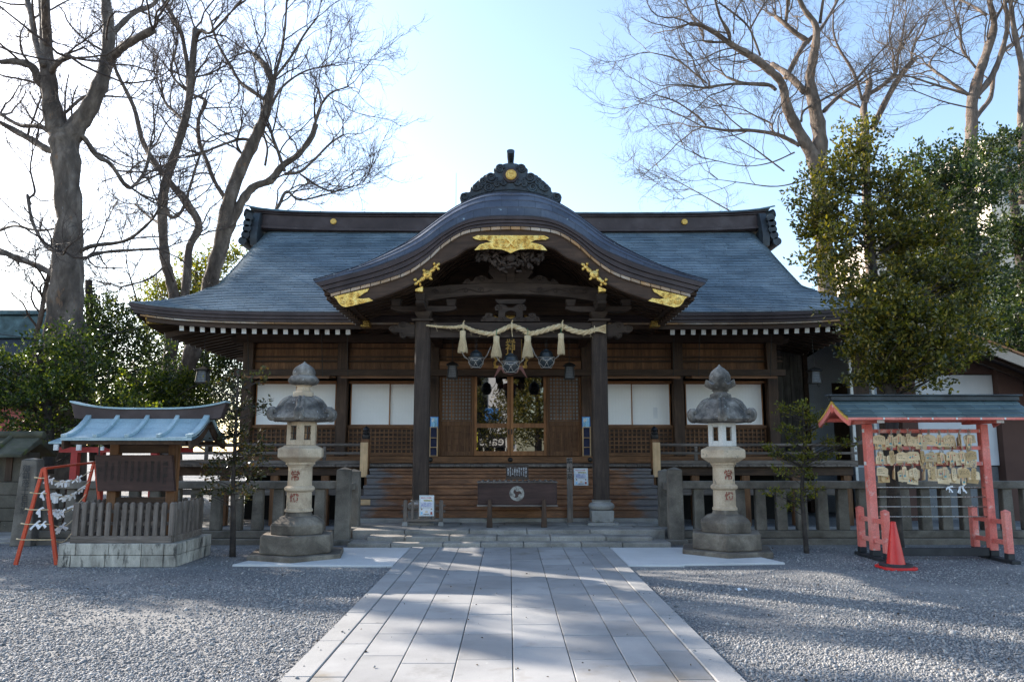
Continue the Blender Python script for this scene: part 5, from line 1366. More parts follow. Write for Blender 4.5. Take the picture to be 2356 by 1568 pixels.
def ema_proto(kind, seed):
    if (kind, seed) not in protos:
        mats = [M_['ema'] if seed % 4 else M_['ema_dk'], M_['ink'], M_['red_ink'], M_['teal'], M_['ochre']]
        protos[(kind, seed)] = [ema_mesh(kind, seed).build('prayer_plaque', mats, org=(0,0,0)), False]
    p = protos[(kind, seed)]
    if not p[1]: p[1] = True; return p[0]
    o = p[0].copy(); COL.objects.link(o); return o
NTH = ('first', 'second', 'third', 'fourth', 'fifth', 'sixth', 'seventh', 'eighth', 'ninth', 'tenth')
BAR = ('top', 'middle', 'lowest')
cordm = {}
r_ = random.Random(77)
bx = [613,692,765,845,925,995,1072,1150,1225,1298]
for b, zb_ in enumerate((1.82, 1.577, 1.35)):
    for k, X in enumerate(bx):
        x = xat((3200+(X+b*6)/1.912)/1.7385, 1030, YA-.06)
        n = r_.choice((3, 3, 4, 4)); edgeon = (b, k) in ((2, 1), (2, 4), (0, 8))
        for j in range(n):
            front = (j == n-1); kind = 'strip' if (front and r_.random() < .6) or (not front and r_.random() < .25) else 'house'
            o = ema_proto(kind, r_.randrange(8)); drop = .085 + .03*(n-1-j)*(-1 if front else 1)*.2 + (.055 if kind == 'strip' else .03) + r_.uniform(-.01, .02) + (.03*(n-1-j) if r_.random() < .6 else 0)
            o.location = (x+r_.uniform(-.016,.016), YA-.035-.011*j, zb_-drop); o.rotation_euler = (R(r_.uniform(-3,4)), R(r_.uniform(-7,7)), R(r_.uniform(-9,9) if not edgeon else 70+r_.uniform(-18,14)))
            pos = 'front' if front else ('rearmost' if j == 0 else ('inner' if n == 3 else ('second', 'third')[j-1]))
            props(o, '%s %s plaque in the %s bundle from left on the %s bar' % (pos, 'narrow pointed' if kind == 'strip' else 'five-sided', NTH[k], BAR[b]), 'wooden plaque', 'wooden plaques hung on the red rack')
            cm = M_['cord'] if r_.random() < .7 else M_['carved_red']
            key = cm.name
            if key not in cordm:
                c_ = MB(); c_.tube([(-.006,-.001,0),(-.008,-.004,.05),(-.002,-.012,.085),(.004,-.012,.085),(.008,-.004,.05),(.006,-.001,0)], .0035, 5)
                c_.tube([(-.02,-.016,.10),(-.004,-.018,.082),(.016,-.018,.104)], .004, 5); c_.tube([(-.012,-.018,.062),(0,-.02,.083),(.010,-.018,.058)], .0035, 5)
                q = cordm[key] = c_.build('cord', cm, o, local=True)
            else: q = cordm[key].copy(); COL.objects.link(q); q.parent = o
            q.location = (0, 0, (.068 if kind == 'strip' else .045))
for i, (X, dx) in enumerate(((1130, 0), (1218, 0), (1240, 0))):
    o = proto_k[i % 3].copy() if proto_k[i % 3] else proto_k[0].copy(); COL.objects.link(o)
    o.location = (xat((3200+X/1.912)/1.7385, 1120, YA-.04), YA-.045, 1.012); o.rotation_euler = (0, .4-.5*i, .1); o.scale = (1.1,)*3
    props(o, ('lone white paper fortune right of centre on the plaque rack rod', 'left of two white papers tied close together on a steel rod', 'right of two white papers tied close together on a steel rod')[i], 'paper fortune', 'paper fortunes on the plaque rack')
# traffic cone
c = gp(2062, 1307)
t = thing('traffic_cone', (c.x, c.y, 0), 'red plastic traffic cone with a black ring at its foot', 'traffic cone')
m = MB(); m.lathe([(.115,.055),(.112,.08),(.036,.575),(.034,.60),(.020,.607)], 32); m.build('cone_body', M_['cone'], t, smooth=40, local=True)
m = MB(); s_ = .215; k_ = .07
m.prism([(-s_+k_,-s_),(s_-k_,-s_),(s_,-s_+k_),(s_,s_-k_),(s_-k_,s_),(-s_+k_,s_),(-s_,s_-k_),(-s_,-s_+k_)], 0, .035, plane='xy'); m.build('base', M_['cone'], t, bevel=.008, seg=2, local=True)
m = MB(); m.lathe([(.205,.036),(.205,.060),(.19,.068),(.135,.068),(.125,.058),(.125,.036)], 32); m.build('weight_ring', M_['rubber'], t, smooth=40, local=True)
# ================================================================ things on and before the porch
KX = 3.724                                       # pixels of the porch close-up per pixel of the picture
def pz(X, Y, y):
    u = (1500 + X/2.142)/1.7385; v = (1200 + Y/2.142)/1.7385
    return at(u, v, y)
# sacred rope: three twisted strands
t = thing('straw_rope', (HX, 13.8, 3.8), 'thick twisted straw rope tied across the porch beam between the pillars', 'rope')
ctl = [(440,215,.020),(560,228,.028),(680,232,.034),(760,225,.038),(850,262,.044),(990,288,.050),(1080,260,.050),(1170,222,.050),(1260,250,.052),(1330,285,.054),(1430,265,.056),(1530,235,.056),(1600,225,.056),(1700,262,.058),(1800,276,.056),(1880,255,.054)]
path_ = smooth_path([(*pz(a, b, 13.79), r) for a, b, r in ctl], 10)
for s_ in range(3):
    m = MB(); pts = []; rad = []; ph = 0.0
    for k, q in enumerate(path_):
        r = q[3]*.88
        if k: ph += (Vector(q[:3])-Vector(path_[k-1][:3])).length/(r*6.2)*2*math.pi
        d = Vector(path_[min(k+1, len(path_)-1)][:3]) - Vector(path_[max(k-1, 0)][:3]); d.normalize()
        a = Vector((0,-1,0)); b = d.cross(a).normalized(); ang = -ph + 2.094*s_
        pts.append(Vector(q[:3]) + (a*math.cos(ang)+b*math.sin(ang))*r*.52); rad.append(r*.56)
    m.tube(pts, rad, 8)
    m.build('strand', M_['straw'], t, smooth=True)
m = MB(); r_ = random.Random(5)
for k in range(60):
    q = path_[r_.randrange(len(path_))]; p = Vector(q[:3]) + Vector((0, -q[3]*.8, r_.uniform(-1, 1)*q[3]*.9)); L = r_.uniform(.04, .13)
    d = Vector((r_.uniform(-1, 1), -.3, r_.uniform(-1, .35))).normalized(); m.tube([p, p+d*L*.6, p+d*L+Vector((0,0,-.01))], .0022, 3)
m.build('loose_straws', M_['straw'], t)
m = MB()
for k in range(40):
    p = pz(1876, 252, 13.79); e = pz(1978, 248+r_.uniform(-38, 38), 13.79+r_.uniform(-.05, .05))
    st_ = p + Vector((0, r_.uniform(-.04, .04), r_.uniform(-.04, .04))); m.tube([st_, st_.lerp(e, .5)*1.0 + Vector((0,0,0)), e], .0075, 5)
m.build('frayed_end', M_['straw'], t)
m = MB()
for X, Y in ((758, 228), (1172, 224), (1604, 226)):
    for k in range(3):
        c = pz(X+4*k-4, Y, 13.79); m.tube([c+Vector((0,-.075*math.cos(a), .075*math.sin(a)+.0)) for a in [2*math.pi*j/16 for j in range(16)]], .008, 5, closed=True)
    c = pz(X, Y-40, 13.80); m.tube([pz(X, Y-10, 13.76), c, c+Vector((.02,0,.03))], .011, 6)
c = pz(1168, 222, 13.73); m.tube([c, c+Vector((.02,0,-.2))], .006, 5); m.tube([pz(1876, 252+k, 13.79)+Vector((0,-.065*1,0)) for k in (-28, 0, 28)], .009, 5)
m.build('binding_cord', M_['straw'], t)
for i, (X, Y0, Y1, w0, w1) in enumerate(((752,256,446,52,84),(1040,302,488,54,92),(1308,296,490,60,96),(1593,280,462,52,62))):
    top = pz(X, Y0, 13.74); bot = pz(X, Y1, 13.74); L = top.z-bot.z; k_ = 13.8/FPX/KX
    t = thing('straw_tassel', (top.x, 13.74, top.z), 'pale straw tassel hanging from the twisted rope, %s' % ('nearest the left pillar', 'just left of the name plaque', 'just right of the name plaque', 'nearest the right pillar')[i], 'tassel', 'straw tassels on the porch rope')
    m = MB(); r_ = random.Random(i); rw0, rw1 = w0*k_/2, w1*k_/2
    prf = [(.012,0),(rw0*.75,-.012),(rw0,-.05*L),(rw0*.92,-.27*L),(rw0*.80,-.33*L),(rw0*.92,-.40*L),(rw0*.5+rw1*.45,-.70*L),(rw1*.9,-.96*L),(rw1*.5,-.965*L)]
    m.lathe(prf, 18)
    for k in range(170):
        a = r_.uniform(0, 6.283); f = r_.uniform(.82, 1.03); e = r_.uniform(-.05, .05); ca, sa = math.sin(a), -math.cos(a); lo = -L*r_.uniform(.9, 1.04)
        P = [(rw0*.9*f*ca, rw0*.9*f*sa, -.04*L), (rw0*.82*ca*1.04, rw0*.82*sa*1.04, -.33*L), ((rw0*.4+rw1*.5)*f*1.08*ca, (rw0*.4+rw1*.5)*f*1.08*sa, -.65*L), (rw1*f*1.02*math.sin(a+e), -rw1*f*1.02*math.cos(a+e), lo)]
        m.tube(P, [.003,.0035,.0035,.003], 3)
    m.build('straw_bundle', M_['straw_z'], t, local=True)
    m = MB(); m.lathe([(rw0*.86,-.31*L),(rw0*.93,-.325*L),(rw0*.93,-.345*L),(rw0*.86,-.36*L)], 18); m.build('tie', M_['straw'], t, local=True)
    m = MB(); m.tube([(0,-.005,-.01), (.004,-.02,.07), (0,.02,.12)], .006, 5); m.build('green_string', mk('green_twine', [(.03,.16,.08),(.05,.22,.11)], scale=9) if i == 0 else bpy.data.materials['green_twine'], t, local=True)
# bells with chains and cord nets
for i, (X, Y0, Y1, rp, y) in enumerate(((866,425,588,65,14.0),(1163,452,630,74,13.85),(1467,418,590,68,14.0))):
    top = pz(X, Y0, y); bot = pz(X, Y1, y); k_ = (y+.1)/FPX/KX; r = rp*k_; h = top.z-bot.z
    t = thing('shrine_bell', (top.x, y, bot.z), ('dark bronze bell in a white cord net hanging near the left pillar', 'largest bronze bell hanging before the name plaque in a white net', 'dark bronze bell in a white cord net hanging near the right pillar')[i], 'bell', 'bells hung under the porch beam')
    m = MB(); m.lathe([(.01,0),(r*.45,.03*h),(r*.80,.16*h),(r*.97,.34*h),(r*.99,.42*h),(r*.90,.52*h),(r*.84,.56*h),(r*.88,.58*h),(r*.92,.63*h),(r*.86,.68*h),(r*.80,.72*h),(r*.82,.78*h),(r*.62,.88*h),(r*.38,.92*h),(r*.33,.97*h),(r*.10,h)], 32); m.build('bell_body', M_['bronze'], t, smooth=45, local=True)
    m = MB(); zc = h*1.0; hang = 3.66-bot.z; kk = 0
    while zc < hang:
        a = (1,0) if kk % 2 else (0,1)
        m.tube([(a[0]*.022*math.cos(b), a[1]*.022*math.cos(b), zc+.028+.034*math.sin(b)) for b in [2*math.pi*j/12 for j in range(12)]], .006, 5, closed=True); zc += .052; kk += 1
    m.build('chain', M_['iron'], t, smooth=True, local=True)
    m = MB(); N = 6; rn = r*1.05
    ringz = [.56*h, .30*h, .06*h]; rr_ = [rn*1.0, rn*1.02, rn*.62]
    P = [[(rr_[j]*math.cos(2*math.pi*(k+.5*(j % 2))/N), rr_[j]*math.sin(2*math.pi*(k+.5*(j % 2))/N), ringz[j]+(.05*h*math.cos(2*math.pi*(k+.5*(j % 2))/N*2) if j == 0 else 0)) for k in range(N)] for j in range(3)]
    for j in range(2):
        for k in range(N):
            m.tube([P[j][k], P[j+1][k if j == 0 else k]], .004, 5); m.tube([P[j][k], P[j+1][(k-1) % N if j == 0 else (k+1) % N]], .004, 5)
    m.tube([Vector(p) for p in P[2]], .006, 5, closed=True); m.tube([Vector(p) for p in P[0]], .006, 5, closed=True)
    for k in range(N): ellip(m, P[1][k], .008, .008, .008, 6, 4)
    for sx in (-1, 1):
        a = Vector((sx*rn*.95, -.02, .50*h)); e = Vector((sx*(r+.14), -.12, h*1.02 if i == 1 else h*(.95 if sx*(i-1) > 0 else 1.15)))
        for o_ in (0, .02): m.tube([a+Vector((0,o_,-.02*h)), a.lerp(e, .5)+Vector((0,o_,-.03-o_)), e], .0055, 5)
    m.tube([(-rn*.8,-rn*.6,.50*h),(-rn*.35,-rn*1.02,.42*h),(0,-rn*1.08,.40*h),(rn*.35,-rn*1.02,.44*h),(rn*.8,-rn*.6,.52*h)], .006, 5)
    m.build('cord_net', M_['cord'], t, smooth=True, local=True)
# name plaque
py_ = 15.5; top = pz(1170, 10, py_); bot = pz(1170, 582, py_)
t = thing('name_plaque', (HX, py_, bot.z), 'dark name plaque with gold characters in a wavy gilt frame', 'plaque')
k_ = 15.65/FPX/KX; hw = 141*k_; H_ = top.z-bot.z; tilt = .10
def tl_(x, y, z): return (x, y - z*tilt, z)
m = MB(); bw = 95*k_; z0_ = 52*k_
m.add([tl_(-bw,-.02,z0_), tl_(bw,-.02,z0_), tl_(bw,-.02,H_), tl_(-bw,-.02,H_), tl_(-bw,.02,z0_), tl_(bw,.02,z0_), tl_(bw,.02,H_), tl_(-bw,.02,H_)], [(0,1,2,3),(7,6,5,4),(0,4,5,1),(1,5,6,2),(2,6,7,3),(3,7,4,0)]); m.build('board', M_['board'], t, local=True)
m = MB()
for s_ in (-1, 1):
    L_ = []; R_ = []
    for k in range(61):
        z = H_*k/60; w = .022*math.sin(k*1.05)+ (.012 if (k//4) % 2 else -.012); L_.append((s_*(hw-.05)+w, z)); R_.append((s_*hw+w, z))
    for (a, b), (c2, d2), (e, f), (g_, h_) in zip(L_, R_, L_[1:], R_[1:]):
        m.add([tl_(a,-.05,b), tl_(c2,-.05,d2), tl_(g_,-.05,h_), tl_(e,-.05,f), tl_(a,-.01,b), tl_(c2,-.01,d2), tl_(g_,-.01,h_), tl_(e,-.01,f)], [(0,1,2,3),(3,2,1,0),(0,3,7,4),(1,5,6,2)])
    x0, x1 = sorted((s_*hw, s_*(hw-.16))); m.box(x0, x1, -.05, -.01, 0, .045)
m.build('gilt_frame', M_['gold_flat'], t, local=True)
m = MB()
for s_ in (-1, 1): m.add([tl_(s_*bw,-.021,z0_), tl_(s_*bw*.975,-.021,z0_), tl_(s_*bw*.975,-.021,H_), tl_(s_*bw,-.021,H_)], [(0,1,2,3)])
m.add([tl_(-bw,-.021,z0_), tl_(bw,-.021,z0_), tl_(bw,-.021,z0_+.008), tl_(-bw,-.021,z0_+.008)], [(0,1,2,3)])
m.build('gilt_line', M_['gold_flat'], t, local=True)
m = MB()
for s_ in (-1, 1):
    m.bar((s_*(bw+.02), .0, .3), (s_*hw, -.02, .02), .30, .025, up=(0,1,0), w2=.05)
m.build('flared_side', M_['board'], t, local=True)
for i, ch in enumerate('安積國造神社'):
    Yc = 100 + 79*i; z = (582-Yc)*k_
    text_mesh('gold_character', ch, .21, M_['gold_flat'], t, Matrix.Translation((0, -.024 - z*tilt, z)) @ Matrix.Rotation(R(90)+math.atan(tilt), 4, 'X'), .006, bold=.004)
m = MB(); m.tube([(0,.03,H_), (0,.2,H_+.35)], .012, 6); m.build('hanger', M_['iron'], t, local=True)
c = pz(1150, 575, 15.2)
t = thing('pink_streamer', (HX, 15.2, c.z-.15), 'pair of pointed pink cloth streamers below the name plaque', 'streamer')
for s_ in (-1, 1):
    m = MB(); m.bar((s_*.20, 0, .17), (s_*.33, -.02, -.06), .085, .03, up=(0,1,0), w2=.008); m.build('streamer_tail', M_['rose'], t, local=True, bevel=.006)
m = MB(); m.lathe([(.02,0),(.15,.04),(.19,.12),(.16,.2),(.03,.23)], 18); m.build('streamer_knot', M_['rose'], t, local=True, smooth=True)
# hanging lanterns
def hang_lantern(u, v, y, w, h, label, chain_to):
    c = at(u, v, y)
    t = thing('hanging_lantern', (c.x, y, c.z-h/2), label, 'hanging lantern', 'hanging lanterns under the eaves')
    m = MB(); m.lathe([(w*.52,h*.74),(w*.72,h*.76),(w*.70,h*.79),(w*.42,h*.90),(w*.14,h*.97),(w*.05,h)], 4, rot=R(45)); m.build('lantern_roof', M_['iron'], t, local=True, bevel=.004)
    m = MB()
    for s_ in (-1, 1):
        for q in (-1, 1): m.bar((s_*w*.30, q*w*.30, h*.74), (s_*w*.38, q*w*.38, h*.06), .02, .02)
    m.box(-w*.40, w*.40, -w*.40, w*.40, 0, h*.06); m.build('frame', M_['iron'], t, local=True)
    m = MB(); m.lathe([(w*.50,h*.062),(w*.40,h*.735)], 4, rot=R(45)); g_ = m.build('paper_pane', M_['glass_lt'], t, local=True)
    m = MB()
    for a in range(4):
        M4 = Matrix.Rotation(R(90*a), 4, 'Z'); n = 7
        for k in range(n+1):
            s_ = k/n*2-1
            p, q = M4 @ Vector((s_*w*.28, -w*.288, h*.735)), M4 @ Vector((s_*w*.35, -w*.358, h*.065)); m.bar(p, q, .007, .006)
        for k in range(n+1):
            f = k/n; hw_ = w*(.35-.07*f); p, q = M4 @ Vector((-hw_, -hw_*1.025, h*(.065+.67*f))), M4 @ Vector((hw_, -hw_*1.025, h*(.065+.67*f))); m.bar(p, q, .007, .006)
    m.build('lattice', M_['iron'], g_, local=True)
    m = MB(); z = h; r_ = random.Random(int(u)); pts = []
    while z < chain_to - c.z + h/2: pts.append((r_.uniform(-.012, .012), 0, z)); z += .09
    pts.append((0, 0, chain_to-c.z+h/2)); m.tube(pts, .007, 5); m.build('chain', M_['iron'], t, local=True)
    m = MB(); m.tube([(w*.2,0,0), (w*.22,0,-.06), (w*.30,0,-.07), (w*.32,0,-.04)], .006, 5); m.build('hook', M_['iron'], t, local=True)
hang_lantern((1500+664/2.142)/1.7385, 850.5, 15.5, .25, .36, 'small dark lattice lantern hanging left of the bells before the doors', 4.35)
hang_lantern((1500+1664/2.142)/1.7385, 852.5, 15.5, .25, .36, 'small dark lattice lantern hanging right of the bells before the doors', 4.35)
hang_lantern(467.5, 862, 16.2, .30, .36, 'square lattice lantern hanging under the left corner of the main eaves', 4.35)
hang_lantern(1874, 863, 16.2, .28, .36, 'square lattice lantern hanging under the right corner of the main eaves', 4.35)

# offering box
t = thing('offering_box', (HX+.12, 13.65, .224), 'long dark wooden offering box with a round comma crest', 'offering box')
bx0, bx1 = xat(1098.8, 1135, 13.45), xat(1281.7, 1135, 13.45); zb, zt = .57, .985
m = MB(); m.box(bx0, bx1, 13.45, 13.95, zb+.03, zt-.012); bd_ = m.build('box_body', M_['board'], t, bevel=.008)
m = MB(); m.box(bx0-.015, bx1+.015, 13.435, 13.965, zt-.011, zt+.006); m.box(bx0-.01, bx1+.01, 13.42, 13.97, zb, zb+.029); m.build('edge_trim', M_['wgx'], t, bevel=.004)
m = MB()
for k in range(13): m.box(bx0+.08+k*(bx1-bx0-.16)/12-.02, bx0+.08+k*(bx1-bx0-.16)/12+.02, 13.47, 13.93, zt+.007, zt+.03)
m.build('top_bars', M_['wgy'], t, bevel=.004)
for x in (bx0+.215, bx1-.235):
    m = MB(); m.box(x-.052, x+.052, 13.30, 13.41, .226, .70, t=.022); m.box(x-.035, x+.035, 13.411, 13.98, .48, .568); m.build('leg', M_['wdz'], t, bevel=.006)
m = MB()
for x in (bx0+.018, bx0+.042, bx1-.018, bx1-.042):
    for k in range(10): ellip(m, (x, 13.45, zb+.07+.036*k), .006, .006, .006, 6, 4)
m.build('rivets', M_['iron'], bd_)
m = MB(); cx_, cz_ = xat(1189.4, 1131, 13.44), (zb+zt)/2+.015
for j in range(3): tomoe(m, cx_, cz_, .135, R(85+120*j), 13.444, 13.452)
m.build('crest', mk('worn_white_paint', [(.10,.085,.07),(.34,.32,.28),(.42,.40,.36)], scale=14, bump=.1), bd_)
# message board resting on the box
x0, x1 = xat(1164, 1090, 13.86), xat(1216, 1090, 13.86)
t = thing('message_board', ((x0+x1)/2, 13.88, .992), 'small grey wooden board of white brush writing standing on the offering box', 'board')
m = MB(); m.box(x0, x1, 13.862, 13.885, 1.018, 1.275); m.build('board', M_['carvex'], t, bevel=.003)
txt = ['二拝二拍手一拝', '神前にすすみ', '軽く一礼し', '鈴を鳴らして', '二度深く礼', '二度拍手して', 'もう一度', '深く礼をする', '参拝の作法']
for i, s_ in enumerate(reversed(txt)):
    text_mesh('white_lettering', '\n'.join(s_), .029, M_['white_paper'], t, Matrix.Translation((x0+.04+.0405*i-(x0+x1)/2, -.0195, .026+.135)) @ Matrix.Rotation(R(90), 4, 'X'), .0005, line=.9)
x0, x1 = xat(1304, 1080, 14.15), xat(1317, 1080, 14.15)
t = thing('warning_stake', ((x0+x1)/2, 14.16, .224), 'upright wooden stake with black brush characters behind the offering box', 'sign')
m = MB(); m.box(x0, x1, 14.14, 14.165, .226, 1.405); m.build('stake', M_['wgz'], t, bevel=.004)
for ch, v in (('禁', 1060.5), ('土', 1080.5), ('足', 1096)):
    text_mesh('brush_character', ch, .105, M_['ink'], t, Matrix.Translation((0, -.022, zat(v, 14.14)-.224)) @ Matrix.Rotation(R(90), 4, 'X'), .0008, bold=.003)
# posters
def poster(cx, y, z0, w, h, label, lean):
    t = thing('poster', (cx, y, z0), label, 'poster', 'printed request posters before the shrine')
    A = Matrix.Rotation(lean, 4, 'X')
    def tr(mbx):
        mbx.v = [tuple(A @ Vector(p)) for p in mbx.v]; return mbx
    m = MB(); m.box(-w/2, w/2, -.004, 0, 0, h); tr(m).build('sheet', M_['white_paper'], t, local=True)
    m = MB(); b = w*.045; e = .004
    for q in ((b,w-b,b,b+e),(b,w-b,h-b-e,h-b),(b,b+e,b+e,h-b-e),(w-b-e,w-b,b+e,h-b-e)): m.box(q[0]-w/2, q[1]-w/2, -.0052, -.0041, q[2], q[3])
    tr(m).build('border', M_['teal'], t, local=True)
    m = MB(); m.box(-w*.22, w*.36, -.0048, -.0041, h*.755, h*.785); m.box(-w*.16, w*.38, -.0048, -.0041, h*.71, h*.735); tr(m).build('highlight', M_['yellow'], t, local=True)
    def tx(s_, x, z, size, mat, al='CENTER'): text_mesh('lettering', s_, size, M_[mat], t, A @ Matrix.Translation((x, -.0056, z)) @ Matrix.Rotation(R(90), 4, 'X'), .0004, al, bold=size*.01)
    tx('神社からのお願い', 0, h*.875, w*.098, 'red_ink')
    tx('新型感染症拡大防止のため', w*.08, h*.77, w*.046, 'ink'); tx('皆様のご協力をお願いします', w*.10, h*.722, w*.046, 'ink')
    for i, s_ in enumerate(('マスクを着用してご参拝下さい', '手指の消毒にご協力下さい', '間隔をあけてお並び下さい', '大声での会話はお控え下さい')):
        tx(s_, 0, h*(.635-.058*i), w*.062, 'blue_ink')
    tx('体調のすぐれない方はご参拝をお控え下さい', 0, h*.395, w*.042, 'ink'); tx('安積国造神社', 0, h*.085, w*.072, 'ink')
    for sx, body in ((-1, 'skyblue'), (1, 'carved_red')):
        m = MB(); x = sx*w*.33
        m.prism([(x-.10*w*.8,h*.07),(x+.10*w*.8,h*.07),(x+.055*w,h*.17),(x+.07*w,h*.205),(x-.07*w,h*.205),(x-.055*w,h*.17)], -.0052, -.0041); tr(m).build('printed_robe', M_[body], t, local=True)
        m = MB(); m.prism([(x+.052*w*math.cos(a), h*.325+.052*w*math.sin(a)) for a in [2*math.pi*k/14 for k in range(14)]], -.0050, -.0041); tr(m).build('printed_hair', M_['ink'], t, local=True)
        m = MB(); m.prism([(x+.036*w*math.cos(a), h*.312+.036*w*math.sin(a)) for a in [2*math.pi*k/14 for k in range(14)]], -.0056, -.0051); tr(m).build('printed_face', M_['wnx'], t, local=True)
    m = MB(); m.box(-w*.09, w*.09, -.0052, -.0041, h*.17, h*.235); m.box(-w*.006, w*.006, -.0052, -.0041, h*.236, h*.30); tr(m).build('printed_box', M_['ema'], t, local=True)
    return t
c = at(981, 1186.4, 13.50)
poster(c.x, 13.512, c.z, xat(998,1160,13.5)-xat(964,1160,13.5), zat(1138.6,13.5)-c.z, 'white printed poster fixed to the front of the low grey picket barrier', 0)
c = at(1336.5, 1110.6, 14.98)
poster(c.x, 14.905, .866, xat(1352,1090,15.0)-xat(1320,1090,15.0), .335, 'white printed poster leaning on the wooden steps right of the stake', -.25)
# little picket barrier
x0, x1 = xat(929, 1190, 13.55), xat(1017, 1190, 13.55)
t = thing('picket_barrier', ((x0+x1)/2, 13.6, .224), 'low weathered picket barrier on stone feet before the left pillar', 'barrier')
for k in range(6):
    x = x0+.02+(x1-x0-.04)*k/5; e = k in (0, 5)
    m = MB(); w = .034 if e else .024; zt = .655 if e else .635
    m.box(x-w, x+w, 13.56, 13.60, .30 if e else .345, zt); m.add([(x-w,13.56,zt+.0002),(x+w,13.56,zt+.0002),(x+w,13.60,zt+.0002),(x-w,13.60,zt+.0002),(x,13.58,zt+.03)], [(0,1,4),(1,2,4),(2,3,4),(3,0,4)]); m.build('picket', M_['wgz'], t, bevel=.004)
m = MB()
for z in (.575, .475): m.box(x0-.05, x1+.05, 13.605, 13.63, z-.016, z+.016)
m.box(x0+.056, x1-.056, 13.57, 13.60, .30, .343); m.build('rail', M_['wgx'], t, bevel=.004)
for x in (x0+.02, x1-.02):
    m = MB(); m.box(x-.05, x+.05, 13.53, 13.64, .224, .298, t=.008); m.build('stone_foot', M_['stone'], t, bevel=.008)
# hand-sanitiser stands
for i, (u, lab) in enumerate(((998, 'slim bamboo stand with a sanitiser bottle and blue sign left of the doors'), (1349.5, 'slim bamboo stand with a sanitiser bottle and blue sign right of the doors'))):
    x = xat(u, 1000, 17.10); z0 = 1.406
    t = thing('sanitiser_stand', (x, 17.12, z0), lab, 'stand', 'sanitiser stands beside the doors')
    m = MB(); w = .082
    for sx in (-1, 1):
        for y in (-.06, .06): m.tube([(sx*w, y, 0), (sx*w, y, .66)], .010, 8)
    for z in (.012, .20, .41, .645): m.box(-w, w, -.062, .062, z-.006, z+.006); m.tube([(-w-.01,-.066,z), (w+.01,-.066,z)], .008, 6)
    m.build('bamboo_frame', M_['wnz'], t, local=True)
    m = MB(); m.box(-.075, .075, .03, .034, .02, .63); m.build('cloth_back', M_['navy'], t, local=True)
    m = MB(); m.box(-.092, .092, .045, .055, .62, .885); s_ = m.build('blue_sign', M_['blue_board'], t, local=True, bevel=.004)
    m = MB(); m.box(-.072, .072, .041, .0445, .655, .865); m.build('sign_panel', M_['skyblue'], s_, local=True)
    m = MB(); ellip(m, (-.03, .0395, .80), .030, .002, .040); m.build('sign_hand', M_['white_paper'], s_, local=True)
    b = thing('pump_bottle', (x, 17.10, z0+.652), 'clear pump bottle on the %s bamboo stand beside the doors' % ('left', 'right')[i], 'bottle', 'pump bottles beside the doors')
    m = MB(); m.lathe([(.033,0),(.036,.01),(.036,.09),(.026,.115),(.014,.125),(.014,.135)], 18); m.build('bottle_body', M_['skyblue'], b, local=True, smooth=40)
    m = MB(); m.lathe([(.017,.135),(.017,.150),(.006,.152),(.006,.185),(.012,.187),(.012,.20)], 12); m.tube([(0,0,.196), (-.035,-.01,.196), (-.045,-.012,.188)], .005, 6); m.build('pump', M_['white_paint'], b, local=True, smooth=40)
# ================================================================ trees
from mathutils import noise as mnoise
def batch_tubes(P, Rr, n):
    """P (N,K,3), Rr (N,K): all tubes of one branching level as vertex and quad arrays"""
    N, K, _ = P.shape
    T = np.empty_like(P); T[:, 1:-1] = P[:, 2:]-P[:, :-2]; T[:, 0] = P[:, 1]-P[:, 0]; T[:, -1] = P[:, -1]-P[:, -2]
    T /= np.linalg.norm(T, axis=2, keepdims=True)+1e-9
    ref = np.where(np.abs(T[:, :1, 2:3]) < .9, np.array([0, 0, 1.]), np.array([1., 0, 0]))
    A = np.cross(T, np.broadcast_to(ref, T.shape)); A /= np.linalg.norm(A, axis=2, keepdims=True)+1e-9
    B = np.cross(T, A); ang = 2*np.pi*np.arange(n)/n
    V = P[:, :, None] + (A[:, :, None]*np.cos(ang)[:, None] + B[:, :, None]*np.sin(ang)[:, None])*Rr[:, :, None, None]
    idx = np.arange(N*K*n).reshape(N, K, n); nx = np.roll(idx, -1, axis=2)
    Fq = np.stack([idx[:, :-1], nx[:, :-1], nx[:, 1:], idx[:, 1:]], axis=-1).reshape(-1, 4)
    return V.reshape(-1, 3), Fq
def unit(a): return a/(np.linalg.norm(a, axis=-1, keepdims=True)+1e-9)
def shoots(g, start, d, L, r, K, wig=.12, up=.10):
    N = len(start); P = np.empty((N, K, 3)); P[:, 0] = start; dd = unit(d)
    for k in range(1, K):
        dd = unit(dd + g.normal(0, wig, (N, 3)) + np.array([0, 0, up])); P[:, k] = P[:, k-1] + dd*(L/(K-1))[:, None]
    return P, r[:, None]*np.linspace(1, .45, K)[None]
def offspring(g, P, m, spread, t0=.2):
    N, K, _ = P.shape; t = g.uniform(t0, 1.0, (N, m))*(K-1); i = np.minimum(t.astype(int), K-2); f = (t-i)[..., None]
    n = np.arange(N)[:, None]; a = P[n, i]; b = P[n, i+1]; st = a+(b-a)*f; T = unit(b-a)
    rnd = unit(g.normal(0, 1, (N, m, 3))); side = unit(np.cross(T, rnd)); an = g.normal(spread, .22, (N, m, 1))
    return st.reshape(-1, 3), (T*np.cos(an)+side*np.sin(an)).reshape(-1, 3)
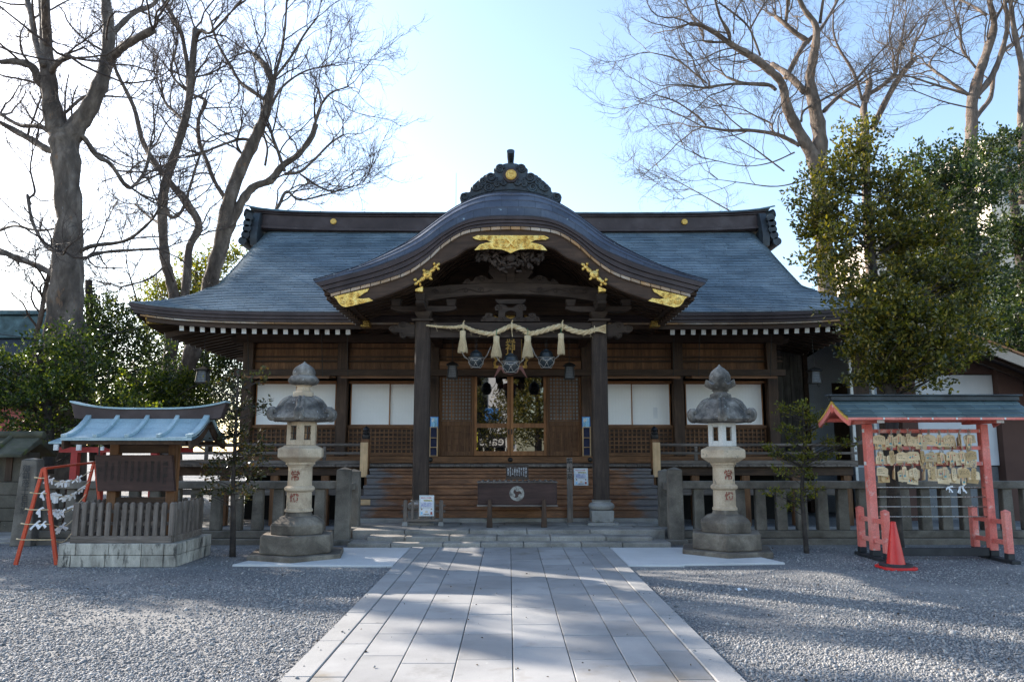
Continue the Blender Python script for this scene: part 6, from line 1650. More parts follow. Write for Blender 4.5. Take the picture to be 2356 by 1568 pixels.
def bare_tree(label, y, trunk, limbs, seed, n0=60, mult=(5, 5, 3), barkm='bark', twigm='twig', L0=2.4, base_z=None, up=.06, mindepth=None, kpx=1.0):
    """trunk / limbs: lists of (u, v, radius in picture px) traced at depth y; fine twigs grow from the limbs"""
    g = np.random.default_rng(seed); rr = random.Random(seed)
    def W(pt, dy): p = at(pt[0], pt[1], y+dy); return (p.x, p.y, p.z, max(.010, pt[2]*(y+dy)/FPX*kpx))
    known = []; mbt = MB(); segs = []
    for li, L in enumerate(trunk+limbs):
        is_t = li < len(trunk)
        if known and not (is_t and li == 0):
            q = min(known, key=lambda k_: (k_[0]-L[0][0])**2+(k_[1]-L[0][1])**2); d0 = q[2]; d1 = d0 + rr.uniform(-1.6, 2.2)*(.4 if is_t else 1)
        else: d0 = 0.0; d1 = rr.uniform(-.5, .5)
        n = len(L); pts = []
        for k, q in enumerate(L):
            dy = d0+(d1-d0)*(k/max(1, n-1))**1.3; pts.append(W(q, dy)); known.append((q[0], q[1], dy))
        if li == 0 and base_z is not None:
            b = pts[0]; pts.insert(0, (b[0]-(pts[1][0]-b[0])*.15, b[1], base_z, b[3]*1.35))
        sp = smooth_path(pts, 5); q = [Vector(p[:3]) for p in sp]; rad = [max(.008, p[3])*(1+.07*math.sin(k*1.9+li)+rr.uniform(-.04, .04)) for k, p in enumerate(sp)]
        v0 = len(mbt.v); mbt.tube(q, rad, 16 if is_t else 8)
        ns = 16 if is_t else 8                     # flutes, burrs and swellings of an old trunk
        for vi in range(v0, len(mbt.v)):
            k_ = (vi-v0)//ns; c_ = q[min(k_, len(q)-1)]; d_ = Vector(mbt.v[vi])-c_; th = ((vi-v0) % ns)/ns*6.283
            nz = mnoise.noise(Vector(mbt.v[vi])*1.3 + Vector((li*3.1, 0, 0)))*.16 + mnoise.noise(Vector(mbt.v[vi])*4.5)*.09
            if is_t: nz += .06*math.sin(3*th + li*2 + c_.z*.25)
            mbt.v[vi] = tuple(c_ + d_*(1+nz))
        segs.append((np.array([[*p] for p in q]), np.array(rad), is_t))
    t = thing('bare_tree', Vector(segs[0][0][0]), label, 'tree', 'leafless trees around the shrine')
    tr = mbt.build('trunk', M_[barkm], t, smooth=True)
    # seeds of the first level: thin limbs get more
    S, D, RR = [], [], []
    w = []
    for P, r, is_t in segs:
        for k in range(1, len(P)):
            if r[k] < .16: w.append((P[k-1], P[k], r[k], k/len(P)))
    wt = np.array([(.25+q[3])*min(1.0, .05/q[2]) for q in w]); wt /= wt.sum()
    pick = g.choice(len(w), n0, p=wt)
    for i in pick:
        a, b, r, f = w[i]; T = unit(b-a); s_ = unit(np.cross(T, g.normal(0, 1, 3))); an = g.normal(.75, .25)
        S.append(a+(b-a)*g.random()); D.append(T*math.cos(an)+s_*math.sin(an)+np.array([0, 0, .15])); RR.append(min(r*.55, .030))
    for P, r, is_t in segs:                       # leaders carry on from the cut limb tips
        for _ in range(3):
            S.append(P[-1]); D.append(unit(P[-1]-P[-3])+g.normal(0, .35, 3)); RR.append(min(r[-1]*.6, .03))
    S, D, RR = np.array(S), np.array(D), np.array(RR); N = len(S)
    Vs, Fs = [], []; o = 0
    def put(P, r, n):
        nonlocal o
        V, Fq = batch_tubes(P, r, n); Vs.append(V); Fs.append(Fq+o); o += len(V)
    P0, r0 = shoots(g, S, D, g.uniform(.5, 1.15, N)*L0, np.maximum(RR, .014), 9, .20, up); put(P0, r0, 5)
    s1, d1 = offspring(g, P0, mult[0], .65, .15); N = len(s1)
    P1, r1 = shoots(g, s1, d1, g.uniform(.35, 1.0, N)*L0*.55, g.uniform(.007, .011, N), 7, .24, up); put(P1, r1, 4)
    s2, d2 = offspring(g, P1, mult[1], .65, .15); N = len(s2)
    P2, r2 = shoots(g, s2, d2, g.uniform(.3, 1.0, N)*L0*.30, g.uniform(.0042, .006, N), 5, .24, up); put(P2, r2, 3)
    s3, d3 = offspring(g, P2, mult[2], .6, .15); N = len(s3)
    P3, r3 = shoots(g, s3, d3, g.uniform(.3, 1.0, N)*L0*.15, g.uniform(.0028, .004, N), 4, .15, up); put(P3, r3, 3)
    np_mesh('crown', np.concatenate(Vs), np.concatenate(Fs), M_[twigm], t, org=ORG[t.name])
    return t

def leaf_quads(g, P, D, L, Wd):
    N = len(P); D = unit(D); S = unit(np.cross(D, g.normal(0, 1, (N, 3)))); Nn = np.cross(D, S)
    L = L[:, None]; Wd = Wd[:, None]; mid = P + D*L*.45 + Nn*Wd*.35
    V = np.stack([P, mid+S*Wd, P+D*L+Nn*L*.08, mid-S*Wd], axis=1).reshape(-1, 3)
    return V, np.arange(N*4).reshape(N, 4)
def blob_points(g, blobs, y, dep, n, shell=.45):
    """points inside crown lumps given as (u, v, ru, rv[, dy]) picture ellipses at depth y"""
    ar = np.array([b[2]*b[3] for b in blobs], float); ar /= ar.sum(); out = []; ctr = []
    for i in g.choice(len(blobs), n, p=ar):
        b = blobs[i]; c = at(b[0], b[1], y+(b[4] if len(b) > 4 else 0)); k = (y/FPX)
        v = unit(g.normal(0, 1, 3))*(g.random()**shell)
        out.append((c.x+v[0]*b[2]*k, c.y+v[1]*dep*(b[2]+b[3])/2*k, c.z+v[2]*b[3]*k)); ctr.append((c.x, c.y, c.z))
    return np.array(out), np.array(ctr)
def leafy_tree(name, label, cat, y, blobs, n_cl, per, leaf, L, mat, seed, trunk=None, dep=1.0, group=None, upb=.35, barkm='bark_dk', nbr=40, spread=.10, base=None, loc=None, aspect=.36, sub=None, shell=.45):
    g = np.random.default_rng(seed)
    if sub:                                       # tufts gathered into flat sprays, with gaps between
        n_sp, rad = sub; S0, c0 = blob_points(g, blobs, y, dep, n_sp, shell); k_ = g.integers(0, n_sp, n_cl)
        C = S0[k_] + g.normal(0, 1, (n_cl, 3))*np.array([rad, rad, rad*.42]); ctr = c0[k_]
    else: C, ctr = blob_points(g, blobs, y, dep, n_cl, shell)
    tp = smooth_path(trunk, 5) if trunk else None
    if tp is not None: base = Vector(tp[0][:3])
    t = thing(name, base, label, cat, group)
    out = unit(C-ctr); nL = n_cl*per
    idx = np.repeat(np.arange(n_cl), per)
    ax = unit(out*.8 + np.array([0, 0, upb]) + g.normal(0, .35, (n_cl, 3)))        # axis of each leafy twig
    s_ = g.uniform(-.6, 1, nL)
    pos = C[idx] + ax[idx]*(s_*spread)[:, None] + g.normal(0, spread*.28, (nL, 3))
    d = unit(ax[idx]*.75 + unit(g.normal(0, 1, (nL, 3)))*.85 + np.array([0, 0, .1]))
    V, Fq = leaf_quads(g, pos, d, L*g.uniform(.65, 1.25, nL), L*aspect*g.uniform(.7, 1.15, nL)*.75)
    np_mesh('crown', V, Fq, M_[mat], t, org=ORG[t.name], smooth=False)
    mb_ = MB()
    if tp is not None:
        mb_.tube([p[:3] for p in tp], [p[3] for p in tp], 10)
        P = np.array([p[:3] for p in tp])
        for i in g.choice(n_cl, min(nbr, n_cl), replace=False):
            c = C[i]; low = P[:, 2] < c[2]+.1
            cand = P[low] if low.any() else P[:1]; r_ = np.array([p[3] for p in tp])[low] if low.any() else np.array([tp[0][3]])
            k = np.argmin(np.linalg.norm(cand-c, axis=1) + .6*np.abs(cand[:, 2]-(c[2]-.5*np.linalg.norm(c[:2]-cand[:, :2], axis=1)))); a = cand[k]
            m_ = (a+c)/2 + g.normal(0, .06, 3)*np.linalg.norm(c-a); rr = max(.006, min(r_[k]*.38, .012*np.linalg.norm(c-a)))
            pts = smooth_path([(*a, rr), (*m_, rr*.7), (*c, rr*.35)], 4); mb_.tube([p[:3] for p in pts], [p[3] for p in pts], 5, caps=False)
        mb_.build('trunk', M_[barkm], t, smooth=True)
    return t
def TR(y, *pts, k=1.0):
    out = []
    for u, v, r in pts: p = at(u, v, y); out.append((p.x, p.y, p.z, r*y/FPX*k))
    return out

# --- bare zelkovas on the left
bare_tree('huge grey leafless tree with a thick forked trunk at the far left', 17.5,
  [[(150,850,46),(152,700,38),(158,600,33),(160,480,29),(150,350,33),(146,305,30)],
   [(150,330,26),(125,280,22),(112,200,18),(107,120,15),(100,0,12),(97,-80,9)],
   [(150,330,27),(180,285,22),(209,242,19),(240,165,16),(250,83,14),(243,0,11),(240,-70,8)]],
  [[(112,205,10),(91,190,10),(75,155,9),(40,142,8),(0,143,6)],[(100,150,9),(82,94,8),(71,33,7),(55,-20,6)],[(108,110,9),(105,55,9),(102,-10,8)],
   [(118,165,8),(135,142,7),(160,130,7)],[(245,145,11),(275,115,10),(297,99,10),(352,69,9)],[(252,85,7),(275,60,7),(308,30,6),(352,11,5),(372,-20,4)],
   [(140,345,9),(112,345,9),(70,320,8),(0,282,6)],[(135,320,6),(95,292,6),(45,288,5),(0,262,4)],
   [(185,310,6),(197,322,6),(225,360,6),(255,378,5),(290,428,5),(310,425,4),(335,390,4),(345,340,3)],
   [(140,645,8),(118,628,8),(70,605,7),(0,577,6)],[(180,580,5),(215,565,5),(290,553,4),(345,510,3),(366,478,2.5)],[(185,598,4),(240,580,4),(365,572,3)],
   [(70,470,3.5),(63,450,3.5),(78,520,4),(110,570,4),(130,575,5)],[(68,455,3),(80,440,3),(70,390,2),(75,350,2)],[(150,260,4),(190,225,4),(225,220,3),(300,225,2)],[(160,520,3),(90,530,3),(30,520,3),(-20,540,2)]],
  11, n0=62, base_z=0.0, L0=2.4)
p_ = at(70, 800, 18)
bare_tree('thin bare stem leaning beside the huge forked trunk', 18, [[(78,810,5),(92,740,5),(106,660,5),(122,600,4),(130,560,3)]], [[(108,655,3),(95,630,2.5),(80,610,2)]], 12, n0=8, base_z=0.0, L0=1.0)
bare_tree('twin-stemmed leafless tree with pale trunks behind the left eaves', 22,
  [[(392,930,17),(388,850,16),(398,770,15),(404,700,13),(392,640,11),(380,594,11),(374,495,11),(380,429,10),(407,341,10),(429,264,9),(440,182,8),(449,66,7)],
   [(424,690,10),(430,630,10),(436,567,9),(457,517,9),(424,457,8),(380,407,7),(330,330,6),(308,248,5),(270,170,4),(259,140,4)]],
  [[(432,250,5),(435,182,6),(424,110,5),(413,66,5),(374,0,4),(355,-50,3)],[(440,120,4),(460,72,5),(485,75,3),(530,30,3)],[(436,215,4),(395,170,3),(405,110,3)],[(432,290,4),(410,265,4),(380,235,3),(370,190,2)],
   [(376,470,4),(395,500,4),(420,482,4),(440,420,3),(452,380,3),(470,330,2)],[(385,415,3),(360,385,3),(330,370,2),(290,400,2)],[(378,520,4),(345,500,3),(310,470,2)],[(396,735,3),(350,725,3),(320,700,2),(300,640,2)],[(390,600,3),(345,640,2.5),(280,660,2)],[(436,180,2.5),(480,170,2.5),(520,150,2)]],
  13, n0=55, base_z=0.0, L0=2.3, kpx=1.0)
bare_tree('leaning leafless tree rising over the left end of the roof', 23,
  [[(405,935,20),(425,865,20),(446,800,19),(470,720,18),(491,630,18),(512,555,18),(526,470,17),(552,395,15),(585,324,13),(611,264,11),(621,215,10),(628,185,9)],
   [(512,560,13),(535,505,12),(562,455,10),(585,429,9),(621,415,9),(651,380,8),(684,357,7),(715,317,7),(726,286,6)]],
  [[(626,185,8),(612,155,8),(600,140,7),(585,125,7)],[(520,459,6),(493,416,5),(473,363,5),(459,330,5),(457,274,4),(474,234,4),(446,218,3),(430,200,2)],[(611,231,5),(578,208,5),(552,188,4),(532,155,4),(499,96,3),(486,50,3)],
   [(590,330,4),(560,320,4),(520,330,3),(470,350,3)],[(628,185,4),(645,130,3.5),(655,70,3),(660,0,2.5)],[(632,180,3.5),(670,130,3),(700,80,2.5),(730,40,2)],[(620,250,3.5),(650,200,3),(700,165,2),(760,150,2)],
   [(655,400,4),(690,395,3.5),(720,370,3),(760,330,2.5),(790,310,2)],[(690,400,2.5),(735,430,2.5),(770,440,2),(810,430,1.5)],[(600,540,4),(640,475,4),(660,440,3),(690,460,2.5),(760,445,2)],[(722,295,3),(735,250,3),(760,215,2.5),(800,200,1.5)],[(610,380,3),(615,340,3),(605,300,2.5),(640,345,2)],[(560,360,3),(545,330,3),(555,290,2)],[(655,395,4),(640,350,4),(625,310,3.5)]],
  14, n0=66, base_z=0.0, L0=2.3)
# --- bare trees on the right, behind the roof
def rv(*p): return [((2500+a/1.476)/1.7385, b/2.566, c/2.566*1.0) for a, b, c in p]
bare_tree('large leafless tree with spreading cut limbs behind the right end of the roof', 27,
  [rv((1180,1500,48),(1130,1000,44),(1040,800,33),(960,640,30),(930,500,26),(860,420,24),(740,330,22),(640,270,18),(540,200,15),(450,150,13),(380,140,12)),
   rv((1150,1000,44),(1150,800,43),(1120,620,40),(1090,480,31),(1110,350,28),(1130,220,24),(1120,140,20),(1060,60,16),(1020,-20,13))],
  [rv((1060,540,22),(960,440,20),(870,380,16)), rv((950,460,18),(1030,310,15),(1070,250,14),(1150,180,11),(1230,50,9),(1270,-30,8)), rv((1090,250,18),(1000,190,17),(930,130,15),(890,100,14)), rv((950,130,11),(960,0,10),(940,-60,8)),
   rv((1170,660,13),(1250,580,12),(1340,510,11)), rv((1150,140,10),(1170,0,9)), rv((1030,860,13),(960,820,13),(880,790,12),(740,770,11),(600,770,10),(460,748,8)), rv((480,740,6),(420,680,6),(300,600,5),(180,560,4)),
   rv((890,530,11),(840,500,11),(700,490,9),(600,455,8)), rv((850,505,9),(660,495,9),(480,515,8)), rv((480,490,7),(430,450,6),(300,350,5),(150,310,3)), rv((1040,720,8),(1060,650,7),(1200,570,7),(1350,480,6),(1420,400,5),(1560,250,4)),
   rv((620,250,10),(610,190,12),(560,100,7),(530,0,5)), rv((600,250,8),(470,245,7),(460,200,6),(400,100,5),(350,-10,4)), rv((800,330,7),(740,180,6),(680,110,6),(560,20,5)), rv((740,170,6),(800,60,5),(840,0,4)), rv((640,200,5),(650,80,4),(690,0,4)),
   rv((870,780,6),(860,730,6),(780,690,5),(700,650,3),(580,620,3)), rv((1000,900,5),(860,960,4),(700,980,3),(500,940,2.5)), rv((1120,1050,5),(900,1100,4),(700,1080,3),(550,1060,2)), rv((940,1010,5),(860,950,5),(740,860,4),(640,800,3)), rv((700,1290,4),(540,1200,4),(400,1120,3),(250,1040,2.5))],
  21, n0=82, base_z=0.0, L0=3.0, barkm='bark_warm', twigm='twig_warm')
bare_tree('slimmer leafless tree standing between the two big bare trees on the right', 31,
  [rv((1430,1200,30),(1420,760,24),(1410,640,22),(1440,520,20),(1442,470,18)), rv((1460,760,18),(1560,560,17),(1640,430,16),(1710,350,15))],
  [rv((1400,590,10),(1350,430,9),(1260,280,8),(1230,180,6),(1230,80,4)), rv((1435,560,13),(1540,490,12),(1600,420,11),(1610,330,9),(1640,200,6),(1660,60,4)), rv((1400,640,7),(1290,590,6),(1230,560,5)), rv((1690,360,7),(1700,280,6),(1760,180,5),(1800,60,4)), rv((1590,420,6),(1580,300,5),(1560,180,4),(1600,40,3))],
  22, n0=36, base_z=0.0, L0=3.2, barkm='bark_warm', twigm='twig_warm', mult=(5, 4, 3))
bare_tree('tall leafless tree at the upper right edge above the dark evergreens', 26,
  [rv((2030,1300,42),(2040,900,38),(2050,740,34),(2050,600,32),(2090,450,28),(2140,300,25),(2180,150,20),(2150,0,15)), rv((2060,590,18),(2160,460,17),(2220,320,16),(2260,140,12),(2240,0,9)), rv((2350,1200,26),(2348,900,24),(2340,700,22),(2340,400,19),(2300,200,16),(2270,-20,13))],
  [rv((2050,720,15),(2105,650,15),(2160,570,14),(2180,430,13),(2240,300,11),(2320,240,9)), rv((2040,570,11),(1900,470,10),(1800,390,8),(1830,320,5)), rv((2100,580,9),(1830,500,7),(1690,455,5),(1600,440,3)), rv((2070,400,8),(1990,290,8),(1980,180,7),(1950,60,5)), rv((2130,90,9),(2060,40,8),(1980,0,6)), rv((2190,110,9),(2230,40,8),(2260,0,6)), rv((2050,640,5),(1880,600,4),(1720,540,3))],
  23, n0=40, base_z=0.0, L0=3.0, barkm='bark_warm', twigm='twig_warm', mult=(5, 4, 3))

# --- evergreens
EG = 'evergreen trees around the shrine'
pF = gp(2071, 1268)
leafy_tree('evergreen_tree', 'glossy olive-green evergreen in front of the right eaves, behind the plaque rack', 'tree', 12.1,
  [(1985,335,34,50),(1895,440,45,50,.4),(1890,520,40,40,.4),(1930,380,40,40,.3),(1910,600,40,40,.3),(1965,405,65,50),(1915,475,62,45),(2040,420,50,50),(1862,455,30,25),(2090,470,60,50),(1918,555,48,38,-.4),(2000,540,100,70),(2120,560,90,60,.3),(1885,600,20,22),(1962,640,70,42,-.4),(2070,640,110,60,-.3),(2190,640,75,55,.3),(1938,690,28,24),(2010,730,75,45,-.5),(2110,735,110,55,-.5),(2220,720,70,45),(1985,795,28,26),(2040,810,110,45,-.3),(2150,820,95,45,-.4),(2240,800,60,30),(2010,860,70,28),(2110,872,60,20,-.4)],
  3300, 11, None, .080, 'leaf_f', 31, sub=(430, .15), trunk=TR(12.1, (2064,1270,17),(2058,1180,15),(2052,1050,14),(2052,930,13),(2040,860,12),(2030,760,9),(2010,620,7),(1995,480,5),(1985,330,3)), dep=1.0, group=EG, nbr=150, spread=.12, shell=.5)
leafy_tree('evergreen_tree', 'dark dense evergreen between the glossy tree and the right edge', 'tree', 19,
  [(2150,380,50,45),(2220,420,80,80),(2130,480,60,70),(2190,560,90,80),(2140,660,80,80),(2240,660,80,80),(2170,770,90,70),(2120,840,70,40)], 2100, 11, None, .115, 'leaf_d', 32, sub=(230, .30),
  trunk=TR(19, (2180,1050,22),(2178,900,20),(2190,700,16),(2180,520,10),(2170,400,5)), group=EG, nbr=70, spread=.17)
leafy_tree('evergreen_tree', 'dark evergreen filling the right edge of the view above the brown building', 'tree', 20.5,
  [(2300,360,70,60),(2350,430,80,80),(2400,560,90,100),(2300,540,70,60),(2330,690,80,80),(2270,760,60,60),(2370,800,80,80),(2330,880,60,60),(2410,720,90,120),(2345,940,35,50)], 2300, 11, None, .12, 'leaf_d', 33, sub=(230, .32),
  trunk=TR(20.5, (2350,1060,24),(2352,900,22),(2360,700,18),(2340,520,11),(2320,380,6)), group=EG, nbr=70, spread=.18)
leafy_tree('evergreen_tree', 'leafy evergreen with sunlit fresh leaves above the mossy wall at the far left', 'tree', 16.3,
  [(40,830,70,50),(130,790,70,42),(200,820,60,45),(20,910,80,55),(110,900,100,60,-.3),(220,890,70,55),(60,985,110,50),(180,975,100,45),(300,940,40,40),(-40,870,50,80)], 1400, 11, None, .090, 'leaf_m', 34, sub=(150, .22),
  trunk=TR(16.3, (110,1090,13),(112,1000,12),(105,900,9),(90,820,6),(80,780,3)), group=EG, nbr=90, spread=.15)
leafy_tree('evergreen_tree', 'dark airy evergreen between the huge bare trunk and the twin-stemmed tree', 'tree', 20,
  [(235,700,35,50),(205,740,30,60),(270,760,55,50),(225,810,45,50),(310,800,55,55),(340,870,60,60),(275,880,70,50),(250,950,70,45),(340,950,60,40)], 1300, 11, None, .100, 'leaf_d', 35, sub=(150, .28),
  trunk=TR(20, (215,1060,9),(212,900,8),(207,760,8),(204,645,8)), group=EG, nbr=70, spread=.16)
leafy_tree('evergreen_tree', 'sunlit yellowish evergreen behind the pale twin trunks', 'tree', 27,
  [(455,610,45,35),(400,665,50,35),(500,620,35,40),(465,680,60,40),(360,690,35,30),(520,580,30,30),(375,760,45,40),(440,760,70,40),(510,700,60,60)], 1100, 10, None, .13, 'leaf_y', 36, sub=(120, .34),
  trunk=TR(27, (440,1020,8),(440,850,7),(445,700,5),(455,600,3)), group=EG, nbr=60, spread=.2)
leafy_tree('evergreen_tree', 'dark evergreen under the left corner of the main eaves', 'tree', 24,
  [(470,830,60,50),(530,840,50,50),(360,830,40,50),(420,880,80,50),(520,910,60,50),(330,930,60,40),(440,950,90,40),(560,960,40,50)], 1350, 11, None, .115, 'leaf_d', 37, sub=(150, .32),
  trunk=TR(24, (480,1040,9),(482,950,8),(478,860,5),(475,800,3)), group=EG, nbr=60, spread=.18)
leafy_tree('evergreen_tree', 'small fresh-leaved evergreen low behind the ridge of the notice board roof', 'tree', 18.5,
  [(350,890,60,35),(420,900,50,35),(330,940,70,35),(440,940,60,30),(260,960,50,30)], 800, 11, None, .095, 'leaf_m', 38, sub=(90, .24),
  trunk=TR(18.5, (370,1060,7),(372,980,6),(370,900,3)), group=EG, nbr=40, spread=.14)
leafy_tree('sapling', 'bright yellow-green sapling sprouting left of the notice board roof', 'sapling', 12.5,
  [(228,925,12,22),(240,960,16,20),(222,985,22,20),(235,1010,22,16),(200,1005,16,16)], 62, 7, None, .055, 'leaf_y', 39,
  trunk=TR(12.5, (225,1240,2.5),(226,1100,2),(230,1000,1.6),(232,915,1)), nbr=30, spread=.06, upb=.8)
# slender garden trees
leafy_tree('slender_tree', 'slender young tree with sparse bronze-green leaves beside the left stone lantern', 'tree', 11.4,
  [(545,880,38,35),(595,870,35,18),(500,900,28,28),(540,940,55,32),(610,930,18,25),(490,960,30,22),(545,1000,60,30),(470,1010,22,22),(590,1030,38,30),(530,1060,55,28),(490,1090,40,22),(580,1090,42,22),(545,1130,50,20),(480,1135,28,14),(605,1065,20,30)], 330, 7, None, .062, 'leaf_p', 41,
  trunk=TR(11.4, (535,1281,7),(536,1200,6),(536,1120,5),(541,1020,4),(545,930,3),(549,850,1.6)), nbr=190, spread=.075, upb=.5, barkm='bark_dk', shell=.7)
leafy_tree('slender_tree', 'slender young tree with yellow-green tufts beside the right stone lantern', 'tree', 11.75,
  [(1800,945,22,16),(1845,940,28,18),(1875,970,32,22),(1815,985,30,16),(1850,1010,38,18),(1905,1015,24,14),(1790,1045,26,13),(1845,1055,40,16),(1900,1050,40,13),(1950,1020,28,9),(1800,1085,30,14),(1860,1090,24,14),(1765,1030,13,10),(1780,1130,24,10),(1845,1140,36,16),(1815,1165,20,9),(1870,1120,28,12)], 360, 8, None, .050, 'leaf_y', 42,
  trunk=TR(11.75, (1856,1273,6),(1850,1200,5),(1845,1130,4.5),(1850,1060,3.5),(1850,990,2.5),(1846,930,1.3)), nbr=200, spread=.06, upb=.7, shell=.6)
# ================================================================ buildings around
t = thing('annex', (8.6, 20, 0), 'grey-walled annex joined to the right rear of the shrine hall', 'annex')
m = MB(); r_ = random.Random(3); x = 6.25
while x < 7.6: m.box(x, x+.19, 19.3, 19.34, .3, 4.6); x += .2
m.build('board_wall', wood('weathered_boards', [(.05,.045,.04),(.11,.10,.09),(.20,.185,.165)], 'z', rough=.9), t)
m = MB(); m.prism([(7.62,0),(8.28,0),(8.28,3.25),(8.72,3.25),(8.72,0),(9.3,0),(9.3,4.35),(8.35,4.3),(7.62,3.85)], 19.28, 19.42); m.build('sheet_wall', M_['grey_blue_wall'], t)
m = MB(); m.box(8.29, 8.71, 19.36, 19.40, 0, 3.24); m.build('doorway', M_['wdz'], t)
m = MB(); m.box(6.4, 10.2, 19.45, 25, 0, 4.4); m.build('body', M_['interior'], t)
m = MB(); m.box(6.2, 7.6, 19.22, 19.3, 2.55, 2.68); m.box(7.55, 7.66, 19.2, 19.27, 0, 4.3); m.build('timber_frame', M_['wdx'], t)
t = thing('side_building', (10, 17.2, 0), 'brown-walled building with white panels and a sloping gable roof at the right', 'building')
m = MB(); m.box(7.95, 9.22, 17.45, 17.55, 1.15, 4.3); m.build('siding', M_['blue_wall'], t)
m = MB(); m.box(7.95, 12.4, 17.42, 17.56, 0, 1.148); m.build('block_base', M_['grey_block'], t)
m = MB(); m.box(8.85, 9.2, 17.0, 17.35, 0, 4.2); m.box(11.05, 11.62, 16.95, 17.38, 0, 3.4); m.box(9.2, 11.05, 17.1, 17.4, 3.26, 4.0); m.build('brown_wall', M_['brown_wall'], t)
m = MB(); m.box(9.22, 11.04, 17.12, 17.2, 1.2, 3.24); m.build('white_panel', M_['pale_wall'], t, bevel=.01)
m = MB(); m.box(9.22, 11.04, 17.2, 17.4, 0, 1.18); m.build('panel_base', M_['grey_block'], t)
m = MB(); m.box(9.0, 12.3, 17.6, 22, 0, 3.3); m.build('core', M_['interior'], t)
for x in (7.93, 8.42, 9.05):
    m = MB(); m.box(x-.03, x+.03, 17.38, 17.44, 0, 4.3); m.build('white_post', M_['white_paint'], t)
for x, w in ((8.16, .20), (8.72, .18)):
    m = MB(); m.box(x-w, x+w, 17.43, 17.447, 1.2, 3.9); m.build('slatted_window', M_['wdz'], t)
m = MB(); sl_ = lambda x: 4.75 - .40*(x-7.6)
m.add([(7.4,15.8,sl_(7.4)+.10),(13,15.8,sl_(13)+.10),(13,24,sl_(13)+.10),(7.4,24,sl_(7.4)+.10),(7.4,15.8,sl_(7.4)-.02),(13,15.8,sl_(13)-.02),(13,24,sl_(13)-.02),(7.4,24,sl_(7.4)-.02)], [(0,1,2,3),(7,6,5,4),(0,4,5,1),(1,5,6,2),(2,6,7,3),(3,7,4,0)]); r1 = m.build('roof', M_['copper_brown'], t)
m = MB(); m.bar((7.4,15.78,sl_(7.4)-.06), (13,15.78,sl_(13)-.06), .05, .20); m.build('fascia', mk('pale_timber_fascia', [(.34,.27,.21),(.48,.40,.32)], scale=3), r1)
m = MB(); m.bar((7.4,15.75,sl_(7.4)+.09), (13,15.75,sl_(13)+.09), .05, .045); m.build('edge_flashing', mk('orange_brown_edge', [(.30,.13,.05),(.42,.20,.09)], scale=4), r1)
m = MB()
for k in range(14):
    y = 16.1+.55*k; m.bar((7.6,y,sl_(7.6)-.08), (12.9,y,sl_(12.9)-.08), .07, .11)
m.build('rafters', M_['wdx'], r1)
# pale apartment blocks beyond the trees
for i, (x0, x1, y, z1, lab) in enumerate(((24, 33, 48, 15.5, 'pale beige apartment block half hidden behind the glossy evergreen'), (34.6, 46, 52, 24, 'taller pale beige apartment block behind the evergreens at the right edge'))):
    t = thing('apartment_block', ((x0+x1)/2, y, 0), lab, 'building', 'pale apartment blocks behind the trees')
    m = MB(); m.box(x0, x1, y, y+9, 0, z1); m.build('wall', M_['beige'], t)
    w0 = None; wm = MB(); wm.box(-.8, .8, -.03, .05, 0, 1.3)
    for fl in range(int(z1/3)):
        for k in range(int((x1-x0-1)/3)):
            if w0 is None: w = w0 = wm.build('window', M_['glass'], t, local=True)
            else: w = w0.copy(); COL.objects.link(w); w.parent = t
            w.location = (x0+1.8+3*k-(x0+x1)/2, 0, fl*3+1.0)
# green copper roofed hall at the far left
t = thing('green_roofed_hall', (-17.5, 24, 0), 'far red hall with a green copper ridge and dark tiled roof at the left edge', 'building')
m = MB(); m.box(-21.5, -15.6, 22.3, 28, 0, 3.0); m.build('wall', M_['red_deep'], t)
m = MB(); m.prism([(21.2,3.0),(23.0,3.75),(25,5.35),(27,3.75),(28.8,3.0),(28.8,2.9),(21.2,2.9)], -22, -15.3, plane='yz'); rr_ = m.build('roof', mk('dark_blue_roof_tile', [(.03,.035,.045),(.06,.07,.085)], scale=6, bump=.5, bscale=14, bdist=.03), t)
m = MB(); m.box(-22, -15.25, 24.7, 25.3, 5.2, 5.95); m.box(-22, -15.1, 24.6, 25.4, 5.97, 6.12); m.box(-15.3, -15.0, 24.5, 25.5, 5.0, 6.0); m.build('ridge', M_['copper_green'], rr_, bevel=.02)
m = MB(); m.bar((-15.35,21.2,3.0), (-15.35,25,5.3), .06, .2); m.build('gable_edge', M_['white_paint'], rr_)
# overhead wires at the left
for i, (a, b) in enumerate(((((-20), 1330/1.7385*1), (950, 1285/1.7385)), ((-20, 690), (610, 662)))):
    p = at(a[0], a[1], 17 if i == 0 else 18); q = at(b[0] if i else 372, b[1] if i else 741, 15.9 if i == 0 else 21); m = MB()
    pts = [Vector(p).lerp(Vector(q), k/16) - Vector((0,0,.25*math.sin(math.pi*k/16))) for k in range(17)]
    m.tube(pts, .010, 5); o = m.build('overhead_wire', M_['black'], org=tuple(p))
    props(o, ('black wire sagging from the left edge to the left corner of the eaves', 'thin black wire crossing before the huge bare trunk')[i], 'wire')

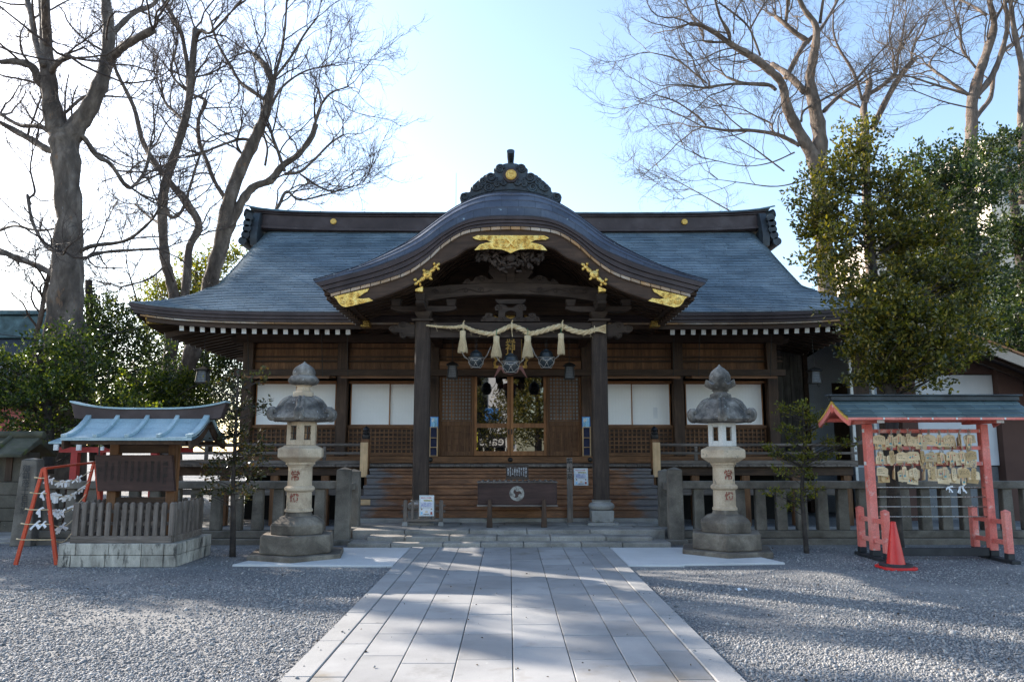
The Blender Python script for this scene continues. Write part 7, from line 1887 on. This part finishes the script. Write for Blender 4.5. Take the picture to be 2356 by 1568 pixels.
# ================================================================ behind the viewer: what the doors reflect
t = thing('shop_building', (-3, -27, 0), 'dark-glazed shop building facing the shrine, with a yellow sign', 'building')
m = MB(); m.box(-9, 0.6, -32, -27.05, 0, 14); m.build('wall', M_['pale_wall'], t)
m = MB(); m.box(-8, 0.2, -27.04, -27.0, 0.2, 2.75); m.box(-4.2, -1.75, -27.04, -27.0, 2.9, 9); m.build('shop_window', M_['glass'], t)
m = MB()
for k in range(9): m.box(-7.5+.9*k, -7.42+.9*k, -26.99, -26.96, .2, 2.7)
m.build('mullions', M_['white_paint'], t)
m = MB(); m.box(-3.2, .3, -26.94, -26.9, 1.75, 2.85); m.build('sign_board', M_['black'], t)
m = MB(); m.box(-3.25, -2.55, -26.93, -26.88, 1.55, 2.95); m.build('yellow_panel', M_['yellow'], t)
text_mesh('sign_lettering', 'Jeans', 1.15, M_['white_paint'], t, Matrix.Translation((1.75, .13, 2.25)) @ Matrix.Rotation(R(180), 4, 'Z') @ Matrix.Rotation(R(90), 4, 'X'), .02)
m = MB(); m.box(-1.95, -.85, -26.9, -26.85, 3.85, 4.9); m.build('blue_sheet', M_['blue_board'], t)
def lump_tree(name, label, x, y, h, r, n, mat, seed, L=.16, group=None):
    """evergreen outside the frame: trunk, limbs and a crown of leaf tufts"""
    g = np.random.default_rng(seed); t = thing(name, (x, y, 0), label, 'tree', group)
    nb = 26; cen = []
    for k in range(nb):
        f = (k+.5)/nb; z = h*(.26+.70*f); rad = r*(1-.75*max(0, f-.45)/.55)*g.uniform(.3, .95); a = k*2.4
        cen.append((rad*math.cos(a), rad*math.sin(a), z))
    cen = np.array(cen); i = g.integers(0, nb, n); v = unit(g.normal(0, 1, (n, 3)))*(g.random((n, 1))**.45)
    C = cen[i]+v*r*.36; per = 9; idx = np.repeat(np.arange(n), per)
    pos = C[idx]+g.normal(0, .10, (n*per, 3)); d = unit(v[idx]*.6+g.normal(0, .7, (n*per, 3))+np.array([0, 0, .25]))
    V, Fq = leaf_quads(g, pos, d, L*g.uniform(.7, 1.2, n*per), L*.3*g.uniform(.7, 1.2, n*per)); np_mesh('crown', V, Fq, M_[mat], t, smooth=False)
    m = MB(); m.tube([(0,0,0),(.08,.03,h*.3),(0,.06,h*.6),(.03,0,h*.92)], [r*.09,r*.07,r*.05,.03], 10)
    for c in cen:
        a = np.array([0,0,max(.8, c[2]-r*.35)]); m.tube([a, (a+c)/2+np.array([0,0,.1]), c], [.05,.035,.015], 5, caps=False)
    m.build('trunk', M_['bark_dk'], t, smooth=True, local=True); return t
lump_tree('evergreen_tree', 'broad evergreen facing the doors across the forecourt', 1.7, -10.5, 8.5, 2.9, 2800, 'leaf_f', 51, group=EG)
lump_tree('evergreen_tree', 'smaller evergreen beside the shop building facing the doors', -2.9, -11, 7.4, 2.0, 900, 'leaf_f', 52, group=EG)
# unseen evergreens, placed and shaped so their shade streaks the gravel and path
lump_tree('evergreen_tree', 'tall evergreen left of the forecourt, shading the gravel', -14.6, 16.3, 6.4, 2.3, 1300, 'leaf_d', 53, group=EG)
lump_tree('evergreen_tree', 'unseen columnar evergreen left of the forecourt, shaped to throw a shade streak', -16, 19.3, 14, .75, 800, 'leaf_d', 54, group=EG)
lump_tree('evergreen_tree', 'unseen slim evergreen farthest left of the forecourt, shaped to throw a shade streak', -18, 18.9, 15, .75, 800, 'leaf_d', 55, group=EG)

# ================================================================ loose gravel, fallen leaves, scraps
g = np.random.default_rng(9)
base = []
phi = (1+5**.5)/2
ico = unit(np.array([(-1,phi,0),(1,phi,0),(-1,-phi,0),(1,-phi,0),(0,-1,phi),(0,1,phi),(0,-1,-phi),(0,1,-phi),(phi,0,-1),(phi,0,1),(-phi,0,-1),(-phi,0,1)]))
icf = np.array([(0,11,5),(0,5,1),(0,1,7),(0,7,10),(0,10,11),(1,5,9),(5,11,4),(11,10,2),(10,7,6),(7,1,8),(3,9,4),(3,4,2),(3,2,6),(3,6,8),(3,8,9),(4,9,5),(2,4,11),(6,2,10),(8,6,7),(9,8,1)])
def scatter(n, ylo, yhi, power):
    y = ylo+(yhi-ylo)*g.random(n)**power; x = (g.random(n)*2-1)*.70*y
    keep = ((np.abs(x-.02) > 1.57) | ((np.abs(x-.02) > 1.38) & (g.random(n) < .012)) | (g.random(n) < .0007)) & ~((np.abs(x) < 3.75) & (y > 10.35)) & ~((x > -6.05) & (x < -4.43) & (y > 10.38) & (y < 11.62))
    dens = np.sin(x*1.7+1.3*np.sin(y*1.1))*np.cos(y*1.5+x*.6); keep &= (g.random(n) < np.clip(.72+.62*dens, .05, 1))
    return x[keep], y[keep]
xs1, ys1 = scatter(105000, 5.0, 9.0, 1.2); xs2, ys2 = scatter(30000, 9.0, 12.5, 1.0)
px = np.concatenate([xs1, xs2]); py = np.concatenate([ys1, ys2]); N = len(px)
sz = g.lognormal(math.log(.0072), .30, N); sc = np.stack([sz*g.uniform(.8, 1.5, N), sz*g.uniform(.8, 1.3, N), sz*g.uniform(.5, .9, N)], 1)
ang = g.random(N)*6.283; ca, sa = np.cos(ang), np.sin(ang)
Vb = ico[None]*(1+g.uniform(-.18, .18, (N, 12, 1)))*sc[:, None]
tx = g.normal(0, .35, N)[:, None]; Vb[..., 2] += Vb[..., 0]*tx
X = Vb[..., 0]*ca[:, None]-Vb[..., 1]*sa[:, None]+px[:, None]; Y = Vb[..., 0]*sa[:, None]+Vb[..., 1]*ca[:, None]+py[:, None]; Z = Vb[..., 2]+(sc[:, 2]*.55+np.where(np.abs(px-.02) < 1.56, .036, 0))[:, None]
V = np.stack([X, Y, Z], -1).reshape(-1, 3); Fq = (icf[None]+(np.arange(N)*12)[:, None, None]).reshape(-1, 3)
props(np_mesh('gravel', V, Fq, M_['pebble'], smooth=True), 'loose grey gravel spread over the forecourt', kind='stuff')
# a little leaf litter
n = 260; y = g.uniform(5.2, 12.6, n); x = (g.random(n)*2-1)*.68*y; zz_ = np.where(np.abs(x-.02) < 1.57, .034, .02)
P = np.stack([x, y, zz_], 1); D = np.stack([g.normal(0, 1, n), g.normal(0, 1, n), g.normal(.05, .08, n)], 1)
V, Fq = leaf_quads(g, P, D, g.uniform(.012, .034, n), g.uniform(.005, .011, n))
M_['litter'] = mk('dry_leaf', [(.035,.022,.014),(.09,.055,.028)], scale=20, bump=0)
props(np_mesh('leaf_litter', V, Fq, M_['litter'], smooth=False), 'dry brown leaf scraps scattered over the path and gravel', kind='stuff')
c = gp(1707, 1362); m = MB(); m.grid([[(c.x-.05+.035*i, c.y-.03+.03*j, .022+.012*((i*7+j*5) % 3)) for i in range(4)] for j in range(3)])
props(m.build('paper_scrap', M_['white_paper'], org=(c.x, c.y, .02)), 'crumpled white paper scrap on the gravel right of the path', 'paper scrap')
